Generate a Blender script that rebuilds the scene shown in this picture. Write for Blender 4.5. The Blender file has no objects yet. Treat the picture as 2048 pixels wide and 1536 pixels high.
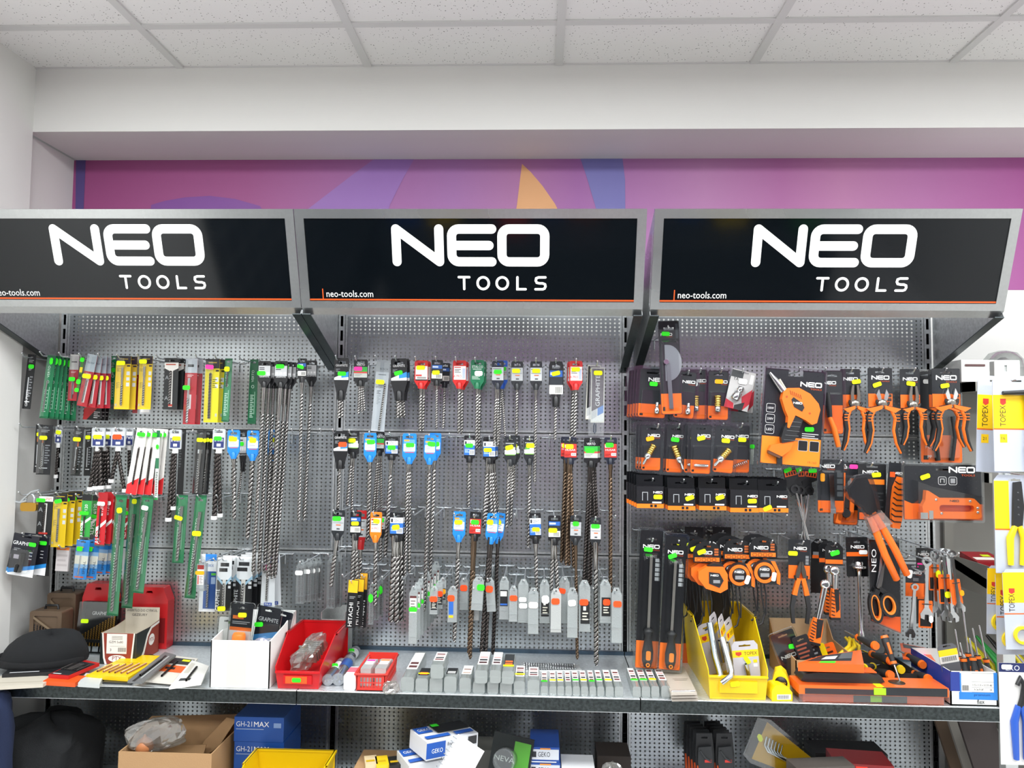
import bpy, math, random
from mathutils import Vector, Matrix
from mathutils.geometry import tessellate_polygon
random.seed(7)
sc = bpy.context.scene
COL = sc.collection
PI = math.pi

# ------------------------------------------------------------------ camera
F = 1500.0                                   # focal length in photo pixels (2048 wide)
_y = Vector((57, 84, F)).normalized()        # where the depth axis points, seen by the camera
_w = -(57 + .0085 * 84) / F
_x = Vector((1, .0085, _w)).normalized()
_d = _y.cross(_x).normalized()               # down axis
EYE = Vector((0, 0, 1.5))
def world_dir(v):                            # camera vector (right, down, forward) -> world
    return Vector((_x.dot(v), _y.dot(v), -_d.dot(v)))
CR, CD, CF = (world_dir(Vector(a)) for a in ((1, 0, 0), (0, 1, 0), (0, 0, 1)))
cam = bpy.data.objects.new('camera', bpy.data.cameras.new('camera'))
COL.objects.link(cam)
cam.data.sensor_width = 36
cam.data.lens = F / 2048 * 36
cam.data.clip_start = .05
cam.matrix_world = Matrix((( CR.x, -CD.x, -CF.x, EYE.x), (CR.y, -CD.y, -CF.y, EYE.y), (CR.z, -CD.z, -CF.z, EYE.z), (0, 0, 0, 1)))
sc.camera = cam
def at(px, py, Y):
    """The point at depth Y that the photo shows at (px, py)."""
    r = world_dir(Vector(((px - 1024) / F, (py - 768) / F, 1)))
    return EYE + r * (Y / r.y)
def pxm(Y): return Y / F                      # metres per photo pixel at depth Y

# ------------------------------------------------------------------ world, lights, exposure
wd = bpy.data.worlds.new('world'); sc.world = wd; wd.use_nodes = True
wd.node_tree.nodes['Background'].inputs[0].default_value = (.9, .93, 1, 1)
wd.node_tree.nodes['Background'].inputs[1].default_value = .3
sc.view_settings.view_transform = 'Standard'
sc.view_settings.look = 'None'
sc.view_settings.gamma = 1
sc.view_settings.exposure = 0
LAMPS = [(-1.2, 1.2, 1.0), (.05, 1.2, 1.0), (1.3, 1.2, 1.0), (2.5, 1.2, .8), (-1.2, -.6, 1.1), (.05, -.6, 1.1), (1.3, -.6, 1.1), (2.5, -.6, 1.0)]
LAMP_Z = 2.638                                # flush with the suspended ceiling, out of the frame
for i, (x, y, k) in enumerate(LAMPS):
    ld = bpy.data.lights.new('lamp_light', 'AREA')
    ld.shape = 'SQUARE'; ld.size = .56
    ld.energy = 30 * k
    ld.color = (.945, .98, 1)
    lo = bpy.data.objects.new('lamp_light', ld); COL.objects.link(lo)
    lo.location = (x, y, LAMP_Z)

# ------------------------------------------------------------------ materials
def lin(c):
    if isinstance(c, str):
        c = c.lstrip('#'); c = [int(c[i:i + 2], 16) / 255 for i in (0, 2, 4)]
        c = [((v + .055) / 1.055) ** 2.4 if v > .04045 else v / 12.92 for v in c]
    return (*c[:3], 1)
MATS = {}
def newmat(name):
    m = bpy.data.materials.new(name); m.use_nodes = True
    return m, m.node_tree, m.node_tree.nodes, m.node_tree.links, m.node_tree.nodes['Principled BSDF']
def C(col, rough=.45, metal=0, spec=.5):
    """Plain printed, moulded or painted surface with a faint procedural unevenness."""
    key = (col, rough, metal, spec)
    if key in MATS: return MATS[key]
    m, t, n, l, b = newmat('surface_' + str(len(MATS)))
    b.inputs['Base Color'].default_value = lin(col)
    b.inputs['Metallic'].default_value = metal
    b.inputs['Specular IOR Level'].default_value = spec
    ns = n.new('ShaderNodeTexNoise'); ns.inputs['Scale'].default_value = 60
    mr = n.new('ShaderNodeMapRange'); mr.inputs['To Min'].default_value = max(.05, rough - .06); mr.inputs['To Max'].default_value = min(1, rough + .06)
    l.new(ns.outputs['Fac'], mr.inputs['Value']); l.new(mr.outputs['Result'], b.inputs['Roughness'])
    MATS[key] = m
    return m
def neon(col):
    return C(col, .6, 0, .2)
def clear(tint='#ffffff', gloss=.10, body=0.0, bodycol='#dfe3e4', key=None):
    """Clear thin plastic: lets most light straight through, a glossy film on top, some milky body."""
    key = ('clear', tint, gloss, body, bodycol)
    if key in MATS: return MATS[key]
    m, t, n, l, b = newmat('clear_plastic_' + str(len(MATS)))
    n.remove(b); out = n['Material Output']
    tr = n.new('ShaderNodeBsdfTransparent'); tr.inputs[0].default_value = lin(tint)
    gl = n.new('ShaderNodeBsdfGlossy'); gl.inputs['Roughness'].default_value = .12
    fr = n.new('ShaderNodeLayerWeight'); fr.inputs['Blend'].default_value = .25
    mr = n.new('ShaderNodeMapRange'); mr.inputs['To Min'].default_value = gloss; mr.inputs['To Max'].default_value = .6
    mx = n.new('ShaderNodeMixShader')
    l.new(fr.outputs['Facing'], mr.inputs['Value']); l.new(mr.outputs['Result'], mx.inputs[0])
    l.new(gl.outputs[0], mx.inputs[2])
    if body > 0:
        df = n.new('ShaderNodeBsdfDiffuse'); df.inputs[0].default_value = lin(bodycol)
        ns = n.new('ShaderNodeTexNoise'); ns.inputs['Scale'].default_value = 35
        m2 = n.new('ShaderNodeMapRange'); m2.inputs['To Min'].default_value = max(0, body - .15); m2.inputs['To Max'].default_value = min(1, body + .15)
        l.new(ns.outputs['Fac'], m2.inputs['Value'])
        mb = n.new('ShaderNodeMixShader')
        l.new(m2.outputs['Result'], mb.inputs[0]); l.new(tr.outputs[0], mb.inputs[1]); l.new(df.outputs[0], mb.inputs[2])
        l.new(mb.outputs[0], mx.inputs[1])
    else:
        l.new(tr.outputs[0], mx.inputs[1])
    l.new(mx.outputs[0], out.inputs['Surface'])
    MATS[key] = m
    return m
def steel_panel(name, base, rough, perf=None, spangle=.12, metal=1.0):
    """Galvanised sheet; perf = (pitch x, pitch z, radius) punches round holes on a grid in object space (x, z)."""
    m, t, n, l, b = newmat(name)
    out = n['Material Output']
    tc = n.new('ShaderNodeTexCoord')
    vo = n.new('ShaderNodeTexNoise'); vo.inputs['Scale'].default_value = 110; vo.inputs['Detail'].default_value = 2
    l.new(tc.outputs['Object'], vo.inputs['Vector'])
    ns = n.new('ShaderNodeTexNoise'); ns.inputs['Scale'].default_value = 2.2; ns.inputs['Detail'].default_value = 4
    l.new(tc.outputs['Object'], ns.inputs['Vector'])
    hs = n.new('ShaderNodeMapRange'); hs.inputs['To Min'].default_value = 1 - spangle; hs.inputs['To Max'].default_value = 1 + spangle * .6
    hs.inputs['From Min'].default_value = .3; hs.inputs['From Max'].default_value = .7; l.new(vo.outputs['Fac'], hs.inputs['Value'])
    mul = n.new('ShaderNodeMix'); mul.data_type = 'RGBA'; mul.blend_type = 'MULTIPLY'; mul.inputs['Factor'].default_value = 1
    mul.inputs[6].default_value = lin(base)
    l.new(hs.outputs['Result'], mul.inputs[7])
    l.new(mul.outputs[2], b.inputs['Base Color'])
    b.inputs['Metallic'].default_value = metal
    rr = n.new('ShaderNodeMapRange'); rr.inputs['From Min'].default_value = .3; rr.inputs['From Max'].default_value = .7
    rr.inputs['To Min'].default_value = rough - .07; rr.inputs['To Max'].default_value = rough + .09
    l.new(ns.outputs['Fac'], rr.inputs['Value']); l.new(rr.outputs['Result'], b.inputs['Roughness'])
    if perf:
        pu, pv, r = perf
        sp = n.new('ShaderNodeSeparateXYZ'); l.new(tc.outputs['Object'], sp.inputs[0])
        def M(op, a, b2=None, v=None):
            q = n.new('ShaderNodeMath'); q.operation = op
            l.new(a, q.inputs[0]) if not isinstance(a, float) else None
            if b2 is not None: l.new(b2, q.inputs[1])
            if v is not None: q.inputs[1].default_value = v
            return q.outputs[0]
        def cell(s, p):
            fr = M('FRACT', M('MULTIPLY', s, v=1 / p))
            c = M('MULTIPLY', M('SUBTRACT', fr, v=.5), v=p)
            return M('MULTIPLY', c, c)
        d2 = M('ADD', cell(sp.outputs[0], pu), cell(sp.outputs[2], pv))
        hole = M('LESS_THAN', d2, v=r * r)
        tr = n.new('ShaderNodeBsdfTransparent')
        mx = n.new('ShaderNodeMixShader')
        l.new(hole, mx.inputs[0]); l.new(b.outputs[0], mx.inputs[1]); l.new(tr.outputs[0], mx.inputs[2])
        l.new(mx.outputs[0], out.inputs['Surface'])
    MATS[name] = m
    return m
GALV = steel_panel('galvanised_steel', '#c6cacb', .30, None, .16, .7)
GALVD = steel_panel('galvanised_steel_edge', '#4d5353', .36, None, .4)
GALVS = steel_panel('galvanised_shelf_top', '#d9dee0', .34, None, .14, .55)
PERF = steel_panel('perforated_steel', '#b6bcbf', .26, (.0156, .0132, .0031), .04, .86)
DARKG = C('#3c4144', .4, .7)
WIRE = C('#ccd1d4', .28, .7)
CHROME = C('#d8dadb', .16, 1)
STEEL = C('#a3a19e', .26, 1)
STEELD = C('#55504e', .34, 1)
STEELB = C('#7d6a58', .34, 1)
GOLD = C('#d4a548', .32, .9)
GROOVE = {STEEL: C('#3b3837', .5, .8), STEELD: C('#201e1e', .5, .8), STEELB: C('#3d2f25', .5, .8), GOLD: C('#5b431c', .5, .8), CHROME: C('#6d7072', .3, 1)}
BLACK = C('#141516', .4)
BLACKG = C('#101214', .18)
WHITE = C('#ececea', .5)
ORANGE = C('#ee6a1c', .45)
INK = C('#2b2b2d', .6)
CLEAR = clear('#f4f6f6', .055)
CLEARC = clear('#e4e8e8', .12, .16)
MILKY = clear('#e6ebea', .10, .42, '#d3d8d8')
MILKW = clear('#eef1f0', .10, .5, '#e2e4e2')

# ------------------------------------------------------------------ mesh builder
_txt = {}
def text_mesh(s):
    """Flat letters of unit cap height, left-aligned; cached."""
    if s in _txt: return _txt[s]
    cu = bpy.data.curves.new('lettering', 'FONT'); cu.body = s; cu.resolution_u = 2
    ob = bpy.data.objects.new('lettering', cu)
    me = bpy.data.meshes.new_from_object(ob)
    vs = [(v.co.x, v.co.y) for v in me.vertices]; fs = [tuple(p.vertices) for p in me.polygons]
    bpy.data.objects.remove(ob); bpy.data.curves.remove(cu); bpy.data.meshes.remove(me)
    if not vs: vs = [(0, 0)]
    x0 = min(v[0] for v in vs); x1 = max(v[0] for v in vs); y0 = min(v[1] for v in vs); y1 = max(v[1] for v in vs)
    h = (y1 - y0) or 1
    vs = [((v[0] - x0) / h, (v[1] - y0) / h) for v in vs]
    _txt[s] = (vs, fs, (x1 - x0) / h)
    return _txt[s]

class MB:
    """Collects shapes; x right, z up, y away from the viewer; build() links ONE mesh object."""
    def __init__(self, s=1.0):
        self.v = []; self.f = []; self.m = []; self.sm = []; self.mats = []; self.s = s; self.M = Matrix.Identity(4)
    def mi(self, mat):
        if mat not in self.mats: self.mats.append(mat)
        return self.mats.index(mat)
    def add(self, vs, fs, mat, smooth=False):
        o = len(self.v); k = self.mi(mat); M = self.M
        for p in vs: self.v.append(M @ Vector(p))
        for f in fs: self.f.append([o + i for i in f]); self.m.append(k); self.sm.append(smooth)
        return self
    def box(self, x0, x1, y0, y1, z0, z1, mat):
        return self.add([(x, y, z) for x in (x0, x1) for y in (y0, y1) for z in (z0, z1)],
                        [(0, 1, 3, 2), (4, 6, 7, 5), (0, 4, 5, 1), (2, 3, 7, 6), (0, 2, 6, 4), (1, 5, 7, 3)], mat)
    def rect(self, x0, z0, x1, z1, y, mat):
        return self.add([(x0, y, z0), (x1, y, z0), (x1, y, z1), (x0, y, z1)], [(0, 1, 2, 3)], mat)
    def plate(self, pts, y0, y1, mat, holes=(), side=None):
        """Extruded outline (x, z) from front y0 to back y1, with true holes."""
        loops = [list(pts)] + [list(h) for h in holes]
        flat = [p for lp in loops for p in lp]
        tris = tessellate_polygon([[Vector((p[0], p[1], 0)) for p in lp] for lp in loops])
        n = len(flat)
        vs = [(p[0], y0, p[1]) for p in flat] + [(p[0], y1, p[1]) for p in flat]
        fs = []
        for a, b, c in tris:
            A, B, D = flat[a], flat[b], flat[c]
            if (B[0] - A[0]) * (D[1] - A[1]) - (B[1] - A[1]) * (D[0] - A[0]) < 0: a, c = c, a
            fs.append((a, b, c)); fs.append((n + c, n + b, n + a))
        self.add(vs, fs, mat)
        o = 0
        sf = []
        for lp in loops:
            L = len(lp)
            for i in range(L):
                j = (i + 1) % L
                sf.append((o + i, n + o + i, n + o + j, o + j))
            o += L
        self.add(vs, sf, side or mat)
        return self
    def face(self, pts, y, mat):
        """Flat print (x, z) at depth y."""
        tris = tessellate_polygon([[Vector((p[0], p[1], 0)) for p in pts]])
        fs = []
        for a, b, c in tris:
            A, B, D = pts[a], pts[b], pts[c]
            if (B[0] - A[0]) * (D[1] - A[1]) - (B[1] - A[1]) * (D[0] - A[0]) < 0: a, c = c, a
            fs.append((a, b, c))
        return self.add([(p[0], y, p[1]) for p in pts], fs, mat)
    def ngon(self, pts, mat): return self.add(pts, [tuple(range(len(pts)))], mat)
    def text(self, s, x, z, h, y, mat, rot=0, width=None, align='l'):
        """Lettering of cap height h with its lower left at (x, z); rot turns it counter-clockwise."""
        vs, fs, w = text_mesh(s)
        kx = h if width is None else width / max(w, 1e-6)
        ox = 0 if align == 'l' else (-w * kx / 2 if align == 'c' else -w * kx)
        c, sn = math.cos(rot), math.sin(rot)
        out = []
        for u, v in vs:
            a, b = ox + u * kx, v * h
            out.append((x + a * c - b * sn, y, z + a * sn + b * c))
        return self.add(out, fs, mat)
    def tube(self, path, r, mat, n=8, cap=True):
        P = [Vector(p) for p in path]; R = r if isinstance(r, (list, tuple)) else [r] * len(P)
        vs = []; fs = []
        up = None
        for i, p in enumerate(P):
            t = (P[min(i + 1, len(P) - 1)] - P[max(i - 1, 0)])
            if t.length < 1e-9: t = Vector((0, 0, 1))
            t.normalize()
            if up is None:
                up = t.cross(Vector((0, 1, 0)))
                if up.length < .1: up = t.cross(Vector((1, 0, 0)))
            up = (up - t * up.dot(t)).normalized(); sd = t.cross(up)
            for k in range(n):
                a = 2 * PI * k / n
                vs.append(p + (up * math.cos(a) + sd * math.sin(a)) * R[i])
        for i in range(len(P) - 1):
            for k in range(n):
                fs.append((i * n + k, i * n + (k + 1) % n, (i + 1) * n + (k + 1) % n, (i + 1) * n + k))
        self.add(vs, fs, mat, True)
        if cap:
            L = len(P) - 1
            self.add(vs[:n], [tuple(range(n - 1, -1, -1))], mat); self.add(vs[L * n:], [tuple(range(n))], mat)
        return self
    def lathe(self, prof, mat, n=20, cx=0, cy=0, axis='z'):
        """prof: (radius, height) pairs."""
        vs = []; fs = []
        for r, h in prof:
            for k in range(n):
                a = 2 * PI * k / n
                p = (cx + r * math.cos(a), cy + r * math.sin(a), h) if axis == 'z' else (cx + r * math.cos(a), h, cy + r * math.sin(a))
                vs.append(p)
        for i in range(len(prof) - 1):
            for k in range(n): fs.append((i * n + k, i * n + (k + 1) % n, (i + 1) * n + (k + 1) % n, (i + 1) * n + k))
        self.add(vs, fs, mat, True)
        L = len(prof) - 1
        self.add(vs[:n], [tuple(range(n - 1, -1, -1))], mat); self.add(vs[L * n:], [tuple(range(n))], mat)
        return self
    def flute(self, p0, p1, r, mat, pitch, lobes=2, n=12, tip=True):
        """Twisted drill flute from p0 to p1."""
        P0, P1 = Vector(p0), Vector(p1); t = P1 - P0; L = t.length; t.normalize()
        up = t.cross(Vector((0, 1, 0))).normalized(); sd = t.cross(up)
        N = max(6, min(300, int(L / pitch * 8)))
        vs = []; fs = []
        for i in range(N + 1):
            q = i / N; tw = q * L / pitch * 2 * PI / 1.0
            k2 = 1.0 if (not tip or q < .985) else .55
            for k in range(n):
                a = 2 * PI * k / n
                rad = r * k2 * (.72 + .28 * abs(math.cos(a * lobes / 2)) ** .7)
                vs.append(P0 + t * (L * q) + (up * math.cos(a + tw) + sd * math.sin(a + tw)) * rad)
        for i in range(N):
            for k in range(n): fs.append((i * n + k, i * n + (k + 1) % n, (i + 1) * n + (k + 1) % n, (i + 1) * n + k))
        deep = [f for f in fs if abs(math.cos(2 * PI * ((f[0] % n) + .5) / n * lobes / 2)) < .55]
        land = [f for f in fs if not abs(math.cos(2 * PI * ((f[0] % n) + .5) / n * lobes / 2)) < .55]
        self.add(vs, land, mat, False)
        self.add(vs, deep, GROOVE.get(mat, mat), False)
        self.add(vs[N * n:], [tuple(range(n))], mat)
        return self
    def stroke(self, path, w, y, mat, closed=False, capr=True):
        """Flat ribbon along (x, z) points with round ends."""
        P = [Vector((p[0], p[1])) for p in path]; n = len(P)
        self.so = getattr(self, 'so', 0) + 1; y = y - (self.so % 7) * .00006 / self.s
        L = []; R = []
        for i in range(n):
            a = P[(i - 1) % n] if (closed or i > 0) else None
            b = P[(i + 1) % n] if (closed or i < n - 1) else None
            d1 = (P[i] - a).normalized() if a is not None else None
            d2 = (b - P[i]).normalized() if b is not None else None
            d1 = d1 if d1 is not None else d2; d2 = d2 if d2 is not None else d1
            n1 = Vector((-d1.y, d1.x)); n2 = Vector((-d2.y, d2.x))
            m = (n1 + n2)
            m = m.normalized() if m.length > 1e-6 else n1
            k = min(2.2, 1 / max(.2, m.dot(n1)))
            L.append(P[i] + m * w / 2 * k); R.append(P[i] - m * w / 2 * k)
        fs = []; vs = [(p.x, y, p.y) for p in R] + [(p.x, y, p.y) for p in L]
        for i in range(n if closed else n - 1):
            j = (i + 1) % n; fs.append((i, j, n + j, n + i))
        self.add(vs, fs, mat)
        if not closed and capr:
            for c, q in ((P[0], P[0] - P[1]), (P[-1], P[-1] - P[-2])):
                a0 = math.atan2(q.y, q.x) - PI / 2
                self.add([(c.x + w / 2 * math.cos(a0 + PI * k / 10), y, c.y + w / 2 * math.sin(a0 + PI * k / 10)) for k in range(11)], [tuple(range(11))], mat)
        return self
    def build(self, name, parent=None, loc=None, label=None, kind=None, bevel=0):
        s = self.s
        me = bpy.data.meshes.new(name)
        me.from_pydata([tuple(p * s) for p in self.v], [], self.f)
        for m in self.mats: me.materials.append(m)
        for p, k, q in zip(me.polygons, self.m, self.sm): p.material_index = k; p.use_smooth = q
        me.update()
        o = bpy.data.objects.new(name, me); COL.objects.link(o)
        if parent: o.parent = parent
        if loc is not None: o.location = loc
        if label: o['label'] = label
        if kind: o['kind'] = kind
        if bevel:
            bv = o.modifiers.new('edge', 'BEVEL'); bv.width = bevel; bv.segments = 2; bv.limit_method = 'ANGLE'
        return o

USED = {}
def thing(name, label, cat, loc=(0, 0, 0), rot=(0, 0, 0), group=None):
    o = bpy.data.objects.new(name, None); COL.objects.link(o)
    o.empty_display_size = .02
    o.location = loc; o.rotation_euler = rot
    o['label'] = label; o['category'] = cat
    if group: o['group'] = group
    return o
def tag(o, label, cat, group=None):
    o['label'] = label; o['category'] = cat
    if group: o['group'] = group
    return o
def dup(root, loc, rot=None, label=None, group=None):
    r = root.copy(); COL.objects.link(r); r.location = loc
    if rot is not None: r.rotation_euler = rot
    if label: r['label'] = label
    if group: r['group'] = group
    for ch in list(root.children):
        c = ch.copy(); COL.objects.link(c); c.parent = r
        for g in list(ch.children):
            d = g.copy(); COL.objects.link(d); d.parent = c
    return r

def rrect(x0, z0, x1, z1, r, n=4):
    pts = []
    for cx, cz, a0 in ((x1 - r, z1 - r, 0), (x0 + r, z1 - r, PI / 2), (x0 + r, z0 + r, PI), (x1 - r, z0 + r, 1.5 * PI)):
        for k in range(n + 1):
            a = a0 + PI / 2 * k / n; pts.append((cx + r * math.cos(a), cz + r * math.sin(a)))
    return pts

def neo_strokes(x, z, h, w, slant=0):
    """The wordmark's strokes inside a box of height h, width w; returns list of (path, closed)."""
    r = h * .22; lw = w * .25; gap = w * .075
    def arc(cx, cz, rr, a0, a1, n=6): return [(cx + rr * math.cos(a0 + (a1 - a0) * i / n), cz + rr * math.sin(a0 + (a1 - a0) * i / n)) for i in range(n + 1)]
    out = []
    n_w = w * .29; x0 = x
    out += [([(x0, z), (x0, z + h)], False), ([(x0, z + h), (x0 + n_w, z)], False), ([(x0 + n_w, z), (x0 + n_w, z + h)], False)]
    e0 = x0 + n_w + w * .085; e_w = w * .27
    out.append(([(e0 + e_w, z + h)] + arc(e0 + r, z + h - r, r, PI / 2, PI) + arc(e0 + r, z + r, r, PI, 1.5 * PI) + [(e0 + e_w, z)], False))
    out.append(([(e0, z + h / 2), (e0 + e_w * .93, z + h / 2)], False))
    o0 = e0 + e_w + w * .068; o1 = x + w
    out.append((arc(o1 - r, z + h - r, r, 0, PI / 2) + arc(o0 + r, z + h - r, r, PI / 2, PI) + arc(o0 + r, z + r, r, PI, 1.5 * PI) + arc(o1 - r, z + r, r, 1.5 * PI, 2 * PI), True))
    return out
def neo_logo(mb, x, z, w, y, white, orange=None, tools=True):
    """NEO over TOOLS, lower left of the NEO at (x, z), overall width w."""
    h = w * .24; lw = w * .056
    ih = h - lw
    for p, c in neo_strokes(x + lw / 2, z + lw / 2, ih, w - lw):
        mb.stroke(p, lw, y, white, c)
    if tools:
        mb.text('TOOLS', x + w, z - h * .52, h * .3, y, orange or white, 0, w * .52, 'r')

# ------------------------------------------------------------------ the room
BF, WB = 2.39, 2.66                          # beam face, back wall
ZC = at(1100, 128, BF).z                     # ceiling
ZS = at(1100, 259, BF).z                     # underside of the beam
XL = at(72, 133, BF).x                       # left wall
XR, YF = 3.0, -2.6
def paint(name, base, rough=.75, bump=.15, scale=90):
    m, t, n, l, b = newmat(name)
    ns = n.new('ShaderNodeTexNoise'); ns.inputs['Scale'].default_value = 3; ns.inputs['Detail'].default_value = 5
    cr = n.new('ShaderNodeMix'); cr.data_type = 'RGBA'
    a = lin(base); cr.inputs[6].default_value = a; cr.inputs[7].default_value = tuple(v * .93 for v in a[:3]) + (1,)
    l.new(ns.outputs['Fac'], cr.inputs['Factor']); l.new(cr.outputs[2], b.inputs['Base Color'])
    n2 = n.new('ShaderNodeTexNoise'); n2.inputs['Scale'].default_value = scale
    bp = n.new('ShaderNodeBump'); bp.inputs['Strength'].default_value = bump; bp.inputs['Distance'].default_value = .002
    l.new(n2.outputs['Fac'], bp.inputs['Height']); l.new(bp.outputs[0], b.inputs['Normal'])
    b.inputs['Roughness'].default_value = rough
    return m
WALLW = paint('wall_paint', '#dcdbd7')
def ceiling_tile():
    m, t, n, l, b = newmat('mineral_tile')
    tc = n.new('ShaderNodeTexCoord')
    mp = n.new('ShaderNodeMapping'); mp.inputs['Scale'].default_value = (1, .8, 1)
    l.new(tc.outputs['Object'], mp.inputs[0])
    vo = n.new('ShaderNodeTexVoronoi'); vo.inputs['Scale'].default_value = 120; vo.inputs['Randomness'].default_value = 1
    nz = n.new('ShaderNodeTexNoise'); nz.inputs['Scale'].default_value = 190
    l.new(mp.outputs[0], vo.inputs['Vector']); l.new(mp.outputs[0], nz.inputs['Vector'])
    a = n.new('ShaderNodeMath'); a.operation = 'MULTIPLY_ADD'; a.inputs[1].default_value = .35; l.new(nz.outputs['Fac'], a.inputs[0]); l.new(vo.outputs['Distance'], a.inputs[2])
    lt = n.new('ShaderNodeMath'); lt.operation = 'LESS_THAN'; lt.inputs[1].default_value = .34; l.new(a.outputs[0], lt.inputs[0])
    n3 = n.new('ShaderNodeTexNoise'); n3.inputs['Scale'].default_value = 45; l.new(mp.outputs[0], n3.inputs['Vector'])
    g = n.new('ShaderNodeMath'); g.operation = 'GREATER_THAN'; g.inputs[1].default_value = .44; l.new(n3.outputs['Fac'], g.inputs[0])
    pr = n.new('ShaderNodeMath'); pr.operation = 'MULTIPLY'; l.new(lt.outputs[0], pr.inputs[0]); l.new(g.outputs[0], pr.inputs[1])
    mx = n.new('ShaderNodeMix'); mx.data_type = 'RGBA'; mx.inputs[6].default_value = lin('#e6e4e2'); mx.inputs[7].default_value = lin('#767370')
    l.new(pr.outputs[0], mx.inputs['Factor']); l.new(mx.outputs[2], b.inputs['Base Color'])
    b.inputs['Roughness'].default_value = .9
    return m
def struct(name, mb, parent=None):
    o = mb.build(name, parent)
    if not parent: o['kind'] = 'structure'
    return o
mb = MB(); mb.box(XL - .6, XR + .1, YF - .1, WB + .1, -.1, 0, paint('floor_tile', '#cccccb', .35)); struct('floor', mb)
mb = MB(); mb.box(XL - .6, XR + .1, YF - .1, BF + .05, ZC, ZC + .05, ceiling_tile()); struct('ceiling', mb)
# suspended grid
mb = MB(); GR = C('#cccbc9', .5)
xs = [at(x, 128, BF).x for x in (361, 736, 1119, 1512, 1906)]
pitch = (xs[4] - xs[0]) / 4
y1 = at(1340, 44, 1).normalized() if False else None
yrow = at(1120, 43, BF); rr = (ZC - 1.5) / ((at(1120, 43, 1) - EYE).z); YR = rr
for k in range(-1, 8):
    x = xs[0] + pitch * k
    mb.box(x - .0125, x + .0125, YF, BF - .001, ZC - .006, ZC + .001, GR)
for k in range(0, 8):
    y = YR - pitch * k
    mb.box(XL, XR, y - .0125, y + .0125, ZC - .0055, ZC + .001, GR)
mb.box(XL, XR, BF - .006, BF, ZC - .004, ZC + .001, GR)
struct('trim_1', mb)
# beam across the top of the recess
mb = MB(); mb.box(XL - .02, XR, BF, WB + .05, ZS, ZC + .05, WALLW); struct('trim_2', mb)
# left wall, its recess
mb = MB(); mb.box(XL - .2, XL, YF, BF - .0, 0, ZC, WALLW); mb.box(XL - .2, XL - .03, BF, WB + .05, 0, ZS, WALLW); struct('wall_left', mb)
mb = MB(); mb.box(XR, XR + .1, YF, WB + .05, 0, ZC, WALLW); struct('wall_right', mb)
# back wall with the painted mural band
def mural():
    m, t, n, l, b = newmat('mural_paint')
    tc = n.new('ShaderNodeTexCoord'); sp = n.new('ShaderNodeSeparateXYZ'); l.new(tc.outputs['Object'], sp.inputs[0])
    mr = n.new('ShaderNodeMapRange'); mr.inputs['From Min'].default_value = XL; mr.inputs['From Max'].default_value = 1.75
    l.new(sp.outputs[0], mr.inputs['Value'])
    cr = n.new('ShaderNodeValToRGB'); e = cr.color_ramp.elements
    stops = [(0, '#944478'), (.18, '#964a80'), (.27, '#97588f'), (.40, '#98669d'), (.47, '#a16896'), (.53, '#955b98'), (.66, '#ac76a3'), (.74, '#a46196'), (.80, '#ae719c'), (.88, '#a56598'), (1, '#994687')]
    e[0].position = 0; e[0].color = lin(stops[0][1]); e[1].position = 1; e[1].color = lin(stops[-1][1])
    for p, c in stops[1:-1]:
        k = e.new(p); k.color = lin(c)
    l.new(mr.outputs['Result'], cr.inputs[0]); l.new(cr.outputs[0], b.inputs['Base Color'])
    b.inputs['Roughness'].default_value = .55
    return m
mb = MB()
mb.box(XL - .3, XR + .1, WB, WB + .1, 0, ZC, WALLW)
zlow = at(2000, 580, WB).z
MUR = mural()
mb.rect(XL - .03, zlow, XR, ZS, WB - .001, MUR)
def onwall(*pp): return [(at(x, y, WB).x, at(x, y, WB).z) for x, y in pp]
BLUE_M = C('#5a5596', .55)
mb.face(onwall((153, 300), (173, 300), (166, 460), (151, 460)), WB - .002, C('#51427c', .55))
mb.face(onwall((1044, 328), (1062, 345), (1085, 372), (1110, 408), (1126, 440), (1140, 470), (1024, 470), (1034, 410), (1040, 360)), WB - .002, C('#d19a68', .55))
mb.face(onwall((1158, 310), (1244, 310), (1250, 360), (1251, 470), (1205, 470), (1190, 410), (1172, 350)), WB - .002, C('#6d6aa6', .55))
mb.face(onwall((760, 310), (833, 310), (805, 360), (780, 410), (765, 470), (560, 470), (575, 450), (640, 400), (705, 350)), WB - .002, C('#8d65a8', .55))
mb.face(onwall((303, 410), (330, 402), (370, 395), (420, 392), (470, 398), (520, 412), (540, 440), (300, 440)), WB - .002, C('#7a4690', .55))
struct('wall_back', mb)
# shop behind the camera: only ever seen as reflections
mb = MB(); mb.box(XL - .2, XR + .1, YF - .1, YF, 0, ZC, C('#8a8790', .8)); mb.rect(-1.2, 1.6, XR, 2.3, YF + .001, MUR)
struct('wall_front', mb)

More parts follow.
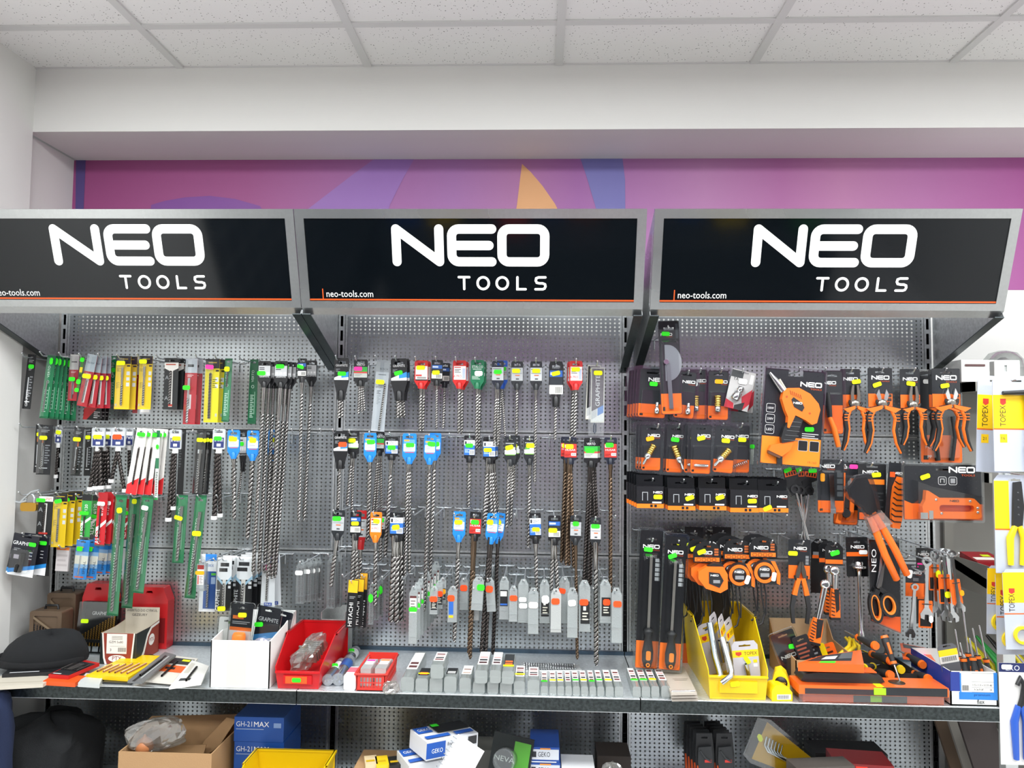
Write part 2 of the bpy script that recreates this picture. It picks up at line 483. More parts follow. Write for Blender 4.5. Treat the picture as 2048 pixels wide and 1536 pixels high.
# ------------------------------------------------------------------ shelving
PY = 2.555                                    # face of the perforated panels
XU = [at(x, 850, PY).x for x in (120, 679, 1251, 1859)]
SHZ = at(940, 1303, PY).z                     # top of the long shelf
SHF = (SHZ - 1.5) / (at(940, 1390, 1) - EYE).z
ZP = [at(660, y, PY).z for y in (1102, 862)]
PH = ZP[1] - ZP[0]
levels = [ZP[1] + PH, ZP[1], ZP[0], ZP[0] - PH, ZP[0] - 2 * PH, .08]
WHB = ('bay beside white wall', 'the middle bay', 'bay below orange tools')
NAMES = ('under the first sign', 'under the middle sign', 'under the third sign')
WHERE = ('first bay beside the white wall', 'middle bay', 'third bay beside the side shelving')
for b in range(3):
    x0, x1 = XU[b] + .012, XU[b + 1] - .012
    for k in range(5):
        z1, z0 = levels[k] - .001, levels[k + 1] + .001
        p = MB()
        mg = .008
        w, h = x1 - x0, z1 - z0
        p.add([(mg, 0, mg), (w - mg, 0, mg), (w - mg, 0, h - mg), (mg, 0, h - mg)], [(0, 1, 2, 3)], PERF)
        for a0, b0, a1, b1 in ((0, 0, w, mg), (0, h - mg, w, h), (0, mg, mg, h - mg), (w - mg, mg, w, h - mg)):
            p.rect(a0, b0, a1, b1, 0, GALV)
        p.box(0, w, 0, .012, h - .0012, h, GALV); p.box(0, w, 0, .012, 0, .0012, GALV)
        p.box(0, .0012, 0, .012, 0, h, GALV); p.box(w - .0012, w, 0, .012, 0, h, GALV)
        o = p.build('perforated_panel', None, (x0, PY, z0))
        tag(o, 'perforated steel sheet %s in %s' % (('behind the header sign', 'second from top', 'third from top', 'just under the shelf', 'lowest down')[k], WHB[b]), 'panel')
for i in range(4):
    u = thing('shelf_upright', 'slotted steel shelving post %s' % ('beside the white left wall', 'between the first and middle bays', 'between the middle and third bays', 'at the side shelving end of the run')[i], 'post', (XU[i], PY, 0))
    m = MB()
    z = .08
    holes = []
    while z < levels[0] - .05:
        holes.append([(-.0045, z + .007), (.0045, z + .007), (.0045, z + .043), (-.0045, z + .043)]); z += .05
    m.plate([(-.0115, 0), (.0115, 0), (.0115, levels[0] + .03), (-.0115, levels[0] + .03)], .001, .003, GALV, holes)
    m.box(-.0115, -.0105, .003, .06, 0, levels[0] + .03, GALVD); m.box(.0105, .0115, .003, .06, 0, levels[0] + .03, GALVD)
    m.box(-.0115, .0115, .058, .06, 0, levels[0] + .03, C('#0c0d0e', .8))
    m.build('post', u)
    m = MB(); m.box(-.012, .012, -.36, .05, 0, .05, GALVD); m.build('foot', u)
# long shelf and base shelf
SW = [at(x, 1395, SHF).x for x in (593, 1281, 2001)]
SX = [XL + .012, SW[0], SW[1], SW[2]]
for b in range(3):
    x0, x1 = SX[b] + .0015, SX[b + 1] - .0015
    s = thing('metal_shelf', 'galvanised shelf board of the %s, loaded with goods' % WHERE[b], 'shelf', (x0, SHF, SHZ))
    w = x1 - x0; d = PY - .002 - SHF
    m = MB(); m.box(0, w, .002, d, -.0015, 0, GALVS); m.box(0, w, d - .004, d, 0, .012, C('#4a5a68', .3, .9)); m.build('shelf_board', s)
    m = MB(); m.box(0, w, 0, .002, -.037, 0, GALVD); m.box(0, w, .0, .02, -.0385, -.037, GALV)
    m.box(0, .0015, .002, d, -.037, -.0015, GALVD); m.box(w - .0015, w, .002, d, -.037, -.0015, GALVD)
    m.tube([(0, .001, -.0005), (w, .001, -.0005)], .0022, C('#dfe3e5', .22, 1), 6); m.build('front_lip', s)
BSZ = .34
for b in range(3):
    x0, x1 = SX[b] + .0015, SX[b + 1] - .0015
    s = thing('base_shelf', 'low base shelf of the %s, in the dark below' % WHERE[b], 'shelf', (x0, 2.02, BSZ))
    w = x1 - x0; d = PY - .002 - 2.02
    m = MB(); m.box(0, w, .002, d, -.002, 0, GALV); m.build('shelf_board', s)
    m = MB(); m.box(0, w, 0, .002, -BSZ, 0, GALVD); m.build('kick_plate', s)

# ------------------------------------------------------------------ header signs
YT, YB = 2.07, 2.165
ZT = at(950, 418, YT).z; ZB = at(950, 617, YB).z
ZBK = at(667, 738, PY - .02).z; ZL = at(950, 630, YB + .015).z
SGN = [(XL + .01, at(586.5, 418, YT).x - .001), (at(586.5, 418, YT).x + .001, at(1294.5, 418, YT).x), (at(1310, 414, YT).x, at(2046, 414, YT).x)]
SWID = SGN[1][1] - SGN[1][0]
FRAME = steel_panel('brushed_sign_frame', '#b9bbbb', .28, None, .04, .9)
FRAMED = steel_panel('dark_sign_frame', '#5a6163', .3, None, .1)
SGLASS = C('#060a0e', .06, 0, .5)
SWHITE = C('#f2f2ee', .25)
SORANGE = C('#d8531b', .35)
def sign(i, x0, x1, label):
    s = thing('header_sign', label, 'sign', ((x0 + x1) / 2, YB, ZB))
    w = x1 - x0
    dz, dy = ZT - ZB, YT - YB
    L = math.hypot(dz, dy)
    tilt = Matrix.Rotation(math.atan2(-dy, dz), 4, 'X')
    a, c = -w / 2, w / 2
    fw, ft, fb = .026, .026, .020
    m = MB(); m.M = tilt
    m.box(a, c, 0, .012, L - ft, L, FRAME); m.box(a, c, 0, .012, 0, fb, FRAME)
    m.box(a, a + fw, 0, .012, fb, L - ft, FRAME); m.box(c - fw, c, 0, .012, fb, L - ft, FRAME)
    m.M = Matrix.Identity(4)
    zl = ZL - ZB; m.add([(a, 0, 0), (c, 0, 0), (c, .022, zl), (a, .022, zl), (a, .012, .002), (c, .012, .002), (c, .03, zl + .004), (a, .03, zl + .004)], [(3, 2, 1, 0), (4, 5, 6, 7), (0, 1, 5, 4), (2, 3, 7, 6), (0, 4, 7, 3), (1, 2, 6, 5)], FRAME)
    m.build('frame', s)
    m = MB(); m.M = tilt
    m.box(a + fw, c - fw, .003, .009, fb, L - ft, SGLASS)
    yb = .0025
    m.rect(a + fw, fb + .002, c - fw, fb + .0065, yb, SORANGE)
    rb = c                                       # layout measured from the right edge
    nx1 = rb - SWID * .272; nw = SWID * .452
    zz = lambda py: (lambda p: (p.z - ZB) / dz * L)(at(950, py, (YT + YB) / 2))
    nz0, nz1 = zz(532), zz(455)
    lw = nw * .058
    h = nz1 - nz0 - lw
    for p, cl in neo_strokes(nx1 - nw + lw / 2, nz0 + lw / 2, h, nw - lw):
        m.stroke(p, lw, yb, SWHITE, cl)
    # TOOLS, wide spaced rounded letters
    tz0, tz1 = zz(577), zz(550); th = tz1 - tz0; tl = th * .17; th -= tl; tz0 += tl / 2
    tx1 = nx1 - SWID * .009; tw = SWID * .252
    cw = th * .88; gap = (tw - 5 * cw) / 4
    X = [tx1 - tw + (cw + gap) * k for k in range(5)]
    m.stroke([(X[0], tz0 + th), (X[0] + cw, tz0 + th)], tl, yb, SWHITE); m.stroke([(X[0] + cw / 2, tz0 + th), (X[0] + cw / 2, tz0)], tl, yb, SWHITE)
    for q in (1, 2):
        m.stroke([(X[q] + cw / 2 + cw * .54 * math.cos(2 * PI * k / 20), tz0 + th / 2 + th / 2 * math.sin(2 * PI * k / 20)) for k in range(20)], tl, yb, SWHITE, True)
    m.stroke([(X[3] + cw * .12, tz0 + th), (X[3] + cw * .12, tz0), (X[3] + cw * .9, tz0)], tl, yb, SWHITE)
    sx = X[4] + cw / 2; r = th / 4
    m.stroke([(sx + cw * .45, tz0 + th), (sx - cw * .2, tz0 + th), (sx - cw * .42, tz0 + th * .92), (sx - cw * .46, tz0 + th * .72), (sx - cw * .36, tz0 + th * .55), (sx - cw * .1, tz0 + th * .5), (sx + cw * .2, tz0 + th * .5), (sx + cw * .42, tz0 + th * .42), (sx + cw * .47, tz0 + th * .24), (sx + cw * .38, tz0 + th * .06), (sx + cw * .2, tz0), (sx - cw * .48, tz0)], tl, yb, SWHITE)
    ux = rb - SWID + SWID * .068
    uz = zz(589)
    m.text('neo-tools.com', ux + SWID * .008, uz - .003, .0195, yb, SWHITE, 0, SWID * .138)
    m.rect(ux - SWID * .004, fb + .006, ux - SWID * .001, fb + .036, yb, SORANGE)
    m.build('sign_face', s, label='glossy black face with white lettering')
    for sd in (-1, 1):
        xe = a if sd < 0 else c
        xi = xe - sd * .0015
        m = MB()
        back = PY - .003 - YB
        top = levels[0] + .02 - ZB
        pts = [(0, ZL - ZB), (back, ZBK - ZB), (back, top), (YT - YB + .02, dz - .004), (.02, .02)]
        vs = [(xe, y, z) for y, z in pts] + [(xi, y, z) for y, z in pts]
        n = len(pts)
        m.add(vs, [tuple(range(n)), tuple(range(2 * n - 1, n - 1, -1))] + [(k, (k + 1) % n, n + (k + 1) % n, n + k) for k in range(n)], GALV)
        m.build('side_panel', s)
        m = MB()                                # folded flange along the sloping lower edge
        xf = xe - sd * .026
        dd = Vector((0, back, ZBK - ZL)).normalized() * 0
        y0_, z0_, y1_, z1_ = .0, ZL - ZB, back - .004, ZBK - ZB
        nn = Vector((0, -(z1_ - z0_), (y1_ - y0_))).normalized() * .002
        q = [(xe, y0_, z0_), (xf, y0_, z0_), (xf, y1_, z1_), (xe, y1_, z1_)]
        q = [(x, y, z) for x, y, z in q] + [(x, y - abs(nn.y) * 0, z - .003) for x, y, z in q]
        m.add(q, [(0, 1, 2, 3), (7, 6, 5, 4), (0, 4, 5, 1), (1, 5, 6, 2), (2, 6, 7, 3), (3, 7, 4, 0)], FRAMED)
        m.build('flange', s)
    return s
sign(0, SGN[0][0], SGN[0][1], 'black header sign with white lettering, cut off beside the white wall')
sign(1, SGN[1][0], SGN[1][1], 'middle black header sign, below the orange leaf of the mural')
sign(2, SGN[2][0], SGN[2][1], 'black header sign above the pliers and orange tools')
# ------------------------------------------------------------------ builders for the goods
YEL, GRN, ORG, MAG, AMB, WST = '#eaf51a', '#3cee2e', '#ff5326', '#ff45a4', '#ffa51c', '#f3f3f0'
CN = {YEL: 'neon yellow', GRN: 'neon green', ORG: 'neon orange', MAG: 'neon pink', AMB: 'amber', WST: 'white'}
_hm = {}
SLIM = {(193, 988.5), (232, 987), (444, 1116), (975, 1157), (1765, 1078), (1785, 1071), (44, 706), (90, 1071), (478, 1116), (1640, 1080), (1883, 1122), (1917, 1106), (1851, 1138)}
def hook(tip, carry, L=.2, label=None, group='steel peg hooks on the panels'):
    """A wire peg hook whose raised end shows at pixel tip."""
    t = at(tip[0], tip[1], PY - L)
    slim = tuple(tip) in SLIM; key = (L, slim)
    if key not in _hm:
        m = MB()
        if slim: m.box(-.005, .005, -.003, 0, -.012, .006, WIRE)
        else: m.tube([(-.0275, .012, .005), (-.026, -.001, .002), (-.023, -.004, 0), (.023, -.004, 0), (.026, -.001, .002), (.0275, .012, .005)], .0019, WIRE, 6)
        m.tube([(0, -.006, .001), (0, -.0075, -.032)], .0019, WIRE, 6)
        m.tube([(0, -.004, 0), (0, -L + .022, 0), (0, -L + .012, .002), (0, -L, .012)], .0022, WIRE, 7)
        m.lathe([(.0003, -L - .0032), (.002, -L - .0026), (.0029, -L), (.002, -L + .0026), (.0003, -L + .0032)], C('#e6eaec', .25, .8), 8, 0, .012, 'y')
        o = m.build('peg_hook'); _hm[key] = o
    else:
        o = _hm[key].copy(); COL.objects.link(o)
    o.location = (t.x, PY - .0005, t.z - .012)
    if label is None:
        w = carry.split()
        label = 'steel peg hook carrying the ' + ' '.join(w)
    tag(o, label, 'hook', group)
    return o

def hang(name, label, cat, top, bot, Y, group=None, yaw=0, pitch=0):
    p = at(top[0], top[1], Y)
    ang = math.atan2(top[0] - bot[0], bot[1] - top[1])
    r = thing(name, label, cat, p, (0, 0, 0), group)
    r.rotation_euler = (Matrix.Rotation(ang, 3, 'Y') @ Matrix.Rotation(math.radians(yaw), 3, 'Z') @ Matrix.Rotation(math.radians(pitch), 3, 'X')).to_euler()
    return r, pxm(Y), math.hypot(top[0] - bot[0], bot[1] - top[1])

def sticker(root, s, x, z, col, w=16, h=8.5, rot=0, y=-2.2):
    """Fluorescent price sticker (notched corners) centred at (x, z) px below the hanging point."""
    m = MB(s)
    m.M = Matrix.Translation((x, y, z)) @ Matrix.Rotation(math.radians(-rot), 4, 'Y')
    c = h * .22
    pts = [(-w / 2 + c, -h / 2), (w / 2 - c, -h / 2), (w / 2, -h / 2 + c), (w / 2, h / 2 - c), (w / 2 - c, h / 2), (-w / 2 + c, h / 2), (-w / 2, h / 2 - c), (-w / 2, -h / 2 + c)]
    t_ = min(.12, h * .02)
    m.plate(pts, -t_, t_, neon(col))
    m.build('price_sticker', root, label=CN.get(col, 'coloured') + ' price sticker')

def art(m, w, h, y, spec):
    """Printed layers. spec entries: ('r',x0,x1,z0,z1,col) fractions of w (centred) and h (down);
    ('p',[(x,z)..],col); ('t',text,x,z,height_px,col,rot_deg,width_px); ('b',x0,x1,z0,z1) barcode; ('l',x0,x1,z,n,gap,col) text lines."""
    q = 0
    X = lambda u: (u - .5) * w
    Z = lambda v: -v * h
    for e in spec:
        q += 1; yy = y - .05 * q
        if e[0] == 'r': m.rect(X(e[1]), Z(e[4]), X(e[2]), Z(e[3]), yy, C(e[5]))
        elif e[0] == 'p': m.face([(X(a), Z(b)) for a, b in e[1]], yy, C(e[2]))
        elif e[0] == 't': m.text(e[1], X(e[2]), Z(e[3]), e[4], yy, C(e[5]), math.radians(e[6] if len(e) > 6 else 0), e[7] if len(e) > 7 else None, 'c')
        elif e[0] == 'b':
            x = e[1]; k = 0
            while x < e[2] - .01:
                d = (.012, .02, .03)[k % 3]; m.rect(X(x), Z(e[4]), X(x + d), Z(e[3]), yy, INK); x += d + (.02, .014)[k % 2]; k += 1
        elif e[0] == 'l':
            for k in range(e[4]):
                m.rect(X(e[1]), Z(e[3] + e[5] * k + e[5] * .45), X(e[2] - (.12 if k % 2 else 0)), Z(e[3] + e[5] * k), yy, C(e[6]))
        elif e[0] == 'n': neo_logo(m, X(e[1]), Z(e[3]), (e[2] - e[1]) * w, yy, C('#e4e4e2'), C(e[4] if len(e) > 4 else '#d8571c'), True)

def slot(w, z, ww=.42, hh=.05, h=60):
    a = w * ww / 2; b = max(1.6, h * hh / 2)
    return [(-a, z - b), (a, z - b), (a, z + b), (a * .35, z + b), (0, z + b * 1.9), (-a * .35, z + b), (-a, z + b)]

def bit_mesh(s, x0, z0, x1, z1, r, fl=.3, mat=None, smat=None, pitch=None, y=0, tip=True, lobes=2):
    mat = mat or STEEL; smat = smat or mat
    m = MB(s)
    a = Vector((x0, y, z0)); b = Vector((x1, y, z1)); d = b - a
    q = a + d * fl
    if fl > 0:
        m.tube([a, a + d * (fl * .55), a + d * (fl * .62), q], [r * 1.05, r * 1.05, r * .85, r * .8], smat, 10)
    if fl < 1: m.flute(q, b, r, mat, pitch or r * 4.2, lobes, 12, tip)
    return m

LAB = {
 'blue': [('r', .1, .9, .2, .62, '#5b9bd6'), ('r', .12, .5, .2, .255, '#e9a23a'), ('r', .08, .92, .34, .58, '#f4f6f7'), ('l', .2, .7, .38, 3, .055, '#9aa4ad'), ('r', .2, .84, .605, .63, '#c5566a')],
 'graphite': [('t', 'GRAPHITE', .5, .205, 4.6, '#e6e6e6', 0, 24), ('l', .12, .4, .26, 3, .028, '#8a8d90'), ('p', [(.02, .525), (.02, .47), (.98, .32), (.98, .525)], '#eceeef'), ('p', [(.5, .475), (.5, .395), (.98, .32), (.98, .455)], '#2c8fdc'), ('r', .6, .9, .498, .507, '#c7503c')],
 'graphite2': [('r', .04, .96, .18, .56, '#c3c5c6'), ('r', .1, .5, .24, .27, '#333638'), ('r', .1, .5, .30, .33, '#333638'), ('r', .04, .96, .56, .64, '#1a1b1d'), ('t', 'GRAPHITE', .5, .62, 3.2, '#e6e6e6', 0, 20), ('r', .1, .3, .42, .5, '#f2f2f2'), ('r', .4, .6, .42, .5, '#f2f2f2'), ('r', .7, .9, .42, .5, '#f2f2f2')],
 'verto': [('t', 'VERTO', .5, .24, 4.6, '#f0f0f0', 0, 17), ('r', .02, .98, .28, .46, '#2fa83f'), ('r', .02, .98, .46, .52, '#c9473c'), ('r', .02, .98, .52, .68, '#b9bdb6'), ('l', .1, .6, .55, 2, .05, '#8b908a')],
 'red': [('r', .08, .97, .2, .67, '#ebe7e2'), ('l', .14, .8, .23, 2, .06, '#56524f'), ('r', .1, .55, .50, .56, '#d0342c'), ('b', .2, .85, .58, .65), ('r', .08, .97, .67, .71, '#1c1c1e')],
 'apro': [('r', .08, .97, .2, .68, '#f1efec'), ('r', .12, .6, .23, .26, '#c8322c'), ('l', .14, .6, .31, 3, .05, '#5a5a5e'), ('t', 'A PRO', .36, .6, 5, '#d2281f', 0, 16), ('r', .72, .92, .28, .64, '#b7c3df')],
 'stalco': [('t', 'STALCO', .5, .28, 5, '#f2f5f2', 0, 22), ('r', .15, .8, .31, .33, '#dfe8df'), ('l', .1, .7, .56, 3, .045, '#bfd6c6')],
 'geko': [('r', .02, .98, .17, .36, '#f2f4f6'), ('t', 'GEKO', .56, .32, 5.6, '#2a2e38', 0, 15), ('r', .08, .22, .21, .33, '#2a2e38'), ('r', .02, .98, .36, .72, '#2d6bbd'), ('l', .08, .5, .50, 3, .05, '#b9cfea'), ('r', .5, .96, .52, .71, '#eef0f2'), ('b', .54, .94, .54, .69)],
 'bosch': [('r', .06, .94, .2, .34, '#2c62b4'), ('r', .1, .6, .24, .3, '#d7e0ec'), ('r', .06, .94, .34, .52, '#20262e'), ('r', .04, .96, .52, .72, '#ecebe4'), ('b', .42, .9, .56, .7)],
 'grey': [('r', .02, .98, .22, .68, '#b3b6b8'), ('l', .08, .8, .27, 1, .05, '#4c4f52'), ('l', .08, .92, .41, 1, .05, '#8c9092'), ('r', .34, .72, .475, .51, '#cf6a3a'), ('l', .4, .66, .6, 1, .09, '#3b3e41')],
 'greyl': [('r', .02, .98, .22, .68, '#c9cccd'), ('l', .08, .8, .27, 1, .05, '#4c4f52'), ('l', .08, .92, .41, 1, .05, '#8c9092'), ('r', .34, .72, .475, .51, '#cf6a3a'), ('l', .4, .66, .6, 1, .09, '#3b3e41')],
 'parkside': [('r', .04, .96, .2, .46, '#2e3033'), ('p', [(.05, .42), (.3, .46), (.6, .46), (.3, .36)], '#5fae3a'), ('r', .04, .96, .46, .6, '#eef0ee'), ('r', .5, .9, .36, .58, '#e4e6e4'), ('r', .1, .9, .6, .63, '#74b043'), ('l', .1, .8, .22, 1, .05, '#b9bcbc')],
 'redh': [('r', .02, .98, .16, .24, '#1b1c1f'), ('r', .02, .98, .24, .74, '#d8332b'), ('r', .06, .5, .27, .38, '#f0eeec'), ('t', 'HUSAR', .5, .5, 3.6, '#f6f2f0', 0, 20), ('r', .56, .94, .58, .68, '#f4f2f0'), ('b', .6, .92, .6, .66), ('l', .06, .5, .62, 2, .05, '#7e1c18')],
 'orange': [('r', .08, .94, .2, .66, '#efe9e3'), ('r', .1, .55, .22, .28, '#c8322c'), ('t', 'A PRO', .45, .58, 5, '#d2281f', 0, 15), ('l', .12, .8, .34, 2, .06, '#5a5a5e')],
 'navy': [('r', .1, .9, .2, .42, '#e8eaec'), ('r', .1, .9, .42, .92, '#27336b'), ('t', 'irwin', .5, .62, 8, '#f4f4f8', 0, 17), ('r', .34, .66, .72, .86, '#d9dbe2')],
}
def holder_shape(kind, w, h):
    a = w / 2
    if kind == 'hex': return [(-a * .86, 0), (a * .86, 0), (a, -h * .06), (a, -h * .74), (a * .5, -h * .92), (a * .4, -h), (-a * .4, -h), (-a * .5, -h * .92), (-a, -h * .74), (-a, -h * .06)]
    if kind == 'long': return [(-a * .86, 0), (a * .86, 0), (a, -h * .05), (a, -h * .56), (a * .62, -h * .84), (a * .55, -h), (-a * .55, -h), (-a * .62, -h * .84), (-a, -h * .56), (-a, -h * .05)]
    if kind == 'fork': return [(-a * .8, 0), (a * .8, 0), (a, -h * .08), (a, -h * .52), (a * .6, -h * .78), (a * .5, -h), (a * .18, -h), (a * .12, -h * .72), (-a * .12, -h * .72), (-a * .18, -h), (-a * .5, -h), (-a * .6, -h * .78), (-a, -h * .52), (-a, -h * .08)]
    if kind == 'frame': return [(-a * .8, 0), (a * .8, 0), (a, -h * .05), (a, -h * .95), (a * .9, -h), (-a * .9, -h), (-a, -h * .95), (-a, -h * .05)]
    return [(-a * .88, 0), (a * .88, 0), (a, -h * .05), (a, -h * .82), (a * .62, -h * .86), (a * .56, -h), (-a * .56, -h), (-a * .62, -h * .86), (-a, -h * .82), (-a, -h * .05)]

def dcard(label, top, bot, w, kind, col, style, st=None, bits=(), Y=2.385, hk=None, L=.2, back=(), bm=None, cat='drill bit', fl=.3, cap=False, hlabel=None):
    """SDS drill bit in a moulded holder with a printed label, hanging from a hook.
    bits: (end_x, end_y, radius) in photo pixels; back: (dx, dz, dY, roll) copies behind."""
    r, s, h = hang('carded_drill_bit', label, cat, top, bot, Y)
    cm = C(col, .35)
    m = MB(s)
    hh = slot(w, -h * (.12 if kind != 'frame' else .14), .55, .075 if kind != 'frame' else .12, h)
    m.plate(holder_shape(kind, w, h), -1.3, 1.3, cm, [hh])
    if kind != 'frame':
        m.tube([(0, -.6, -h * .76), (0, -.6, -h * .80), (0, -.6, -h)], [w * .13, w * .2, w * .19], cm, 10)
        if kind == 'hex':
            m.face([(-w * .2, -h * .80), (-w * .1, -h * .76), (-w * .1, -h * .84), (-w * .2, -h * .87)], -1.5, BLACK)
            m.face([(w * .1, -h * .76), (w * .2, -h * .80), (w * .2, -h * .87), (w * .1, -h * .84)], -1.5, BLACK)
    hold = m.build('holder', r)
    m = MB(s); art(m, w, h, -1.45, LAB[style])
    if m.v: m.build('paper_label', hold)
    if st:
        for q in (st if isinstance(st, list) else [st]):
            c, x, y = q[:3]; rot = q[3] if len(q) > 3 else 0
            px = w * .66
            sticker(r, s, x - top[0], -(y - top[1]), c, q[4] if len(q) > 4 else min(17, px), q[5] if len(q) > 5 else 8.5, rot)
    ang = math.atan2(top[0] - bot[0], bot[1] - top[1])
    for k, b in enumerate(bits):
        ex, ey, rad = b[:3]
        dx, dz = ex - top[0], -(ey - top[1])
        c_, s_ = math.cos(-ang), math.sin(-ang)      # into the card's own turned frame
        lx, lz = dx * c_ + dz * s_, -dx * s_ + dz * c_
        f = b[3] if len(b) > 3 else fl
        mt = bm or STEEL
        x0 = (k % 3 - (1 if len(bits) > 1 else 0)) * rad * 1.2 if len(bits) > 1 else 0
        m = bit_mesh(s, x0 * .6, -h * (.78 if kind != 'frame' else 1.0), lx, lz, rad * 1.14, f, mt, mt, rad * 4.2, (k * 2.6 if kind != 'frame' else 0))
        if cap: m.tube([(lx * .99, k * 0, lz + 6), (lx, 0, lz - 1)], rad * 1.5, WHITE, 10); m.tube([(0, 0, -h - 8), (0, 0, -h + 1)], rad * 1.5, WHITE, 10)
        m.build('drill_bit', r)
    for k, (dx, dz, dY, roll) in enumerate(back):
        q = dup(r, r.location + Vector((dx * s, dY, -dz * s)), None, 'one more hanging behind the ' + label, 'behind the ' + label)
        q.rotation_euler = (Matrix.Rotation(math.radians(roll), 3, 'Y') @ r.rotation_euler.to_matrix()).to_euler()
        for c in list(q.children):
            if c.name.startswith('price_sticker') and k % 2: bpy.data.objects.remove(c)
    if hk: hook(hk, hlabel or label, L)
    return r

def fcard(label, top, bot, w, base, spec, st=None, Y=2.385, hk=None, L=.2, back=(), drill=None, cat='card', name='carded_drill_bit', film=False, hole=True, thick=.9, taper=1.0, rough=.4, bottom=None, yaw=0, cut=0, hlabel=None):
    """Flat hanging card or pouch with printed art; drill=(x0f,z0f,x1f,z1f,r,mat,flute_from_top_fraction)."""
    r, s, h = hang(name, label, cat, top, bot, Y, None, yaw)
    m = MB(s); a = w / 2
    c = cut
    out = [(-a, -c), (-a + c, 0), (a - c, 0), (a, -c), (a * taper, -h), (-a * taper, -h)] if c else [(-a, 0), (a, 0), (a * taper, -h), (-a * taper, -h)]
    m.plate(out, -thick / 2, thick / 2, C(base, rough), [slot(w, -max(4, h * .05), .4, .02, h)] if hole else [])
    art(m, w, h, -thick / 2 - .02, spec)
    m.build('card' if not film else 'pouch', r)
    if drill:
        for dr in (drill if isinstance(drill, list) else [drill]):
            x0, z0, x1, z1, rad, mt, up = dr
            if up: q = bit_mesh(s, (x1 - .5) * w, -z1 * h, (x0 - .5) * w, -z0 * h, rad, 1 - up, mt, mt, None, -rad - 1)
            else: q = bit_mesh(s, (x0 - .5) * w, -z0 * h, (x1 - .5) * w, -z1 * h, rad, .45, mt, mt, None, -rad - 1)
            q.build('drill_bit', r)
    if film:
        m = MB(s); yy = -(drill[4] if drill and not isinstance(drill, list) else 2) * 2 - 2
        m.ngon([(-a, -thick, 0), (a, -thick, 0), (a * taper, -thick, -h), (-a * taper, -thick, -h)], CLEAR) if not drill else \
            m.add([(-a, -1, -h * .02), (-a * .3, yy, -h * .04), (a * .3, yy, -h * .04), (a, -1, -h * .02), (-a * taper, -1, -h * .99), (-a * .3, yy, -h * .97), (a * .3, yy, -h * .97), (a * taper, -1, -h * .99)], [(0, 4, 5, 1), (1, 5, 6, 2), (2, 6, 7, 3)], CLEAR)
        m.build('clear_film', r)
    if st:
        for q in (st if isinstance(st, list) else [st]):
            col, x, y = q[:3]; rot = q[3] if len(q) > 3 else 0
            ang = math.atan2(top[0] - bot[0], bot[1] - top[1]); dx, dz = x - top[0], -(y - top[1])
            lx, lz = dx * math.cos(-ang) + dz * math.sin(-ang), -dx * math.sin(-ang) + dz * math.cos(-ang)
            sticker(r, s, lx, lz, col, q[4] if len(q) > 4 else min(17, w * .7), q[5] if len(q) > 5 else 8.5, rot, -(drill[4] * 2 + 2.6 if drill and not isinstance(drill, list) else 2.4))
    for k, (dx, dz, dY, roll) in enumerate(back):
        q = dup(r, r.location + Vector((dx * s, dY, -dz * s)), None, 'one more hanging behind the ' + label, 'behind the ' + label)
        q.rotation_euler = (Matrix.Rotation(math.radians(roll), 3, 'Y') @ r.rotation_euler.to_matrix()).to_euler()
    if hk: hook(hk, hlabel or label, L)
    return r

def shell(m, pts_top, grow, y0, y1, mat):
    """Raised clear tray: outline swept from y0 (wide) to y1 (narrower), closed in front."""
    n = len(pts_top)
    cx = sum(p[0] for p in pts_top) / n; cz = sum(p[1] for p in pts_top) / n
    inn = [(cx + (p[0] - cx) * grow, cz + (p[1] - cz) * grow) for p in pts_top]
    vs = [(p[0], y0, p[1]) for p in pts_top] + [(p[0], y1, p[1]) for p in inn]
    m.add(vs, [(i, (i + 1) % n, n + (i + 1) % n, n + i) for i in range(n)] + [tuple(range(n, 2 * n))], mat)
    return m

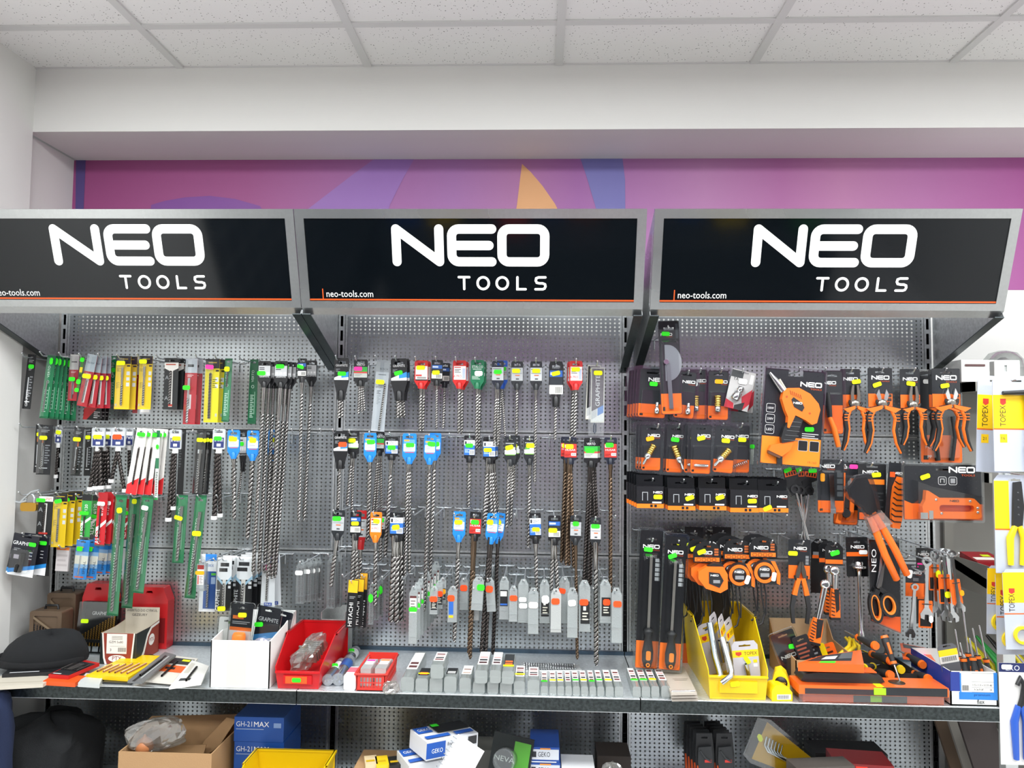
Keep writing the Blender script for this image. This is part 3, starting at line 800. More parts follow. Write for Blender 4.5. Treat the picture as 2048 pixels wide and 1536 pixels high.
def tbox(label, x0, y0, x1, y1, st=None, Y=2.36, hk=None, L=.24, roll=0, tint=None, paper=None, split=.75, back=(), drills=0, hlabel=None):
    """Hanging clear drill box with a holed tab, like those on the lower hooks."""
    cx = (x0 + x1) / 2; w = x1 - x0; h = y1 - y0
    top = (cx, y0); bot = (cx - math.tan(math.radians(roll)) * h, y1)
    r, s, h = hang('hanging_plastic_box', label, 'plastic box', top, bot, Y)
    mt = tint or MILKY
    a = w / 2; t = min(12, h * .13); d = w * .42
    m = MB(s)
    hole = [(2.1 * math.cos(2 * PI * k / 10), -5 + 2.1 * math.sin(2 * PI * k / 10)) for k in range(10)]
    m.plate([(-a * .45, 0), (a * .45, 0), (a * .95, -t), (-a * .95, -t)], -.6, .6, mt, [hole]); m.build('hang_tab', r)
    m = MB(s); z0, z1 = -h, -t
    for yy in (-d, d): m.rect(-a, z0, a, z1, yy, mt)
    m.add([(-a, -d, z0), (-a, d, z0), (-a, d, z1), (-a, -d, z1), (a, -d, z0), (a, d, z0), (a, d, z1), (a, -d, z1)], [(0, 1, 2, 3), (7, 6, 5, 4), (3, 2, 6, 7), (0, 4, 5, 1)], mt)
    zs = -t - (h - t) * split
    for yy in (zs, z0 + 1.2): m.box(-a - .4, a + .4, -d - .5, d + .3, yy - .5, yy + .5, mt)
    body = m.build('box_body', r)
    if drills:
        m = MB(s)
        for k in range(drills):
            x = (k - (drills - 1) / 2) * w / (drills + .6)
            m.flute((x, 0, z1 - 6), (x, 0, z0 + 2), w / (drills + .6) * .38, STEELD, 9, 2, 8)
        m.build('drill_bits' if drills > 1 else 'drill_bit', r)
    if paper:
        m = MB(s); m.M = Matrix.Translation((0, -d - .4, 0)); art(m, w, h, 0, paper); m.build('paper_label', body)
    if st:
        for q in (st if isinstance(st, list) else [st]): sticker(r, s, q[1] - cx, -(q[2] - y0), q[0], q[3] if len(q) > 3 else w * .92, q[4] if len(q) > 4 else 11, q[5] if len(q) > 5 else 0, -d - 1.2)
    for k, (dx, dz, dY, rl) in enumerate(back):
        q = dup(r, r.location + Vector((dx * s, dY, -dz * s)), None, 'one more hanging behind the ' + label, 'behind the ' + label)
        q.rotation_euler = (Matrix.Rotation(math.radians(rl), 3, 'Y') @ r.rotation_euler.to_matrix()).to_euler()
    if hk: hook(hk, hlabel or label, L)
    return r
BLK_P = [('r', .14, .96, .40, .84, '#1b1c1d'), ('r', .38, .62, .5, .58, '#e8e6e0'), ('l', .3, .8, .62, 3, .06, '#d8d4c4')]
WHT_P = [('r', .1, .9, .16, .46, '#eceae6'), ('r', .1, .9, .16, .2, '#5a2a2a'), ('l', .2, .8, .24, 4, .05, '#77706c')]

# styles of the flat cards
def S_GREEN(v=.12): return [('t', 'VERTO', .55, v + .14, 5, '#cfe6d6', 90, 24), ('l', .2, .62, .55, 13, .028, '#bcd8c6'), ('r', .68, .76, .5, .85, '#8fbfa2'), ('t', 'O', .45, .45, 7, '#cfe6d6', 0, 6), ('r', 0, 1, 0, .03, '#0f5a36'), ('r', 0, 1, .97, 1, '#0f5a36')]
S_YELLOW = [('r', 0, 1, 0, .15, '#17181a'), ('r', .2, .8, .05, .065, '#c8a500'), ('r', .74, .97, .17, .2, '#2a2a20'), ('r', .74, .95, .29, .36, '#dfe3e6'), ('r', .74, .95, .40, .46, '#dfe3e6'), ('r', .74, .95, .50, .57, '#dfe3e6'), ('l', .08, .36, .24, 3, .02, '#a08a10'), ('l', .08, .3, .5, 6, .02, '#a08a10'), ('r', .06, .16, .9, .94, '#c6c6b8')]
S_RED = [('r', 0, 1, 0, .33, '#c9c7c4'), ('l', .2, .8, .15, 1, .05, '#3a3a3c'), ('l', .2, .75, .37, 2, .02, '#e7c9c9'), ('r', .42, .6, .5, .86, '#d9d4d2')]
S_ALPEN = lambda c: [('r', 0, 1, 0, .14, '#17181a' if c == 'g' else '#a81c22'), ('t', 'ALPEN', .45, .8, 9, '#f4f6f4', 90, 34), ('p', [(0, .66), (1, .5), (1, .56), (0, .74)], '#f0f2f0'), ('t', '6/120', .62, .34, 6, '#f4f6f4', 90, 20), ('r', 0, 1, .97, 1, '#4a4a4a')]
S_BLK = [('l', .2, .8, .1, 2, .03, '#9da0a2'), ('l', .3, .7, .26, 2, .02, '#c7c9cb'), ('r', .32, .46, .42, .82, '#bfc2c4'), ('l', .55, .9, .4, 8, .05, '#85888b'), ('r', .2, .8, .86, .875, '#e0e2e3')]
# ------------------------------------------------------------------ first bay (beside the white wall)
GCOL, RCOL, YCOL = '#14794a', '#b3242f', '#f0c90f'
Q = 'first bay, '
# row one
fcard('single black carded bit nearest the white wall', (64.6, 709), (57, 821), 17, '#1a1b1d', S_BLK + [('t', 'GRAPHITE', .6, .80, 5, '#e8e8e8', 90, 34)], [(GRN, 65, 734)], 2.40, (44, 706))
fcard('fanned green pouches beside the lone black card', (104, 711), (92, 840), 18, GCOL, S_GREEN(), [(GRN, 107, 723, 0, 7, 15)], 2.37, (80, 703.5), back=((5, 0, .012, -1), (9, 1, .02, -2), (13, 2, .03, -3.5), (18, 3, .045, -4), (23, 4, .06, -5)), name='carded_drill_bit', rough=.22, film=True, drill=(.45, .4, .4, .9, 1.6, STEEL, 0))
fcard('narrow red pouch seen edge-on behind the green pouches', (133, 712), (129, 827), 9, RCOL, S_RED, [(YEL, 131, 767, 0, 6, 8)], 2.43, rough=.25)
fcard('shorter red and pale pouch with green sticker', (150, 709), (148, 804), 19, RCOL, S_RED, [(GRN, 149, 760)], 2.40, (118, 705), rough=.25, film=True, drill=(.5, .55, .5, .95, 1.4, STEEL, 0))
m = fcard('slim strip hung with three green stickers', (167, 713), (157, 786), 6, '#3c6a2c', [('r', 0, 1, .3, .45, '#d6c320'), ('r', .1, .9, .5, .58, '#29281f')], [(GRN, 166, 720, 0, 9, 9), (GRN, 160, 765, 0, 9, 10), (GRN, 157, 782, 0, 9, 8)], 2.37, hole=False, name='sample_strip')
hook((158, 707), 'slim strip with green stickers')
fcard('red and silver pouch tilted in front of others', (186, 709), (167, 815), 21, RCOL, [('r', 0, 1, 0, .33, '#aeb9c0'), ('t', 'factor', .5, .18, 5, '#3a4a58', 0, 15), ('r', .4, .65, .45, .93, '#e6e2e0'), ('l', .2, .75, .37, 2, .02, '#e7c9c9')], [(YEL, 178, 754, 3, 18, 9)], 2.37, (196, 707), back=((6, 1, .012, -4), (11, 2, .024, -8), (15, 2, .036, -11)), rough=.22, film=True, drill=(.5, .5, .5, .92, 1.6, STEEL, 0))
fcard('grey-backed card with red and black foot', (196, 718), (188, 843), 36, '#8d8a88', [('p', [(0, .82), (.7, .7), (1, .55), (1, .85), (.3, 1), (0, 1)], '#b72a2c'), ('p', [(.2, 1), (1, .72), (1, 1)], '#1d1c1d'), ('l', .6, .95, .86, 4, .03, '#dddddd')], None, 2.46, back=((3, 0, .012, -1), (6, 0, .024, -1)))
fcard('green pouch peeping out behind a yellow card', (229, 712), (227, 811), 13, GCOL, S_GREEN(), [(GRN, 229, 741, 0, 8, 9)], 2.44, rough=.25)
fcard('first yellow card with steel drill, top row', (248, 712), (247, 821), 31, YCOL, S_YELLOW, [(YEL, 246, 727, 0, 18, 9)], 2.38, (234, 708), back=((6, 0, .02, 0),), drill=(.5, .22, .5, .93, 2.3, STEEL, 0), film=True)
fcard('grey and red pouch squeezed between yellow cards', (275, 712), (274, 829), 10, '#a82632', S_RED, None, 2.43, rough=.25)
fcard('second yellow card with steel drill, top row', (293, 712), (292, 821), 27, YCOL, S_YELLOW, [(YEL, 290, 724, 0, 16, 9)], 2.38, (274, 707), drill=(.45, .2, .45, .93, 2.3, STEEL, 0), film=True)
fcard('white-footed clear card behind the second yellow card', (294, 720), (294, 830), 22, '#c9ccd0', [('r', .1, .9, .9, .97, '#f2f2f0')], None, 2.42)
fcard('black card with a white slanted top and drill', (344, 716), (344, 821), 29, '#1a1c1d', [('p', [(0, .09), (1, .09), (1, .2), (.62, .25), (.62, .95), (.36, .95), (.36, .25), (0, .2)], '#dcd9d2'), ('r', .1, .8, .115, .14, '#b0503c'), ('t', 'A', .2, .42, 8, '#8d9092', 0, 8), ('t', 'A', .2, .82, 8, '#8d9092', 0, 8), ('r', .36, .64, .9, .94, '#b23a2e')], None, 2.38, (312, 708), back=((5, 0, .02, 0), (9, 0, .04, 0)), drill=(.5, .25, .48, .9, 2.6, STEEL, 1))
fcard('red and silver pouch with green sticker and drill', (384, 717), (382, 851), 25, RCOL, [('r', 0, 1, 0, .22, '#bcc2c9'), ('r', .2, .7, .09, .13, '#2f3338'), ('l', .2, .7, .25, 2, .02, '#e7c9c9'), ('r', .36, .6, .55, .77, '#d6d2d0')], [(GRN, 378, 777, 0, 15, 9)], 2.375, (351, 708), back=((5, 0, .02, 0),), rough=.22, film=True, drill=(.42, .3, .38, .98, 2.6, CHROME, 0))
fcard('bright yellow card with pink sticker', (426, 718), (425, 847), 29, '#f2e01a', S_YELLOW[:5] + [('l', .55, .85, .32, 5, .03, '#6e6a14'), ('r', .8, .94, .86, .91, '#c9c9b6')], [(MAG, 423, 735, -5, 17, 9)], 2.375, (390, 708), back=((6, 0, .02, 0),), drill=(.42, .22, .42, .94, 2.8, STEELD, 1), film=True)
fcard('green pouch with square yellow sticker, top row', (458, 717), (454, 846), 15, GCOL, S_GREEN(), [(YEL, 457, 739, 0, 11, 10)], 2.38, (429, 709), rough=.22, film=True, drill=(.5, .2, .45, .45, 1.8, STEELD, 0))
fcard('green pouch half hidden by long drill bits', (509, 719), (507, 850), 17, '#12603c', S_GREEN(), None, 2.46, (478, 711), rough=.25)
dcard('long drill bits with green sticker, first black holder pair', (530, 722), (530, 776), 26, 'hex', '#17181a', 'graphite2', (GRN, 524, 747), [(518, 1150, 3.4, .17)], 2.36, (518, 717), back=((6, 1, .016, -.3), (12, 1, .03, -.6), (18, 0, .046, -1)), hlabel='first bunch of very long drill bits')
dcard('long drill bits with green sticker, second black holder pair', (563, 722), (563, 777), 27, 'hex', '#17181a', 'graphite2', (GRN, 561, 733), [(547, 1160, 3.6, .2)], 2.36, (558, 719), back=((6, 1, .016, .2), (12, 1, .03, .5)), hlabel='second bunch of very long drill bits')
dcard('long drill bit with white barcode foot and tilted sticker', (605, 717), (605, 766), 18, 'block', '#17181a', 'bosch', (GRN, 602, 734, -18, 14, 7), [(606, 1044, 3.2, .12)], 2.37, (598, 714))
dcard('long drill bit in dark grey-labelled holder, end of row', (624, 721), (624, 774), 21, 'hex', '#17181a', 'graphite2', None, [(616, 1042, 3.2, .17)], 2.43)
# row two
fcard('twin black cards with yellow stickers, front one', (92, 850), (90, 951), 29, '#17181a', S_BLK + [('r', .3, .42, .28, .36, '#b6683c')], [(YEL, 92, 876, 0, 16, 8)], 2.37, (38.5, 847), drill=(.4, .36, .4, .9, 2, STEEL, 0), film=True)
fcard('twin black cards with yellow stickers, rear one', (79, 849), (78, 947), 14, '#17181a', S_BLK + [('r', .3, .5, .28, .36, '#b6683c')], [(YEL, 80, 869, 0, 9, 8)], 2.40, (77, 849))
dcard('grey-framed bit behind the twin black cards', (119, 852), (118, 888), 14, 'frame', '#a3a7ab', 'navy', (YEL, 119, 865, -10, 11, 8), [(116, 957, 2.6, .1)], 2.43, (117, 852), bm=STEELD, cap=True, hlabel='grey-framed bit beside black cards')
fcard('black card with copper-headed drill and yellow sticker', (159, 854), (154, 953), 20, '#17181a', S_BLK + [('r', .45, .62, .3, .4, '#b0623a')], [(YEL, 159, 879, 0, 16, 8)], 2.37, (154, 853.5), drill=(.6, .45, .55, .95, 2.2, STEELD, 0), film=True)
fcard('slim black card behind the grey-framed bits', (179, 855), (178, 953), 14, '#17181a', S_BLK, [(YEL, 178, 875, 0, 11, 8)], 2.42)
dcard('grey-framed dark bit with yellow sticker', (198, 855.5), (198, 895), 28, 'frame', '#b3b7ba', 'navy', (YEL, 197, 874, 0, 18, 8.5), [(185, 982, 4, .06), (196, 980, 4, .06), (207, 979, 4, .06)], 2.37, (192, 855.6), bm=STEELD, cap=True, back=((5, 0, .03, 0),))
dcard('grey-framed dark bit with red-orange sticker', (238, 855.5), (238, 895), 30, 'frame', '#b3b7ba', 'navy', (ORG, 236, 874, 0, 19, 10), [(255, 985, 3.4, .06), (226, 966, 3.6, .06)], 2.37, (231, 855.6), bm=STEELD, cap=True)
dcard('grey-framed bit without sticker beside white cards', (260, 856), (260, 893), 17, 'frame', '#a3a7ab', 'navy', None, [(262, 960, 3, .06)], 2.41, None, bm=STEELD, cap=True)
WR = [('p', [(0, .86), (1, .74), (1, 1), (0, 1)], '#d8262b'), ('l', .3, .8, .12, 2, .015, '#b5b2ac'), ('r', .44, .6, .28, .3, '#77746f')]
fcard('white cards with red feet and green sticker', (285, 857), (266, 990), 22, '#efece6', WR, [(GRN, 286, 869, 0, 17, 8)], 2.36, (269, 857), back=((7, 0, .012, -1.5), (16, 1, .024, -3), (22, 1, .036, -4), (27, 1, .048, -5)), drill=(.55, .3, .55, .85, 1.8, STEELD, 0))
fcard('thin green and white tube beside the white cards', (317, 861), (317, 1001), 7, '#cfd6d0', [('r', 0, 1, 0, .1, '#1d6a42'), ('r', 0, 1, .4, .55, '#2a6f4b'), ('l', .2, .8, .6, 14, .025, '#2d3a33'), ('r', 0, 1, .97, 1, '#39c05a')], [(GRN, 317, 894, 0, 6, 9)], 2.38, (305, 858))
dcard('grey-framed dark bit with yellow sticker, middle of row two', (352, 859), (352, 899), 25, 'frame', '#b3b7ba', 'navy', (YEL, 354.5, 877, 0, 17, 8.5), [(343, 1043, 4.2, .04), (352, 1020, 3.4, .04)], 2.37, (346, 859), bm=STEELD, cap=True, hlabel='grey-framed bit with yellow sticker mid-row')
fcard('dark tube pack behind the mid-row grey-framed bit', (366, 860), (364, 990), 13, '#191a1c', [('l', .1, .5, .2, 10, .04, '#55585a')], None, 2.43)
fcard('long black pouch with yellow stickers', (404, 861), (398, 990), 20, '#17181a', [('l', .3, .5, .45, 12, .035, '#b9bcbd'), ('r', .25, .7, .3, .36, '#cdd0d1')], [(YEL, 404, 880, 0, 13, 8), (YEL, 414, 881, 0, 6, 8)], 2.37, (386, 860), drill=(.6, .3, .5, .98, 2.6, STEEL, 0), film=True, back=((7, 0, .02, 0),))
dcard('grey-framed bit with green sticker', (439, 858), (439, 899), 26, 'frame', '#b9bdc0', 'navy', (GRN, 437, 877, 0, 16, 8.5), [(434, 1039, 4.4, .06), (446, 1034, 3.6, .06)], 2.37, (430, 858), bm=STEELD, cap=True)
dcard('blue carded bit, first of three blue ones', (468, 860), (469, 918), 25, 'hex', '#1f7fd0', 'blue', (YEL, 467, 878.5, 0, 17, 9), [(474, 1039, 3.8, .24)], 2.37, (464.6, 860), hlabel='first blue carded bit')
dcard('black tapered bit hidden between blue cards', (487, 859), (488, 944), 15, 'long', '#17181a', 'graphite2', (GRN, 485, 888, 0, 8, 8), [(480, 1000, 2.2, .3)], 2.44)
dcard('blue carded bit, second of three blue ones', (507, 861), (507, 922), 25, 'hex', '#1f7fd0', 'blue', (YEL, 507, 881, 0, 14, 10), [(501, 1078, 4.2, .13)], 2.37, (504, 863), hlabel='second blue carded bit')
dcard('blue carded bit, third one partly behind long bits', (547, 860), (546, 922), 19, 'hex', '#1f7fd0', 'blue', (YEL, 546, 880, 0, 12, 9), [(540, 1109, 3.8, .1)], 2.42, (544, 862), hlabel='third blue carded bit')
for q, w in (((583, 858), 'beside the long drill bits, first empty one'), ((640, 858), 'near the post, second row')):
    hook(q, '', .2, 'empty steel peg hook ' + w)
# row three
m = MB(.0016)
r = thing('brass_padlock', 'brass padlock hanging beside the white wall', 'padlock', at(60, 1005, 2.40))
m.plate(rrect(-16, -17, 17, 0, 5), -6, 6, GOLD); m.build('lock_body', r, bevel=.0015)
m = MB(.0016); m.tube([(-9, 0, -1), (-9, 0, 9), (-6, 0, 15), (0, 0, 18), (6, 0, 15), (9, 0, 9), (9, 0, -1)], 2.3, WIRE, 8); m.build('shackle', r)
m = MB(.0016); m.tube([(-28, -4, 2), (-18, -4, 0), (-4, -4, 4)], 2.6, WIRE, 8); m.tube([(-18, -3, 2), (4, -3, 22), (20, -3, 26)], 2.2, WIRE, 8); m.build('chain_clip', r)
hook((37.5, 984), 'brass padlock')
fcard('black card with white top and red foot', (93, 991), (90, 1070), 31, '#191a1b', [('r', .02, .98, .02, .15, '#e9e6e2'), ('t', 'smart', .68, .12, 6, '#c03a30', 0, 13), ('r', .42, .62, .2, .94, '#dddbd6'), ('t', 'A', .2, .42, 9, '#8d9092', 0, 9), ('t', 'A', .2, .78, 9, '#8d9092', 0, 9), ('r', .18, .78, .94, .985, '#c2372e')], [(GRN, 86, 1000, 0, 19, 7.5)], 2.37, (77, 984), drill=(.52, .22, .5, .92, 2, STEELD, 1))
fcard('yellow cards in third row, front one', (122, 987), (120, 1095), 29, YCOL, S_YELLOW, [(GRN, 121, 1002, 12, 15, 8)], 2.37, (112.5, 985), back=((8, -1, .02, 0), (15, -2, .04, 0)), drill=(.48, .28, .46, .9, 2, STEEL, 0), film=True)
fcard('green and black card beside the red twins, front one', (175, 989), (173, 1077), 20, '#2f9a3e', S_ALPEN('g'), [(GRN, 173, 1026, 0, 19, 7)], 2.37, (152, 988), drill=(.4, .5, .4, .95, 1.6, STEELD, 0))
fcard('green and black card beside the red twins, rear one', (193, 990), (192, 1072), 15, '#2c8a3a', S_ALPEN('g'), [(GRN, 191, 1033, -12, 12, 7)], 2.43, (192, 986))
fcard('red card with white stripe, front twin', (207, 985), (203, 1093), 20, '#c41f28', S_ALPEN('r'), [(WST, 206, 1007, 0, 16, 8)], 2.37, (193, 988.5), back=((5, 0, .02, 0),), hlabel='front red twin card', drill=(.4, .3, .4, .9, 1.5, STEELD, 0))
fcard('red card with white stripe, rear twin', (226, 988), (220, 1088), 17, '#c41f28', S_ALPEN('r'), [(WST, 224, 1001, 0, 13, 8)], 2.42, (226, 985.5), hlabel='rear red twin card')
for lab, tp, bt, w, st, hk, Y in (
  ('longest green pouch reaching down to the paper box', (243, 990), (234, 1231), 23, [(YEL, 245, 1020, 8, 11, 11)], (232, 987), 2.35),
  ('darker long green pouch, second of the long ones', (270, 992), (262, 1216), 22, [(YEL, 274, 1002, 0, 10, 10)], (262, 988), 2.42),
  ('broad green pouch with white sticker', (296, 992), (282, 1186), 24, [(WST, 295, 1015, -8, 14, 9)], (305, 989), 2.37),
  ('green pouch with tilted yellow sticker, third row', (365, 990), (360, 1126), 23, [(YEL, 362.5, 1035, -14, 17, 8)], (355, 990), 2.38),
  ('long green pouch with big yellow sticker, third row', (403, 990), (386, 1196), 22, [(YEL, 399.6, 1066, 2, 18, 10)], (395, 990), 2.38)):
    fcard(lab, tp, bt, w, '#157a48', [('t', 'VERTO', .52, .3, 6, '#d4e6da', 90, 30), ('t', 'O', .5, .38, 9, '#d4e6da', 0, 9), ('t', 'O', .42, .44, 7, '#d4e6da', 0, 7), ('l', .25, .6, .48, 14, .022, '#c3dccb'), ('r', .66, .72, .42, .8, '#8fbfa2'), ('r', 0, 1, 0, .02, '#0f5a36'), ('r', 0, 1, .985, 1, '#0f5a36')], st, Y, hk, rough=.2, film=True, drill=(.62, .16, .5, .96, 3.2, STEEL, 0.0))
hook((433, 990), '', .2, 'empty steel peg hook beside the long green pouches')
fcard('red slim pouch behind the long green pouches', (255, 998), (255, 1080), 11, '#a92530', S_ALPEN('r'), [(GRN, 256, 1026, 0, 6, 8)], 2.47)
# row four and low
r = fcard('clear blister of black bits with blue stripe beside wall', (54, 1070), (43, 1152), 54, '#1c1d26', [('t', 'GRAPHITE', .42, .26, 7.5, '#f0f0f0', 0, 42), ('l', .1, .35, .34, 2, .04, '#a6a8ac'), ('p', [(0, .86), (1, .7), (1, .8), (0, .96)], '#2a8ad6'), ('p', [(0, .96), (1, .8), (1, 1), (0, 1)], '#f0f1f2'), ('l', .72, .84, .4, 6, .04, '#d0d2d4'), ('r', .14, .34, .5, .6, '#b2aab4')], [(GRN, 68, 1089, 0, 15, 8)], 2.33, (45, 1066), L=.23, name='blister_pack', cat='blister pack', back=((-8, 2, .02, 3), (6, 1, .035, -3)), hlabel='blister with blue stripe')
m = MB(pxm(2.33)); shell(m, rrect(-22, -76, 22, -26, 6), .92, -.5, -11, CLEAR); m.build('clear_tray', r)
m = MB(pxm(2.33)); m.tube([(2, -5, -36), (2, -5, -56), (-2, -5, -60), (-3, -5, -74)], [5, 5, 8, 7], BLACKG, 10); m.build('bit_holder', r)
fcard('black card with white icons behind the blue-striped blister', (88, 1090), (88, 1152), 25, '#17181a', [('r', .35, .75, .1 + .17 * k, .22 + .17 * k, '#b9bbbd') for k in range(5)], [(YEL, 84, 1093, 0, 8, 8)], 2.43, (90, 1071))
fcard('orange-topped clear packs below the yellow cards', (128, 1094), (126, 1142), 26, '#c9c3c2', [('r', 0, 1, 0, .12, '#e0761e'), ('l', .1, .9, .3, 3, .2, '#b7b0b0')], None, 2.40, (118, 1091), thick=5)
BS = [('r', 0, 1, .3, .4, '#8fb6da'), ('r', 0, 1, .4, .62, '#e6e2d2'), ('r', 0, 1, .62, .72, '#8fb6da'), ('r', .1, .8, .93, .97, '#c95a3a'), ('t', 'SPIRAL', .86, .7, 5, '#3c444c', 90, 26), ('r', .05, .6, .17, .2, '#e7a23c')]
fcard('sky blue packs, front pair with green sticker', (167, 1080), (162, 1158), 27, '#2b86d2', BS, [(GRN, 163, 1097, 0, 12, 9)], 2.36, (158, 1079), drill=(.46, .4, .4, .9, 1.4, CHROME, 0), film=True, back=((11, 3, .025, 0),))
fcard('sky blue packs, rear pair behind the red twins', (203, 1077), (198, 1148), 32, '#2b86d2', BS, [(GRN, 192, 1092, 0, 6, 9)], 2.43, (196, 1078), back=((9, 2, .02, 0),))
tbox('clear tube with red-white label over the blue card', 397, 1119, 413.5, 1180, (AMB, 404, 1144, 18, 7.5), 2.33, (400, 1120), .25, 0, CLEARC, [('r', .1, .9, .16, .8, '#eeebe6'), ('r', .1, .9, .16, .3, '#8a2a26'), ('r', .15, .3, .5, .78, '#b3342c'), ('l', .35, .8, .52, 5, .05, '#77706c')], hlabel='clear tube with red-white label')
fcard('white and blue card with small bit', (418, 1108), (417, 1222), 33, '#e8eaec', [('r', .3, 1, 0, .12, '#2a80d0'), ('t', 'CARBIDE', .5, .22, 5, '#2a6ab0', 0, 22), ('r', .25, 1, .3, .95, '#1f4f96'), ('r', .7, .98, .33, .37, '#5ac03c'), ('r', .7, .96, .4, .52, '#9fb6d6')], None, 2.39, (427, 1117), L=.25, drill=(.55, .52, .53, .92, 2.2, STEEL, 1), film=True)
GS = [('r', 0, 1, 0, .42, '#e9ebec'), ('r', .2, .8, .1, .17, '#2a2c2e'), ('r', .12, .7, .2, .27, '#1a1b1d'), ('p', [(0, .34), (.5, .5), (1, .34), (1, .4), (.5, .56), (0, .4)], '#9dc2d8'), ('r', .38, .62, .42, .97, '#d9d6ce'), ('t', 'GRAPHITE', .2, .8, 7.5, '#f4f4f4', 90, 42), ('r', .78, .96, .45, .5, '#d6d8da'), ('r', .78, .96, .53, .58, '#d6d8da')]
fcard('black and white card with yellow sticker at its foot', (450.5, 1115), (450, 1220), 29, '#121315', GS, [(YEL, 449, 1214.5, 3, 16, 9)], 2.37, (444, 1116), L=.22, drill=(.5, .48, .5, .93, 2.4, STEEL, 1), film=True, back=((5, -2, .02, 0),))
fcard('black and white card behind the white box, no sticker', (489, 1113), (488, 1222), 36, '#121315', GS, None, 2.39, (478, 1114), L=.2, drill=(.52, .48, .45, .95, 2.6, STEEL, 1), film=True, back=((6, -2, .02, 0), (10, -4, .04, 0)))
fcard('white card with navy logo plate and pink sticker', (538, 1111), (538, 1212), 25, '#eceef0', [('r', .1, .9, .02, .16, '#2b3a86'), ('l', .2, .8, .06, 1, .03, '#e8eaf4'), ('r', .2, .85, .92, .99, '#2f4fa8'), ('t', 'TILE', .52, .975, 4, '#f4f6fa', 0, 12)], [(MAG, 537, 1134, 3, 15, 9)], 2.40, (525, 1124), L=.22, drill=(.45, .42, .42, .88, 2.2, STEEL, 1), film=True, back=((5, 0, .02, -2),), taper=1.15)
tbox('clear boxes of flat wood bits, free-hanging group', 595, 1119, 611, 1205, (WST, 601, 1144, 15, 9), 2.35, (600, 1123), .22, 0, CLEARC, None, .8, ((9, 1, .03, 0), (14, 3, .06, 0), (18, 5, .09, 0)), 2)
tbox('clear box with yellow ring behind the post-side bit', 657, 1108, 674, 1214, None, 2.40, (656, 1108), .22, 0, CLEARC, None, .8, ((6, 1, .03, 0),), 2)
# ------------------------------------------------------------------ middle bay
M1, M2, M3 = "in middle bay's top row", "in middle bay's second row", "in middle bay's third row"
BK, RD, BL, GY = '#17181a', '#c8231f', '#1f7fd0', '#24272a'
# top row
dcard('first long black holder with blue-white corner ' + M1, (684, 716), (684, 801), 30, 'long', BK, 'graphite', (GRN, 685, 748), [(680, 838, 3.2, .1), (686, 836, 3, .3)], 2.38, (671, 711), hlabel='first blue-cornered black holder, top row')
dcard('holder with pink sticker over a green and red label', (722, 719), (722, 773), 28, 'block', BK, 'verto', (MAG, 717, 738), [(719, 829, 2.5, .25), (725, 826, 2.3, .25), (730, 822, 2.3, .25)], 2.38, (710, 712), hlabel='green-red labelled bit with pink sticker')
fcard('grey pouch with a slanted thin bit and yellow sticker', (767, 720), (758, 864), 27, '#b5bac0', [('r', 0, 1, 0, .17, '#8f9499'), ('t', 'BOSCH', .6, .14, 4, '#33373b', 0, 16), ('l', .2, .8, .2, 1, .03, '#74797e'), ('t', 'SDS plus', .36, .4, 3.6, '#33373b', 0, 15), ('l', .2, .5, .43, 3, .02, '#5c6064'), ('l', .22, .5, .5, 6, .022, '#8d9398')], [(YEL, 762.5, 765, 0, 17, 9)], 2.37, (750, 711), drill=(.8, .32, .6, .98, 2.2, STEEL, 1), film=True, rough=.25)
dcard('second long holder with blue-white corner ' + M1, (798, 717), (800, 802), 33, 'long', BK, 'graphite', (GRN, 797, 746.5, 12), [(797, 837, 3, .1), (803, 836, 2.8, .3)], 2.38, (790, 712), back=((3, 0, .02, -1),), hlabel='second blue-cornered black holder, top row')
dcard('red holder with yellow sticker, first in the top row', (843, 721), (843, 778), 27, 'hex', RD, 'red', (YEL, 842, 735.6), [(842, 864, 3, .26)], 2.38, (830, 713), back=((3, 0, .03, 0),))
dcard('black and blue holder with white foot, before dark twin', (875, 720), (874, 772), 23, 'block', BK, 'bosch', (YEL, 873, 745.6, 4), [(875, 859, 2.3, .2)], 2.38, (871, 713), hlabel='black-blue holder with white foot')
dcard('dark blue holder half hidden behind the white-footed one', (891, 726), (890, 776), 19, 'block', '#15181f', 'bosch', None, [(888, 858, 2.4, .2)], 2.44)
dcard('red holder without sticker in the top row', (919.5, 721), (919.5, 778), 27, 'hex', RD, 'apro', None, [(919, 868, 3, .18)], 2.38, (911, 714), back=((3, 1, .03, -.5),))
dcard('green holder with white sticker', (955.5, 720), (955, 778), 27, 'hex', '#17704a', 'stalco', (WST, 958, 747, 0, 16, 10), [(955, 897, 3.1, .18)], 2.38, (950, 715), back=((3, 1, .03, 0),))
dcard('dark grey-labelled holder with blue one behind, green sticker', (996, 722), (996, 779), 24, 'hex', '#1a1f2c', 'grey', (GRN, 996, 744), [(990, 893, 2.8, .25), (997, 893, 2.8, .25)], 2.37, (992, 716), hlabel='grey-labelled holder with blue neighbour')
dcard('bright blue holder edge behind a dark one, thin splayed bit', (1005, 721), (1005, 778), 21, 'hex', '#1d55b8', 'grey', (GRN, 1010, 738, 0, 5, 8), [(1012, 874, 2, .15), (999, 885, 2.4, .25)], 2.43)
for k, (x, nm) in enumerate(((1034.5, 'darker'), (1072.5, 'paler'))):
    dcard('%s grey-labelled bit with yellow sticker ' % nm + M1, (x, 723), (x, 780), 24, 'hex', GY, 'grey' if k == 0 else 'greyl', (YEL, x - 2 + k * 2, 742), [(x - .5 - k, (871, 965)[k], 2.7, .17)], 2.38, ((1031, 715), (1072, 716))[k])
dcard('forked black holder with blue label and yellow sticker', (1112.5, 723), (1112.5, 814), 29, 'fork', BK, 'bosch', (YEL, 1112, 747, 14), [(1111, 880, 2.8, .14)], 2.38, (1112, 717))
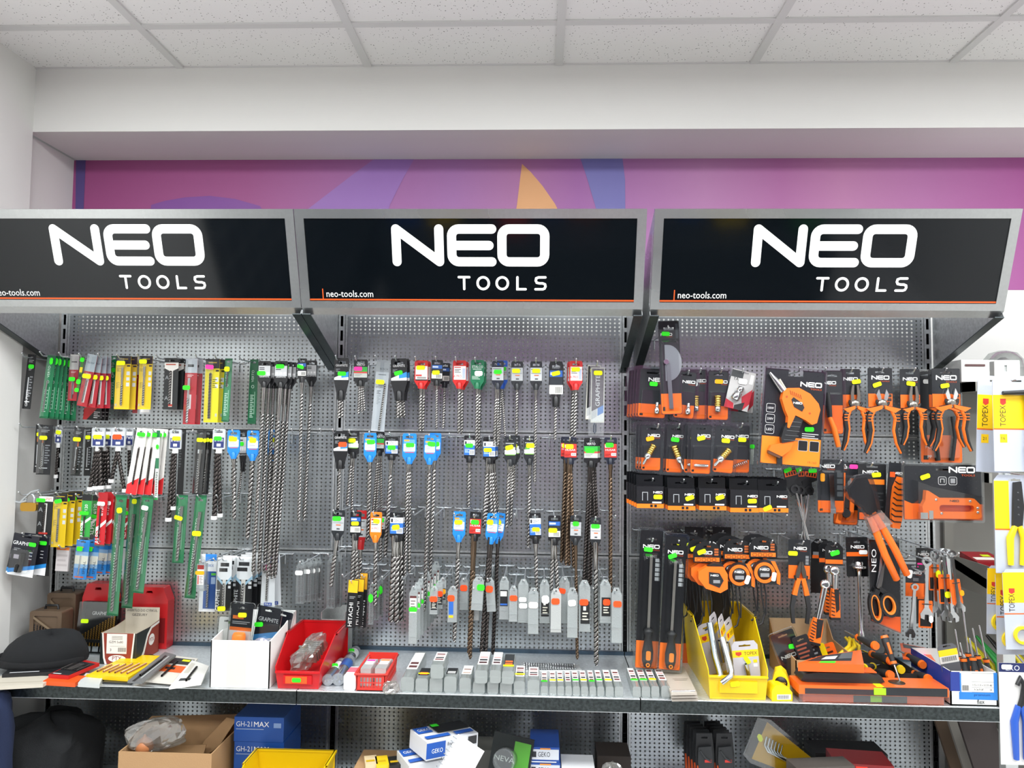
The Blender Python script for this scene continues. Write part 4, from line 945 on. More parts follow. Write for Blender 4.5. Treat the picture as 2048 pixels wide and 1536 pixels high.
dcard('red holder with yellow sticker, last in the top row', (1152, 722), (1152, 780), 26, 'hex', '#cf2a28', 'apro', (YEL, 1151.5, 739), [(1150, 873, 3.1, .18)], 2.38, (1152.6, 718), back=((-4, 0, .03, .6),))
GC = [('r', .06, .94, .02, .98, '#131416'), ('t', 'GRAPHITE', .66, .42, 8.5, '#f2f2f2', 90, 62), ('p', [(.06, .8), (.94, .68), (.94, .98), (.06, .98)], '#f0efea'), ('p', [(.5, .74), (.94, .68), (.94, .82), (.5, .88)], '#2a86cf'), ('p', [(.06, .8), (.45, .747), (.45, .89), (.06, .95)], '#c9cbca')]
r = fcard('black white-edged card in a clear pouch, upright lettering', (1196, 735), (1195, 845), 27, '#e9e7da', GC, [(YEL, 1196, 746, 0, 17, 9)], 2.38, (1195, 722), hole=True, back=((-6, -6, .03, 1.5),), hlabel='white-edged black card at row end')
m = MB(pxm(2.38)); m.add([(-16, -.8, 8), (14, -.8, 8), (13, -.8, -136), (-18, -.8, -136)], [(0, 1, 2, 3)], CLEARC); m.build('clear_pouch', r)
m = MB(pxm(2.38)); m.tube([(-4, -1.5, -112), (-6, -1.5, -112), (-7, -1.5, -116), (-7, -1.5, -128), (-5, -1.5, -131), (-3, -1.5, -128), (-3, -1.5, -114)], 1.1, C('#5b6470', .3, .8), 6); m.build('wire_clip', r)
# second row
dcard('long black holder with orange sticker above the post', (682, 862), (682, 938), 29, 'long', BK, 'graphite', (ORG, 686.5, 889, 0, 17, 10), [(679, 1017, 3, .25)], 2.38, (665, 858.5))
dcard('black holder with green-white label beside the orange-stickered one', (708, 862), (708, 917), 22, 'block', BK, 'parkside', (YEL, 705, 881), [(697, 1012, 3, .25), (706, 1022, 2.6, .25)], 2.40, (698, 860.5), hlabel='green-white label beside orange sticker')
dcard('first bright blue holder with green sticker ' + M2, (741, 866), (741, 924), 25, 'hex', BL, 'blue', (GRN, 742.6, 884), [(740, 1081, 3.6, .16)], 2.37, (738.5, 863), hlabel='first bright blue holder, second row')
dcard('black green-labelled holder tucked behind the first blue one', (761, 864), (760, 912), 17, 'block', BK, 'verto', None, [(749, 1025, 2.5, .2), (755, 1020, 2.5, .2), (765, 1018, 2.3, .2)], 2.43)
dcard('white-topped blue holder with green sticker, wide one', (784, 874), (784, 920), 26, 'block', BK, 'geko', (GRN, 784, 895, 0, 16, 9), [(775, 1111, 3.6, .2)], 2.38, (779, 865))
dcard('second bright blue holder with green sticker ' + M2, (819.5, 867), (819.5, 928), 28, 'hex', BL, 'blue', (GRN, 821, 890), [(814, 1150, 3.3, .13), (823, 1145, 3.3, .13)], 2.37, (818.7, 868.7), hlabel='second bright blue holder, second row')
dcard('front of two overlapping blue holders, green sticker', (861, 870.5), (860, 929), 24, 'hex', BL, 'blue', (GRN, 864, 888, -6, 16, 9), [(854, 1218, 3.6, .1)], 2.36, (858, 869.6))
dcard('rear of two overlapping blue holders, green sticker', (871, 866), (870, 921), 24, 'hex', BL, 'blue', (GRN, 875, 888, 0, 10, 9), [(864, 1163, 3.6, .12)], 2.42)
hook((899, 867), '', .2, 'empty steel peg hook after the overlapping blue holders')
dcard('white-topped blue holder with green sticker beside green-held bit', (939.5, 871), (939.5, 925), 22, 'block', BK, 'geko', (GRN, 939, 891, 0, 15, 8), [(938.6, 1013, 3.2, .3)], 2.38, (938.6, 868.7), hlabel='white-topped blue holder below green one')
dcard('white-topped blue holder with yellow sticker and splayed bits', (979, 874), (979, 928), 25, 'block', BK, 'geko', (YEL, 976, 900, 0, 16, 8), [(969, 1054, 3.4, .22), (986, 1056, 3.4, .22), (994, 1053, 3.4, .22)], 2.37, (978.6, 872.7), back=((4, 0, .03, 0),), hlabel='blue holder with splayed bits')
dcard('green-white label with tilted sticker, front of two', (1021, 873), (1021, 932), 24, 'hex', GY, 'parkside', (YEL, 1019, 895, 14, 16, 9), [(1015, 1055, 3.2, .2), (1022, 990, 2.4, .2)], 2.37, (1019.5, 871.4), back=((7, -2, .03, 0),), hlabel='green-white label with tilted sticker')
dcard('green-white labelled holder alone, level yellow sticker', (1059.5, 872), (1059.5, 930), 23, 'hex', GY, 'parkside', (YEL, 1061, 891, 0, 17, 9), [(1058.6, 1091, 3.2, .2)], 2.38, (1059, 873), hlabel='lone green-white label')
hook((1100, 869.6), '', .2, 'empty steel peg hook below the forked black holder')
dcard('red-labelled holder with yellow sticker and bronze bits', (1141, 875), (1141, 928), 25, 'block', '#1d2230', 'redh', (YEL, 1139, 893, 0, 16, 9), [(1133, 1126, 3.4, .14), (1149, 1132, 3.4, .14), (1137, 1120, 3.2, .14)], 2.37, (1140, 875), back=((-6, -1, .03, .5),), bm=STEELB)
dcard('green and grey labelled black holder with dark bits', (1182, 876), (1182, 934), 28, 'block', BK, 'verto', (GRN, 1180, 901, 0, 18, 9), [(1169, 1158, 3, .18), (1178, 1172, 3, .18), (1190, 1034, 3, .18)], 2.37, (1181.6, 877), back=((6, 0, .03, 0),), bm=STEELD)
dcard('red-labelled holder with green sticker, last of its row', (1221, 875), (1221, 928), 25, 'block', '#1d2230', 'redh', (GRN, 1219, 890, 0, 16, 9), [(1222, 1235, 3.7, .12)], 2.38, (1222.6, 871.4), bm=STEELB)
# third row
dcard('grey-labelled bit with green sticker beside the post', (678, 1020), (676, 1080), 25, 'hex', GY, 'grey', (GRN, 675, 1037, 3, 17, 9), [(665, 1172, 3.7, .42)], 2.34, (667, 1020.4), L=.25)
dcard('black-blue holder with barcode in front of a red one', (712, 1023), (712, 1080), 22, 'block', BK, 'bosch', (YEL, 711, 1046.5, 0, 15, 8), [(707, 1160, 3.6, .35), (716, 1162, 3.8, .35)], 2.34, (707, 1023), L=.25, hlabel='black-blue barcode holder in third row')
dcard('red long holder behind the barcode holder, no sticker', (724, 1021), (723, 1098), 22, 'long', '#b01f22', 'grey', None, [(722, 1165, 3.6, .4)], 2.40)
dcard('orange holder with yellow sticker ' + M3, (753, 1024), (752, 1084), 23, 'hex', '#ea7a1c', 'orange', (YEL, 754, 1042, -8, 13, 9), [(754, 1210, 3.7, .22)], 2.34, (746, 1024), L=.25)
dcard('black grey-labelled holder behind the orange one', (764, 1021), (764, 1075), 20, 'hex', GY, 'grey', (GRN, 766, 1040, 0, 6, 8), [(762, 1120, 3, .35)], 2.40)
dcard('blue holder over a thick bundle of fluted bits', (794, 1025), (794, 1083), 27, 'block', BK, 'geko', (YEL, 792.5, 1054, 8, 15, 10), [(786, 1241, 5, .24), (797, 1244, 5, .24)], 2.33, (788, 1028), L=.25, back=((-3, 1, .02, 0), (3, 2, .04, -.3)))
for q, w in (((827, 1024), 'just after the thick fluted bundle'), ((868, 1025), 'before the lone blue holder, third row')):
    hook(q, '', .25, 'empty steel peg hook ' + w)
dcard('lone blue holder with yellow sticker ' + M3, (919.5, 1023), (918, 1083), 25, 'hex', BL, 'blue', (YEL, 918, 1044, 0, 16, 9), [(912, 1277, 4, .22)], 2.34, (908.5, 1026.6), L=.25)
dcard('red-labelled black holder with green sticker, rusty bits', (952, 1024), (950, 1081), 23, 'block', BK, 'redh', (GRN, 951, 1044, 0, 16, 9), [(942, 1303, 4, .3), (944, 1312, 3.4, .3)], 2.34, (947.7, 1029), L=.25, bm=STEELB)
dcard('front of two blue holders on the dark bit bunch', (987, 1027), (982, 1087), 24, 'hex', BL, 'blue', (YEL, 982, 1045, 0, 13, 9), [(966, 1300, 3.8, .18), (974, 1302, 3.8, .18)], 2.33, (988, 1028), L=.25, bm=STEELD, hlabel='two blue holders on dark bits')
dcard('rear of two blue holders on the dark bit bunch', (1003, 1026), (995, 1086), 20, 'hex', BL, 'blue', (YEL, 1002, 1045, 0, 7, 8), [(989, 1302, 3.6, .15)], 2.39, bm=STEELD)
hook((1029, 1028), '', .25, 'empty steel peg hook after the blue holders of the third row')
dcard('blue holder tilted, yellow sticker, below the parked bits', (1070, 1026), (1072, 1086), 23, 'block', BK, 'geko', (YEL, 1071, 1058, -3, 15, 8), [(1074, 1180, 3.6, .35)], 2.34, (1070, 1030), L=.25)
dcard('black-blue holder with white foot and twin dark bits', (1109, 1031), (1109, 1089), 25, 'block', BK, 'bosch', (YEL, 1106, 1060, 0, 17, 9), [(1103, 1178, 3.6, .4), (1116, 1178, 3.6, .4)], 2.34, (1110, 1033), L=.25)
dcard('grey-labelled holder behind the bronze bits, green sticker', (1152, 1031), (1151, 1089), 22, 'hex', GY, 'grey', (GRN, 1152, 1047, 0, 12, 9), [(1156, 1310, 3, .3)], 2.36, (1151, 1031.6), L=.25, bm=STEELB)
dcard('grey-labelled holder with green sticker over the thickest bit', (1191.5, 1035), (1191, 1097), 21, 'hex', GY, 'greyl', (GRN, 1191, 1052, 0, 17, 8), [(1193.5, 1322, 4.4, .22)], 2.34, (1191.5, 1034), L=.25)
hook((1231, 1031), '', .25, 'empty steel peg hook at the end of the third row')
# hanging clear boxes on the low hooks
TB = lambda *a, **k: tbox(*a, L=.26, **k)
TB('clear box with white label and green strip, front of eight', 820, 1172, 836, 1283, [(GRN, 828, 1216, 16, 8.5)], 2.31, (827, 1172.7), paper=WHT_P, back=tuple((4 * k, -4 * k, .026 * k, 0) for k in range(1, 8)), split=.86)
r = fcard('yellow-topped black pack leaning in front, green sticker', (708, 1160), (703, 1253), 19, '#141517', [('r', 0, 1, 0, .26, '#f1b81a'), ('t', 'HITACHI', .64, .72, 8, '#f0f0ee', 90, 46), ('l', .2, .8, .34, 2, .03, '#8f9294')], [(GRN, 706, 1189, 3, 17, 9)], 2.31, (702, 1161), L=.26, thick=6, back=((7, 2, .03, -1),), hlabel='yellow-topped leaning black pack')
fcard('yellow-topped black pack standing further back', (729, 1146), (727, 1252), 14, '#141517', [('r', 0, 1, 0, .3, '#d99a1c'), ('t', 'HITACHI', .64, .8, 6, '#e8e8e6', 90, 40), ('l', .2, .8, .5, 6, .05, '#c9cbcb')], [(YEL, 724, 1199, 0, 6, 8)], 2.36, (724, 1150), L=.24, thick=6)
TB('clear box holding one dark bit, green sticker', 739, 1168, 748, 1247, [(GRN, 743, 1195, 9, 17)], 2.34, (745, 1166), drills=1, back=((7, -4, .03, 0), (11, -8, .06, 0)), tint=CLEARC)
TB('clear box with orange and black labels, first of its kind', 861, 1171, 876, 1226, [(ORG, 868.5, 1196, 15, 11)], 2.32, (868, 1174), paper=BLK_P, back=((8, -6, .03, 0),))
TB('small clear box with orange sticker set further back', 879, 1155, 893, 1205, [(AMB, 886, 1181, 13, 10)], 2.36, (886, 1156), paper=BLK_P)
TB('clear box with orange sticker and blue-yellow label', 897, 1172, 915, 1241, [(ORG, 903.5, 1194, 14, 12)], 2.32, (906, 1173), paper=[('r', .12, .62, .42, .8, '#2d63b8'), ('r', .12, .62, .8, .87, '#e9c21c')])
TB('pale clear box hanging high with orange sticker, alone', 921, 1155, 937, 1217, [(ORG, 928.5, 1174, 14, 12)], 2.36, (927, 1158))
TB('clear box behind the green-stickered one, orange corner', 942, 1173, 959, 1237, [(ORG, 944.5, 1194, 7, 11)], 2.36, (947, 1176), tint=MILKW)
TB('clear tilted box with bright green sticker', 947, 1153, 969, 1217, [(GRN, 963.5, 1172, 15, 12)], 2.31, (962, 1155), roll=3)
TB('clear tilted box with orange sticker beside the green one', 971, 1155, 988, 1220, [(ORG, 978, 1176, 14, 13, -8)], 2.33, (975, 1157), roll=-4)
TB('wide clear box with black label and blue strip', 1000, 1153, 1018, 1235, None, 2.34, (1006.6, 1155), paper=[('r', .05, .9, .3, .68, '#1a1b1d'), ('r', .1, .8, .33, .45, '#e6e2da'), ('r', .1, .85, .62, .66, '#2d63b8')])
TB('short grey box with orange sticker', 1019, 1171, 1035, 1240, [(ORG, 1027.5, 1194, 15, 11)], 2.32, (1028, 1175), tint=MILKY)
TB('clear box with two white stickers', 1037, 1158, 1057, 1241, [(WST, 1046, 1196, 15, 9), (WST, 1047, 1208, 16, 10)], 2.33, (1048, 1161), split=.93)
TB('long grey box with one pinkish white sticker', 1057, 1175, 1077, 1263, [('#f4e6e0', 1067, 1207, 18, 12)], 2.31, (1068.5, 1181))
TB('clear box with torn white sticker over a black label', 1080, 1159, 1099, 1242, [(WST, 1091, 1196, 15, 16, 3)], 2.34, (1089, 1163), paper=BLK_P)
TB('long clear box with orange sticker, bluish inside', 1102, 1177, 1122, 1260, [(ORG, 1111, 1200, 16, 12)], 2.31, (1109, 1181), tint=MILKW, split=.9)
TB('clear box with torn orange corner, behind the bluish one', 1118, 1153, 1139, 1242, [(ORG, 1124, 1179, 14, 10, -10)], 2.37, (1130, 1158))
TB('longest grey box with plain white sticker and ribs', 1135, 1175, 1155, 1270, [(WST, 1144, 1203, 15, 12, 4)], 2.31, (1150, 1179), split=.76)
TB('clear box with orange sticker above a black label', 1158, 1160, 1180, 1258, [(ORG, 1167.5, 1201, 17, 12)], 2.33, (1170.5, 1165), paper=BLK_P, split=.72)
TB('clear box with orange and black label beside bronze bit', 1200, 1159, 1221, 1241, [(ORG, 1212.5, 1201, 14, 12)], 2.33, (1212, 1163), paper=BLK_P, split=.9)
TB('longest clear box at the bay end, orange sticker', 1223, 1175, 1243, 1280, [(ORG, 1234, 1205, 16, 12)], 2.31, (1230, 1180), split=.68)
for q, w in (((685, 1149), 'nearest the post, low row'), ((764.5, 1153), 'behind the orange-held bit'), ((784, 1170), 'in front of the thick fluted bundle'), ((804.6, 1153), 'before the stack of eight clear boxes'), ((845.5, 1155), 'above the stack of eight clear boxes'), ((1186.6, 1176), 'beside the thickest drill bit')):
    hook(q, '', .24, 'empty steel peg hook ' + w)
# ------------------------------------------------------------------ third bay: orange and black tools
OR, DK = '#ee6817', '#222428'
ORM = C('#f0701c', .4); ORD = C('#d9541a', .5); BLM = C('#1a1b1d', .45); RUB = C('#26282a', .6)
def ring(m, cx, cz, R, r, y0, y1, mat, n=20, sx=1.0):
    m.plate([(cx + R * sx * math.cos(2 * PI * k / n), cz + R * math.sin(2 * PI * k / n)) for k in range(n)], y0, y1, mat, [[(cx + r * sx * math.cos(2 * PI * k / n), cz + r * math.sin(2 * PI * k / n)) for k in range(n)]])
def rib(m, path, w, y0, y1, mat):
    """Solid bar following (x, z) points with per-point width."""
    P = [Vector((p[0], p[1])) for p in path]; W = w if isinstance(w, (list, tuple)) else [w] * len(P)
    L = []; R = []
    for i in range(len(P)):
        t = (P[min(i + 1, len(P) - 1)] - P[max(i - 1, 0)]).normalized(); n = Vector((-t.y, t.x))
        L.append(P[i] + n * W[i] / 2); R.append(P[i] - n * W[i] / 2)
    m.plate([(p.x, p.y) for p in R] + [(p.x, p.y) for p in reversed(L)], y0, y1, mat)
def nblister(label, top, bot, w, st=None, Y=2.34, hk=None, L=.22, back=(), band=.72, tool=None, logo=(.32, .95, .26), rim=6, tray=(.42, .93), hlabel=None, extra=(), slotw=.5):
    r, s, h = hang('blister_pack', label, 'blister pack', top, bot, Y)
    a = w / 2
    m = MB(s)
    m.plate(rrect(-a, -h, a, 0, 3), -.6, .6, C(DK, .35), [slot(w, -h * .085, slotw, .03, h)])
    m.face([(-a + .3, -h + 3), (-a + 3, -h + .3), (a - 3, -h + .3), (a - .3, -h + 3), (a - .3, -h * band), (-a + .3, -h * band)], -.7, C(OR, .4))
    neo_logo(m, (logo[0] - .5) * w, -h * logo[2], (logo[1] - logo[0]) * w, -.75, C('#e2e2e0'), C('#c8501c'))
    m.rect(-a * .86, -h * .965, -a * .62, -h * .92, -.8, BLACK)
    art(m, w, h, -.8, extra)
    m.build('card', r)
    m = MB(s)
    o = rim
    m.plate(rrect(-a - o, -h - o, a + o, o, 5), -1.1, -.9, CLEAR, [rrect(-a + 1, -h + 2, a - 1, -2, 4)])
    rib_ = rrect(-a - o, -h - o, a + o, o, 5)
    m.add([(p[0], -1.1, p[1]) for p in rib_] + [(p[0], 1.5, p[1]) for p in rib_], [(k, (k + 1) % len(rib_), len(rib_) + (k + 1) % len(rib_), len(rib_) + k) for k in range(len(rib_))], CLEARC)
    shell(m, rrect(-a * .86, -h * tray[1], a * .86, -h * tray[0], 4), .9, -1.1, -9, CLEAR)
    m.build('clear_shell', r)
    if tool: tool(r, s, w, h)
    if st:
        for q in (st if isinstance(st, list) else [st]):
            ang = math.atan2(top[0] - bot[0], bot[1] - top[1]); dx, dz = q[1] - top[0], -(q[2] - top[1])
            sticker(r, s, dx * math.cos(-ang) + dz * math.sin(-ang), -dx * math.sin(-ang) + dz * math.cos(-ang), q[0], 16, 8.5, q[3] if len(q) > 3 else 0, -2)
    for k, (dx, dz, dY, rl) in enumerate(back):
        q = dup(r, r.location + Vector((dx * s, dY, -dz * s)), None, 'one more hanging behind the ' + label, 'behind the ' + label)
        q.rotation_euler = (Matrix.Rotation(math.radians(rl), 3, 'Y') @ r.rotation_euler.to_matrix()).to_euler()
    if hk: hook(hk, hlabel or label, L)
    return r
BRASS = C('#b9984f', .25, 1)
def coupling(x, z, ang, L=30, rad=6.5, tail=True):
    def f(r, s, w, h):
        m = MB(s); m.M = Matrix.Translation(((x - .5) * w, -6, -z * h)) @ Matrix.Rotation(math.radians(ang), 4, 'Y')
        pr = [(rad * .8, L * .5), (rad, L * .46)]
        for k in range(4): z0 = L * (.38 - k * .14); pr += [(rad, z0), (rad * .84, z0 - 1), (rad * .84, z0 - 2), (rad, z0 - 3)]
        pr += [(rad * .9, -L * .18)]
        m.lathe(pr, BRASS, 14); m.build('brass_coupling', r)
        m = MB(s); m.M = Matrix.Translation(((x - .5) * w, -6, -z * h)) @ Matrix.Rotation(math.radians(ang), 4, 'Y')
        m.lathe([(rad * .75, -L * .18), (rad * .95, -L * .22), (rad * .95, -L * .5), (rad * .5, -L * .55)] + ([(rad * .45, -L * .9), (rad * .2, -L * .98)] if tail else []), CHROME, 6 if not tail else 12); m.build('steel_tail', r)
    return f
def fitting(r, s, w, h):
    m = MB(s); m.M = Matrix.Translation((w * .18, -5, -h * .82))
    m.lathe([(2, 14), (3.5, 13), (2.6, 9), (3.8, 8), (3.8, 5), (2.4, 3), (5.5, 1), (5.5, -8), (3.5, -9)], CHROME, 12); m.build('steel_fitting', r)
def spring(x, z, ang, L):
    def f(r, s, w, h):
        m = MB(s); m.M = Matrix.Translation(((x - .5) * w, -5, -z * h)) @ Matrix.Rotation(math.radians(ang), 4, 'Y')
        m.tube([(3.6 * math.cos(k * .9), 3.6 * math.sin(k * .9), -L / 2 + L * k / 60) for k in range(61)], .9, CHROME, 5); m.build('steel_spring', r)
    return f
def pin(r, s, w, h):
    m = MB(s); m.tube([(-w * .34, -5, -h * .83), (-w * .28, -5, -h * .83), (w * .34, -5, -h * .83)], [2, 3, 3], CHROME, 10); m.build('steel_pin', r)
nblister('clear-rimmed pack of steel fitting with green sticker, first in row', (1308, 738), (1302, 835), 54, (GRN, 1307, 768), 2.37, (1322, 738), back=((-4, 0, .02, 0), (-8, 0, .04, 0), (-12, 1, .06, 0), (-16, 1, .08, 0)), tool=fitting, hlabel='steel fitting packs')
def protractor(r, s, w, h):
    m = MB(s)
    m.plate([(-10, -48), (-4, -48)] + [(-4 + 27 * math.sin(PI * k / 14), -48 - 36 + 36 * math.cos(PI * k / 14)) for k in range(15)] + [(-10, -120)], -3, -2, C('#9aa0a4', .3, .8))
    m.build('half_disc', r)
    m = MB(s); m.plate([(-8, -85), (0, -85), (3, -176), (-5, -176)], -4.6, -3.4, C('#8f9498', .3, .9)); m.lathe([(5, -8), (6, -6), (6, -4), (3, -3.5)], CHROME, 14, -8, -82, 'y'); m.build('ruler_arm', r)
PR = [('r', .82, .95, .03, .19, '#42474c')]
nblister('long dark pack of angle protractor hanging in front, tilted', (1336.5, 642), (1343.5, 828), 41, (GRN, 1331, 668, -4), 2.28, (1336, 652), L=.28, band=.78, tool=protractor, logo=(.1, .66, .16), rim=1, tray=(.2, .97), extra=PR, hlabel='long protractor pack')
nblister('pack half hidden behind the long protractor card', (1374, 742), (1366, 836), 40, None, 2.35, (1378, 741), back=((3, 0, .03, 0),), tool=fitting)
nblister('brass coupling pack with white sticker beside the protractor', (1393, 739), (1394, 838), 42, (WST, 1387, 768), 2.37, (1402, 737), tool=coupling(.42, .68, 0, 30, 6.5, False), back=((-3, 0, .03, 0),))
nblister('brass coupling pack with amber sticker, last before the pouch', (1437, 741), (1435, 839), 40, (AMB, 1437.5, 763), 2.36, (1444, 737), tool=coupling(.45, .67, 0, 32, 7, False), back=((3, 0, .03, 0),), hlabel='brass coupling pack with amber sticker')
r = fcard('grey and red pouch with metal fitting, white sticker', (1489, 742), (1471, 818), 47, '#b8b6b4', [('r', 0, .5, .02, .2, '#3a3c3e'), ('t', 'YATO', .35, .28, 7, '#26282a', 0, 22), ('p', [(.62, .66), (1, .42), (1, .8), (.75, 1)], '#b92a38'), ('p', [(0, .78), (.35, .86), (.4, 1), (0, 1)], '#b92a38'), ('p', [(.4, .9), (.8, .78), (.76, 1), (.4, 1)], '#2a2a2c'), ('r', .8, .95, .06, .3, '#d5d4d2')], [(WST, 1485, 763, 4, 17, 11)], 2.35, (1487, 738), L=.22, name='pouch', cat='pouch', back=((4, 3, .03, -8),), rough=.2)
m = MB(pxm(2.35)); m.M = Matrix.Translation((-4, -7, -46)) @ Matrix.Rotation(math.radians(18), 4, 'Y'); m.lathe([(5, 14), (7, 12), (7, 5), (5, 3), (8, 1), (9, -6), (9, -14), (6, -16)], CHROME, 12); m.build('metal_fitting', r)
# soldering gun in its big blister
Y = 2.28
r, s, h = hang('blister_pack', 'big blister pack of orange soldering gun, green sticker low down', 'blister pack', (1591, 738), (1577, 934), Y)
m = MB(s)
m.plate([(-58, -10), (-58, -2), (-13, -2), (-13, -15), (16, -15), (16, -2), (58, -2), (58, -10), (58, -190), (-58, -190)], -.8, .8, C('#1d1f24', .3))
m.face([(-57.5, -189.5), (57.5, -189.5), (57.5, -136), (4, -136), (-57.5, -136)], -.9, C('#f0801c', .4))
neo_logo(m, 11, -34, 42, -1, C('#ececea'), C('#d2571c'))
for k, t in enumerate(('100W', '230V', 'LED')):
    z = -72 - 21 * k
    m.stroke(rrect(-52, z - 17, -35, z, 3), .7, -1, C('#d8d8d8'), True)
    m.text(t, -43.5, z - 11, 4.5, -1.05, C('#dcdcdc'), 0, 12, 'c')
for x0 in (14, 36): m.plate(rrect(x0, -160, x0 + 18, -140, 2), -1.1, -.95, BLACK); m.stroke(rrect(x0, -160, x0 + 18, -140, 2), .6, -1.2, C('#c8c8c8'), True)
for k in range(3): m.rect(20, -127 - 4 * k, 52 - 7 * (k % 2), -125.5 - 4 * k, -1, C('#c4c4c4'))
m.text('19-163', 34, -184, 4.5, -1.05, C('#9a4a10'), 0, 17)
m.build('card', r)
m = MB(s)
bodyp = [(-26, -48), (-18, -40), (4, -38), (26, -48), (43, -66), (47, -78), (42, -104), (33, -108), (20, -100), (0, -92), (-10, -118), (-14, -117), (-14, -96), (-20, -84), (-28, -62)]
m.plate(bodyp, -17, -2, ORM)
for k in range(6): m.plate([(-14 + 4 * k, -44 - 1.4 * k), (-12.6 + 4 * k, -44.6 - 1.4 * k), (-10 + 4 * k, -53 - 1.4 * k), (-11.4 + 4 * k, -52.6 - 1.4 * k)], -17.6, -16.9, C('#8f3a10'))
m.plate([(-10, -62), (-6, -57), (12, -68), (16, -76), (12, -84), (-4, -76)], -17.8, -16.9, C('#242426', .4)); neo_logo(m, -6, -70, 17, -18, C('#efefec'), C('#d2571c'), False)
m.lathe([(2, -17.6), (2, -16.9)], C('#a8481a'), 10, -19, -57, 'y'); m.lathe([(2, -17.6), (2, -16.9)], C('#a8481a'), 10, 27, -86, 'y')
m.build('gun_body', r, bevel=.0012)
m = MB(s); m.tube([(-24, -8, -46), (-40, -8, -26), (-52, -8, -12)], [7, 6, 2.5], CHROME, 10); m.tube([(-20, -12, -44), (-34, -12, -24)], 2.6, C('#d9d4c0', .3, .6), 8); m.build('gun_nose', r)
m = MB(s); m.plate([(0, -92), (16, -100), (13, -110), (2, -142), (-22, -148), (-24, -138), (-20, -118), (-10, -100)], -15, -3, BLM)
for k in range(5): m.box(-19 + 2 * k, 8 + k, -15.8, -14.8, -142 + 9 * k, -140.5 + 9 * k, C('#3c3e40', .4))
m.build('grip', r, bevel=.001)
m = MB(s); m.plate([(-22, -148), (2, -142), (-4, -160), (-20, -174), (-46, -164), (-42, -154)], -13, -2, ORM); m.plate([(-46, -164), (-20, -174), (-24, -178), (-46, -170)], -12, -2, C('#5c3a28')); m.build('handle_foot', r, bevel=.001)
m = MB(s); m.plate([(-28, -174), (-18, -174), (-17, -196 + 6), (-27, -192 + 3)], -10, -4, BLM); m.build('plug_strap', r)
m = MB(s); rr_ = rrect(-62, -197, 62, 2, 7)
m.plate(rr_, -1.6, -1.4, CLEAR, [rrect(-57, -189, 57, -4, 6)])
m.add([(p[0], -1.6, p[1]) for p in rr_] + [(p[0], 6, p[1]) for p in rr_], [(k, (k + 1) % len(rr_), len(rr_) + (k + 1) % len(rr_), len(rr_) + k) for k in range(len(rr_))], CLEARC)
m.build('clear_shell', r)
sticker(r, s, 33, -117, GRN, 18, 9, 4, -3)
hook((1600, 735), 'big soldering gun blister pack', .26)

